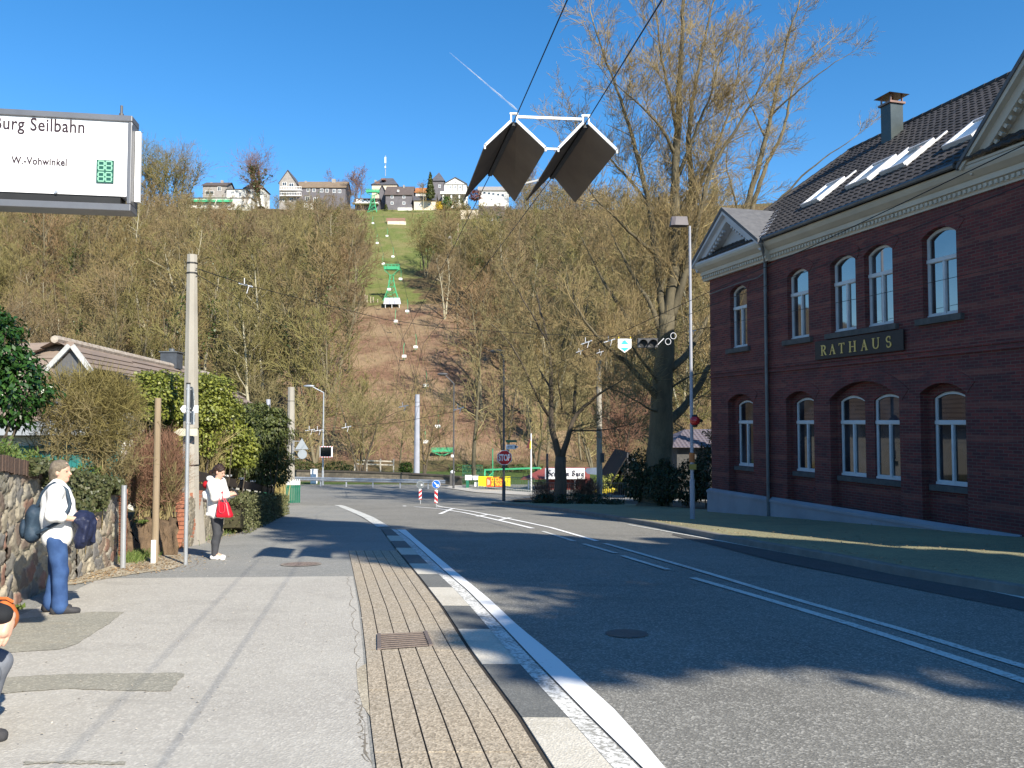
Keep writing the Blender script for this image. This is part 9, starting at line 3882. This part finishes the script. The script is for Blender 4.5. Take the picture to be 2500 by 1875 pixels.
def man():
	G0 = G(135, 1500)
	pl = placer(G0.x, G0.y, g(G0.y) + .02, 24)
	rt = thing('person', 'person in white shirt and blue jeans with navy rucksack standing by the rubble wall', 'person', (G0.x, G0.y, g(G0.y) + .02))
	c_ = V3(.02, 0, 1.545)
	f = Vector((.9, -.35, -.02)).normalized()
	hd, l, u = head(c_, f)
	sR, eR, wR = V3(-.01, -.185, 1.35), V3(-.03, -.26, 1.09), V3(.20, -.20, 1.03)
	sL, eL, wL = V3(-.01, .185, 1.35), V3(.03, .25, 1.09), V3(.25, .12, 1.04)
	legs = []
	for s_ in (-1, 1):
		fx = .05 * -s_
		legs += [(V3(0, .085 * s_, .87), V3(.02 + fx * .5, .09 * s_, .47), .085, .058), (V3(.02 + fx * .5, .09 * s_, .47), V3(fx, .095 * s_, .09), .056, .04), (V3(fx - .02, .095 * s_, .045), V3(fx + .14, .105 * s_, .035), .04, .03)]
	torso = [(V3(0, 0, .9), V3(-.01, 0, 1.08), .135, .13, .05), (V3(-.01, 0, 1.08), V3(-.015, 0, 1.28), .13, .14, .05), (V3(-.01, -.12, 1.335), V3(-.01, .12, 1.335), .075, .075, .05), (V3(-.01, 0, 1.32), V3(.01, 0, 1.46), .062, .055, .03)]
	arms = [(sR, eR, .05, .04), (eR, wR, .041, .027), (sL, eL, .05, .04), (eL, wL, .041, .027)]
	sdf_part('body', torso + legs + arms + hd + hand(wR, (1, .25, -.1), (0, -.6, .8), 1, .5) + hand(wL, (1, -.3, -.2), (0, .6, .8), 1, .5, -1), M_SKIN, rt, pl, .0095)
	face_bits(rt, pl, c_, f, l, u)
	sdf_part('hair', [('e', c_ - f * .018 + u * .045, (.100, .094, .09)), ('e', c_ - f * .045 - u * .01, (.075, .086, .095)), (c_ - f * .06 - u * .07, c_ - f * .055 - u * .09, .06, .05)] + [(c_ - f * .03 + l * .07 * s_ + u * .03, c_ - f * .02 + l * .078 * s_ - u * .02, .03, .018) for s_ in (-1, 1)], mat('grey_brown_hair', (.23, .19, .14), (.13, .105, .08), 40, .6, bump=.6), rt, pl, .01, .02)
	M_SHIRT = cloth_mat('white_shirt', (.80, .80, .79), (.74, .74, .74), .8, 9)
	W_ = wR * .35 + eR * .65
	sdf_part('shirt', [(V3(.0, -.045, .83), V3(.0, .045, .83), .14, .14, .05), (V3(0, 0, .86), V3(-.01, 0, 1.05), .158, .16, .05), (V3(-.01, 0, 1.05), V3(-.02, 0, 1.27), .16, .16, .05), (V3(.06, 0, .98), V3(.05, 0, 1.15), .12, .12, .06), (V3(-.01, -.135, 1.335), V3(-.01, .135, 1.335), .088, .088, .05), (sR, eR + V3(0, 0, .01), .076, .072, .03), (eR, W_, .072, .062, .03), (sL, eL, .076, .07, .03), (eL, eL * .6 + wL * .4, .07, .06, .03), (V3(-.01, 0, 1.37), V3(.0, 0, 1.435), .085, .068, .03)], M_SHIRT, rt, pl, .012, .03)
	M_JEAN = cloth_mat('blue_denim', (.05, .105, .25), (.025, .055, .15), .85, 6)
	je = []
	for s_ in (-1, 1):
		fx = .05 * -s_
		je += [(V3(0, .085 * s_, .80), V3(.02 + fx * .5, .09 * s_, .46), .108, .08), (V3(.02 + fx * .5, .09 * s_, .46), V3(fx, .095 * s_, .10), .079, .074), (V3(fx - .005, .095 * s_, .14), V3(fx, .095 * s_, .075), .074, .08)]
	sdf_part('jeans', je + [('e', V3(-.01, 0, .84), (.135, .155, .10))], M_JEAN, rt, pl, .011, .03)
	M_SHOE = cloth_mat('dark_shoe', (.055, .055, .06), (.035, .035, .04), .7, 20)
	for s_ in (-1, 1):
		fx = .05 * -s_
		sh = sdf_part('shoe', [(V3(fx - .05, .095 * s_, .045), V3(fx + .06, .10 * s_, .05), .05, .048), (V3(fx + .05, .10 * s_, .035), V3(fx + .17, .112 * s_, .025), .046, .036), (V3(fx - .03, .095 * s_, .05), V3(fx - .02, .095 * s_, .09), .045, .045)], M_SHOE, rt, pl, .009, .02)
	# rucksack, worn low on the back
	p0 = pl(V3(-.25, .02, .98))
	rs = thing('rucksack', 'dark navy rucksack on the back of the person in the white shirt', 'rucksack', p0)
	M_RUCK = cloth_mat('navy_nylon', (.035, .06, .09), (.02, .035, .06), .6, 12, .5)
	sdf_part('bag', [('e', V3(-.235, .02, .99), (.085, .135, .20), .05), (V3(-.24, -.07, .87), V3(-.24, .11, .87), .075, .075, .05), (V3(-.225, -.05, 1.10), V3(-.225, .08, 1.10), .06, .06, .05)], M_RUCK, rs, pl, .012, .04)
	sdf_part('front_pocket', [('e', V3(-.325, .02, .93), (.045, .10, .11), .03)], M_RUCK, rs, pl, .012, .03)
	b = MB()
	for s_ in (-1, 1):
		pts = [V3(-.215, .05 * s_, 1.14), V3(-.13, .10 * s_, 1.36), V3(-.03, .125 * s_, 1.432), V3(.09, .14 * s_, 1.36), V3(.135, .165 * s_, 1.18), V3(.05, .2 * s_, 1.02), V3(-.12, .17 * s_, .93), V3(-.21, .11 * s_, .88)]
		b.tube([pl(q) for q in resample(pts, 24)], .019, 6)
	b.build('straps', M_RUCK, rs)
	# jacket over the arm
	p0 = pl(V3(.27, -.1, .95))
	jk = thing('folded_jacket', 'dark navy padded jacket carried over the forearm of the person in the white shirt', 'jacket', p0)
	J = [('e', V3(.25, -.12, 1.02), (.10, .12, .10), .03), ('e', V3(.28, -.14, .90), (.09, .11, .14), .03), ('e', V3(.24, -.17, .80), (.07, .09, .10), .03), ('e', V3(.33, -.08, .97), (.06, .10, .12), .02), ('e', V3(.32, -.06, .82), (.06, .08, .11), .02), (V3(.19, -.2, 1.03), V3(.3, -.22, .93), .035, .03, .015), (V3(.3, -.23, 1.0), V3(.27, -.25, .8), .03, .025, .012), (V3(.37, -.14, .98), V3(.36, -.14, .78), .03, .025, .012)]
	sdf_part('shell', J, cloth_mat('navy_padded', (.022, .028, .065), (.012, .016, .04), .5, 14, .6), jk, pl, .011, .02)

man()

def woman():
	G0 = G(528, 1367)
	pl = placer(G0.x, G0.y, g(G0.y) + .015, -6)
	rt = thing('person', 'person in white jacket and grey leggings looking at a phone beside the sign pole', 'person', (G0.x, G0.y, g(G0.y) + .015))
	c_ = V3(.03, 0, 1.535)
	f = Vector((.9, 0, -.38)).normalized()
	hd, l, u = head(c_, f)
	hd = [(q[0], q[1], tuple(x * .95 for x in q[2])) + q[3:] if q[0] == 'e' else q for q in hd]
	sR, eR, wR = V3(-.02, -.16, 1.34), V3(.06, -.21, 1.10), V3(.26, -.10, 1.13)
	sL, eL, wL = V3(-.02, .16, 1.34), V3(.06, .2, 1.10), V3(.26, .08, 1.12)
	legs = []
	lg = []
	for s_ in (-1, 1):
		fx = .015 if s_ < 0 else -.06
		K, A = V3(.035 + fx * .6, .075 * s_, .46), V3(fx - .01, .08 * s_, .09)
		H_ = V3(-.005, .075 * s_, .86)
		calf = K * .6 + A * .4 + V3(-.02, 0, 0)
		legs += [(H_, K, .08, .052), (K, A, .05, .034), (A, A + V3(.13, 0, -.05), .036, .026)]
		lg += [(H_, K, .098, .068), (K, calf, .066, .064), (K, A, .056, .046), (calf, A, .062, .046)]
	body = [(V3(0, 0, .9), V3(-.01, 0, 1.1), .12, .11, .05), (V3(-.01, 0, 1.1), V3(-.02, 0, 1.28), .11, .12, .05), (V3(-.02, -.1, 1.33), V3(-.02, .1, 1.33), .065, .065, .05), (V3(-.01, 0, 1.32), V3(.015, 0, 1.46), .052, .048, .03), (sR, eR, .042, .036), (eR, wR, .036, .025), (sL, eL, .042, .036), (eL, wL, .036, .025)]
	sdf_part('body', body + legs + hd + hand(wR, (.8, .35, .35), (.3, -.7, .6), .92, .75) + hand(wL, (.8, -.35, .35), (.3, .7, .6), .92, .75, -1), M_SKIN, rt, pl, .0095)
	face_bits(rt, pl, c_, f, l, u)
	sdf_part('hair', [('e', c_ - f * .02 + u * .04, (.100, .088, .092)), ('e', c_ - f * .05 - u * .01, (.075, .08, .085)), (c_ - f * .10 - u * .045, c_ - f * .135 - u * .075, .045, .04), (c_ - f * .135 - u * .075, c_ - f * .13 - u * .11, .04, .02)], mat('dark_brown_hair', (.042, .022, .016), (.025, .014, .01), 40, .4, bump=.4), rt, pl, .01, .02)
	M_JW = cloth_mat('white_jacket', (.78, .765, .74), (.70, .685, .66), .8, 8, .4)
	W_ = wR * .88 + eR * .12
	WL = wL * .88 + eL * .12
	sdf_part('jacket', [(V3(.01, -.03, .85), V3(.0, .03, 1.0), .17, .165, .05), (V3(-.01, 0, 1.0), V3(-.03, 0, 1.24), .155, .155, .05), (V3(-.03, -.11, 1.31), V3(-.03, .11, 1.31), .10, .10, .05), (sR, eR, .088, .08, .03), (eR, W_, .078, .052, .02), (sL, eL, .088, .08, .03), (eL, WL, .078, .052, .02), (V3(-.16, -.08, 1.12), V3(-.17, .08, 1.12), .075, .075, .04), (V3(-.19, -.1, 1.16), V3(-.22, -.05, 1.06), .04, .03, .02), (V3(-.10, -.1, 1.40), V3(.06, -.09, 1.38), .04, .035, .02), (V3(-.10, .1, 1.40), V3(.06, .09, 1.38), .04, .035, .02), (V3(-.12, -.08, 1.415), V3(-.12, .08, 1.415), .045, .045, .02), (V3(-.1, -.15, .8), V3(.1, -.14, .79), .035, .03, .02)], M_JW, rt, pl, .012, .025)
	sdf_part('red_lining', [('e', V3(-.155, -.02, 1.31), (.095, .135, .08), .03)], cloth_mat('red_knit', (.42, .015, .02), (.32, .01, .015), .9, 20), rt, pl, .011, .03)
	sdf_part('leggings', lg + [('e', V3(-.01, 0, .85), (.105, .13, .09))], cloth_mat('grey_leggings', (.062, .064, .072), (.045, .047, .054), .8, 10), rt, pl, .01, .025)
	for s_ in (-1, 1):
		fx = .015 if s_ < 0 else -.06
		sdf_part('shoe', [(V3(fx - .05, .08 * s_, .042), V3(fx + .05, .08 * s_, .045), .042, .042), (V3(fx + .05, .08 * s_, .035), V3(fx + .155, .088 * s_, .026), .042, .034), (V3(fx - .03, .08 * s_, .05), V3(fx - .02, .08 * s_, .085), .042, .04)], cloth_mat('white_sneaker', (.8, .79, .78), (.7, .69, .68), .6, 14), rt, pl, .009, .02)
	p0 = pl(V3(.34, -.01, 1.19))
	ph = thing('phone', 'small dark phone in the hands of the person in the white jacket', 'phone', p0)
	b = MB()
	b.box(p0, (.012, .07, .14), Matrix.Rotation(math.radians(-40), 3, 'Y'))
	b.build('case', M_BLACK, ph, bevel=.004)
	# red handbag on the forearm
	p0 = pl(V3(.19, -.2, .9))
	hb = thing('handbag', 'bright red leather handbag hanging from the forearm of the person in the white jacket', 'handbag', p0)
	M_HB_ = mat('red_leather', (.52, .012, .03), (.42, .01, .022), 10, .4, 0, .5)
	V = []
	for z, hx_, hy_, xo in ((.76, .135, .075, .235), (.80, .14, .08, .232), (.93, .11, .06, .215), (1.02, .085, .035, .205)):
		for dx, dy in ((-1, -.6), (-.8, -1), (.8, -1), (1, -.6), (1, .6), (.8, 1), (-.8, 1), (-1, .6)):
			V.append(pl(V3(xo + hx_ * dx, -.20 + hy_ * dy, z)))
	b = MB()
	b.add(V, [(i * 8 + j, i * 8 + (j + 1) % 8, (i + 1) * 8 + (j + 1) % 8, (i + 1) * 8 + j) for i in range(3) for j in range(8)] + [tuple(range(7, -1, -1)), tuple(range(24, 32))])
	b.build('bag', M_HB_, hb, smooth=False, bevel=.01)
	b = MB()
	for yo in (-.25, -.165):
		pts = [V3(.15, yo, .99), V3(.15, yo * .6 - .08, 1.13), V3(.17, -.16, 1.215), V3(.20, yo * .6 - .08, 1.13), V3(.27, yo, .99)]
		b.tube([pl(q) for q in resample(pts, 14)], .0075, 6)
	pts = [V3(.16, -.268, .99), V3(.175, -.285, .86), V3(.23, -.285, .83), V3(.275, -.285, .87), V3(.26, -.268, .99)]
	b.tube([pl(q) for q in resample(pts, 14)], .0085, 6)
	b.build('handles', mat('pink_leather', (.6, .07, .09), (.5, .05, .07), 10, .4), hb)

woman()

def sitter():
	Y = 4.75
	gz = g(Y)
	w = P(30, 1512, Y)
	ox, oy = w.x - .5, Y + .05
	pl = placer(ox, oy, gz, 0)
	wz = w.z - gz
	rt = thing('person', 'seated person in black sleeves at the left edge, only hand and knee in view', 'person', (ox, oy, gz))
	c_ = V3(.06, 0, 1.22)
	hd, l, u = head(c_, (1, 0, 0))
	sR, eR, wR = V3(-.0, -.2, 1.02), V3(.26, -.26, .90), V3(.49, -.06, wz + .02)
	sL, eL, wL = V3(-.0, .2, 1.02), V3(.1, .27, .8), V3(.3, .18, wz)
	legs, tr = [], []
	for s_ in (-1, 1):
		kx = .385 if s_ < 0 else .3
		H_, K, A = V3(-.08, .1 * s_, .52), V3(kx, .12 * s_, .46), V3(.2, .12 * s_, .1)
		legs += [(H_, K, .085, .06), (K, A, .056, .038), (A, A + V3(.13, 0, -.05), .038, .028)]
		tr += [(H_, K, .11, .085), (K, A + V3(0, 0, .03), .085, .08)]
	hnd = hand(wR, (-.1, -.45, -.9), (.75, -.55, .35), 1.08, .35, -1)
	sdf_part('body', [(V3(0, 0, .55), V3(-.02, 0, .8), .14, .13, .05), (V3(-.02, 0, .8), V3(0, 0, .98), .13, .14, .05), (V3(0, 0, 1.0), V3(.04, 0, 1.15), .06, .055, .03), (sR, eR, .05, .042), (eR, wR, .042, .03), (sL, eL, .05, .042), (eL, wL, .042, .03)] + legs + hd + hnd + hand(wL, (.8, -.5, -.1), (.2, .5, .8), 1, .5), M_SKIN, rt, pl, .0062, .015)
	sdf_part('jacket', [(V3(0, 0, .56), V3(-.02, 0, .8), .17, .165, .05), (V3(-.02, 0, .8), V3(0, 0, .98), .165, .16, .05), (V3(0, -.15, 1.0), V3(0, .15, 1.0), .09, .09, .05), (sR, eR, .082, .07, .03), (eR, eR * .12 + wR * .88, .07, .058, .02), (sL, eL, .08, .068, .03), (eL, eL * .1 + wL * .9, .065, .05, .02)], cloth_mat('black_cloth', (.022, .024, .028), (.014, .015, .018), .8, 10), rt, pl, .012, .03)
	sdf_part('trousers', tr + [('e', V3(-.02, 0, .54), (.16, .18, .11))], cloth_mat('grey_blue_trousers', (.20, .215, .25), (.14, .155, .19), .85, 9), rt, pl, .012, .03)
	sdf_part('hair', [('e', c_ - V3(.02, 0, -.045), (.105, .092, .09)), ('e', c_ - V3(.05, 0, .01), (.07, .084, .1))], mat('short_dark_hair', (.06, .045, .035), (.04, .03, .025), 40, .6), rt, pl, .012, .02)
	for s_ in (-1, 1):
		sdf_part('shoe', [(V3(.17, .12 * s_, .045), V3(.34, .13 * s_, .035), .05, .042)], MC['dark_shoe'], rt, pl, .012, .02)
	pb_ = P(12, 1508, Y + .06)
	bg_ = thing('orange_bag', 'orange rounded bag held under the hand at the left edge', 'bag', pb_)
	c2_ = pb_
	sdf_part('bag', [('e', c2_, (.062, .08, .10), .02)], mat('orange_leather', (.52, .15, .04), (.44, .12, .035), 8, .5), bg_, lambda p: p, .011, .02)
	b = MB()
	b.tube([c2_ + V3(-.05, 0, .10), c2_ + V3(-.03, -.02, .115), c2_ + V3(.02, -.02, .115), c2_ + V3(.045, 0, .09)], .009, 6)
	b.build('handle', MC['orange_leather'], bg_)
	bn = thing('bench', 'plain wooden bench under the seated person at the left edge', 'bench', (ox - .05, oy, gz))
	b = MB()
	for i in range(3):
		b.bx(ox - .42 + i * .17, ox - .27 + i * .17, oy - .3, oy + .5, gz + .38, gz + .42)
	b.build('seat', M_WOOD, bn)
	for yy2 in (-.2, .4):
		b = MB()
		b.bx(ox - .4, ox + .02, oy + yy2 - .03, oy + yy2 + .03, gz - .05, gz + .379)
		b.build('leg', M_GALV, bn)

sitter()
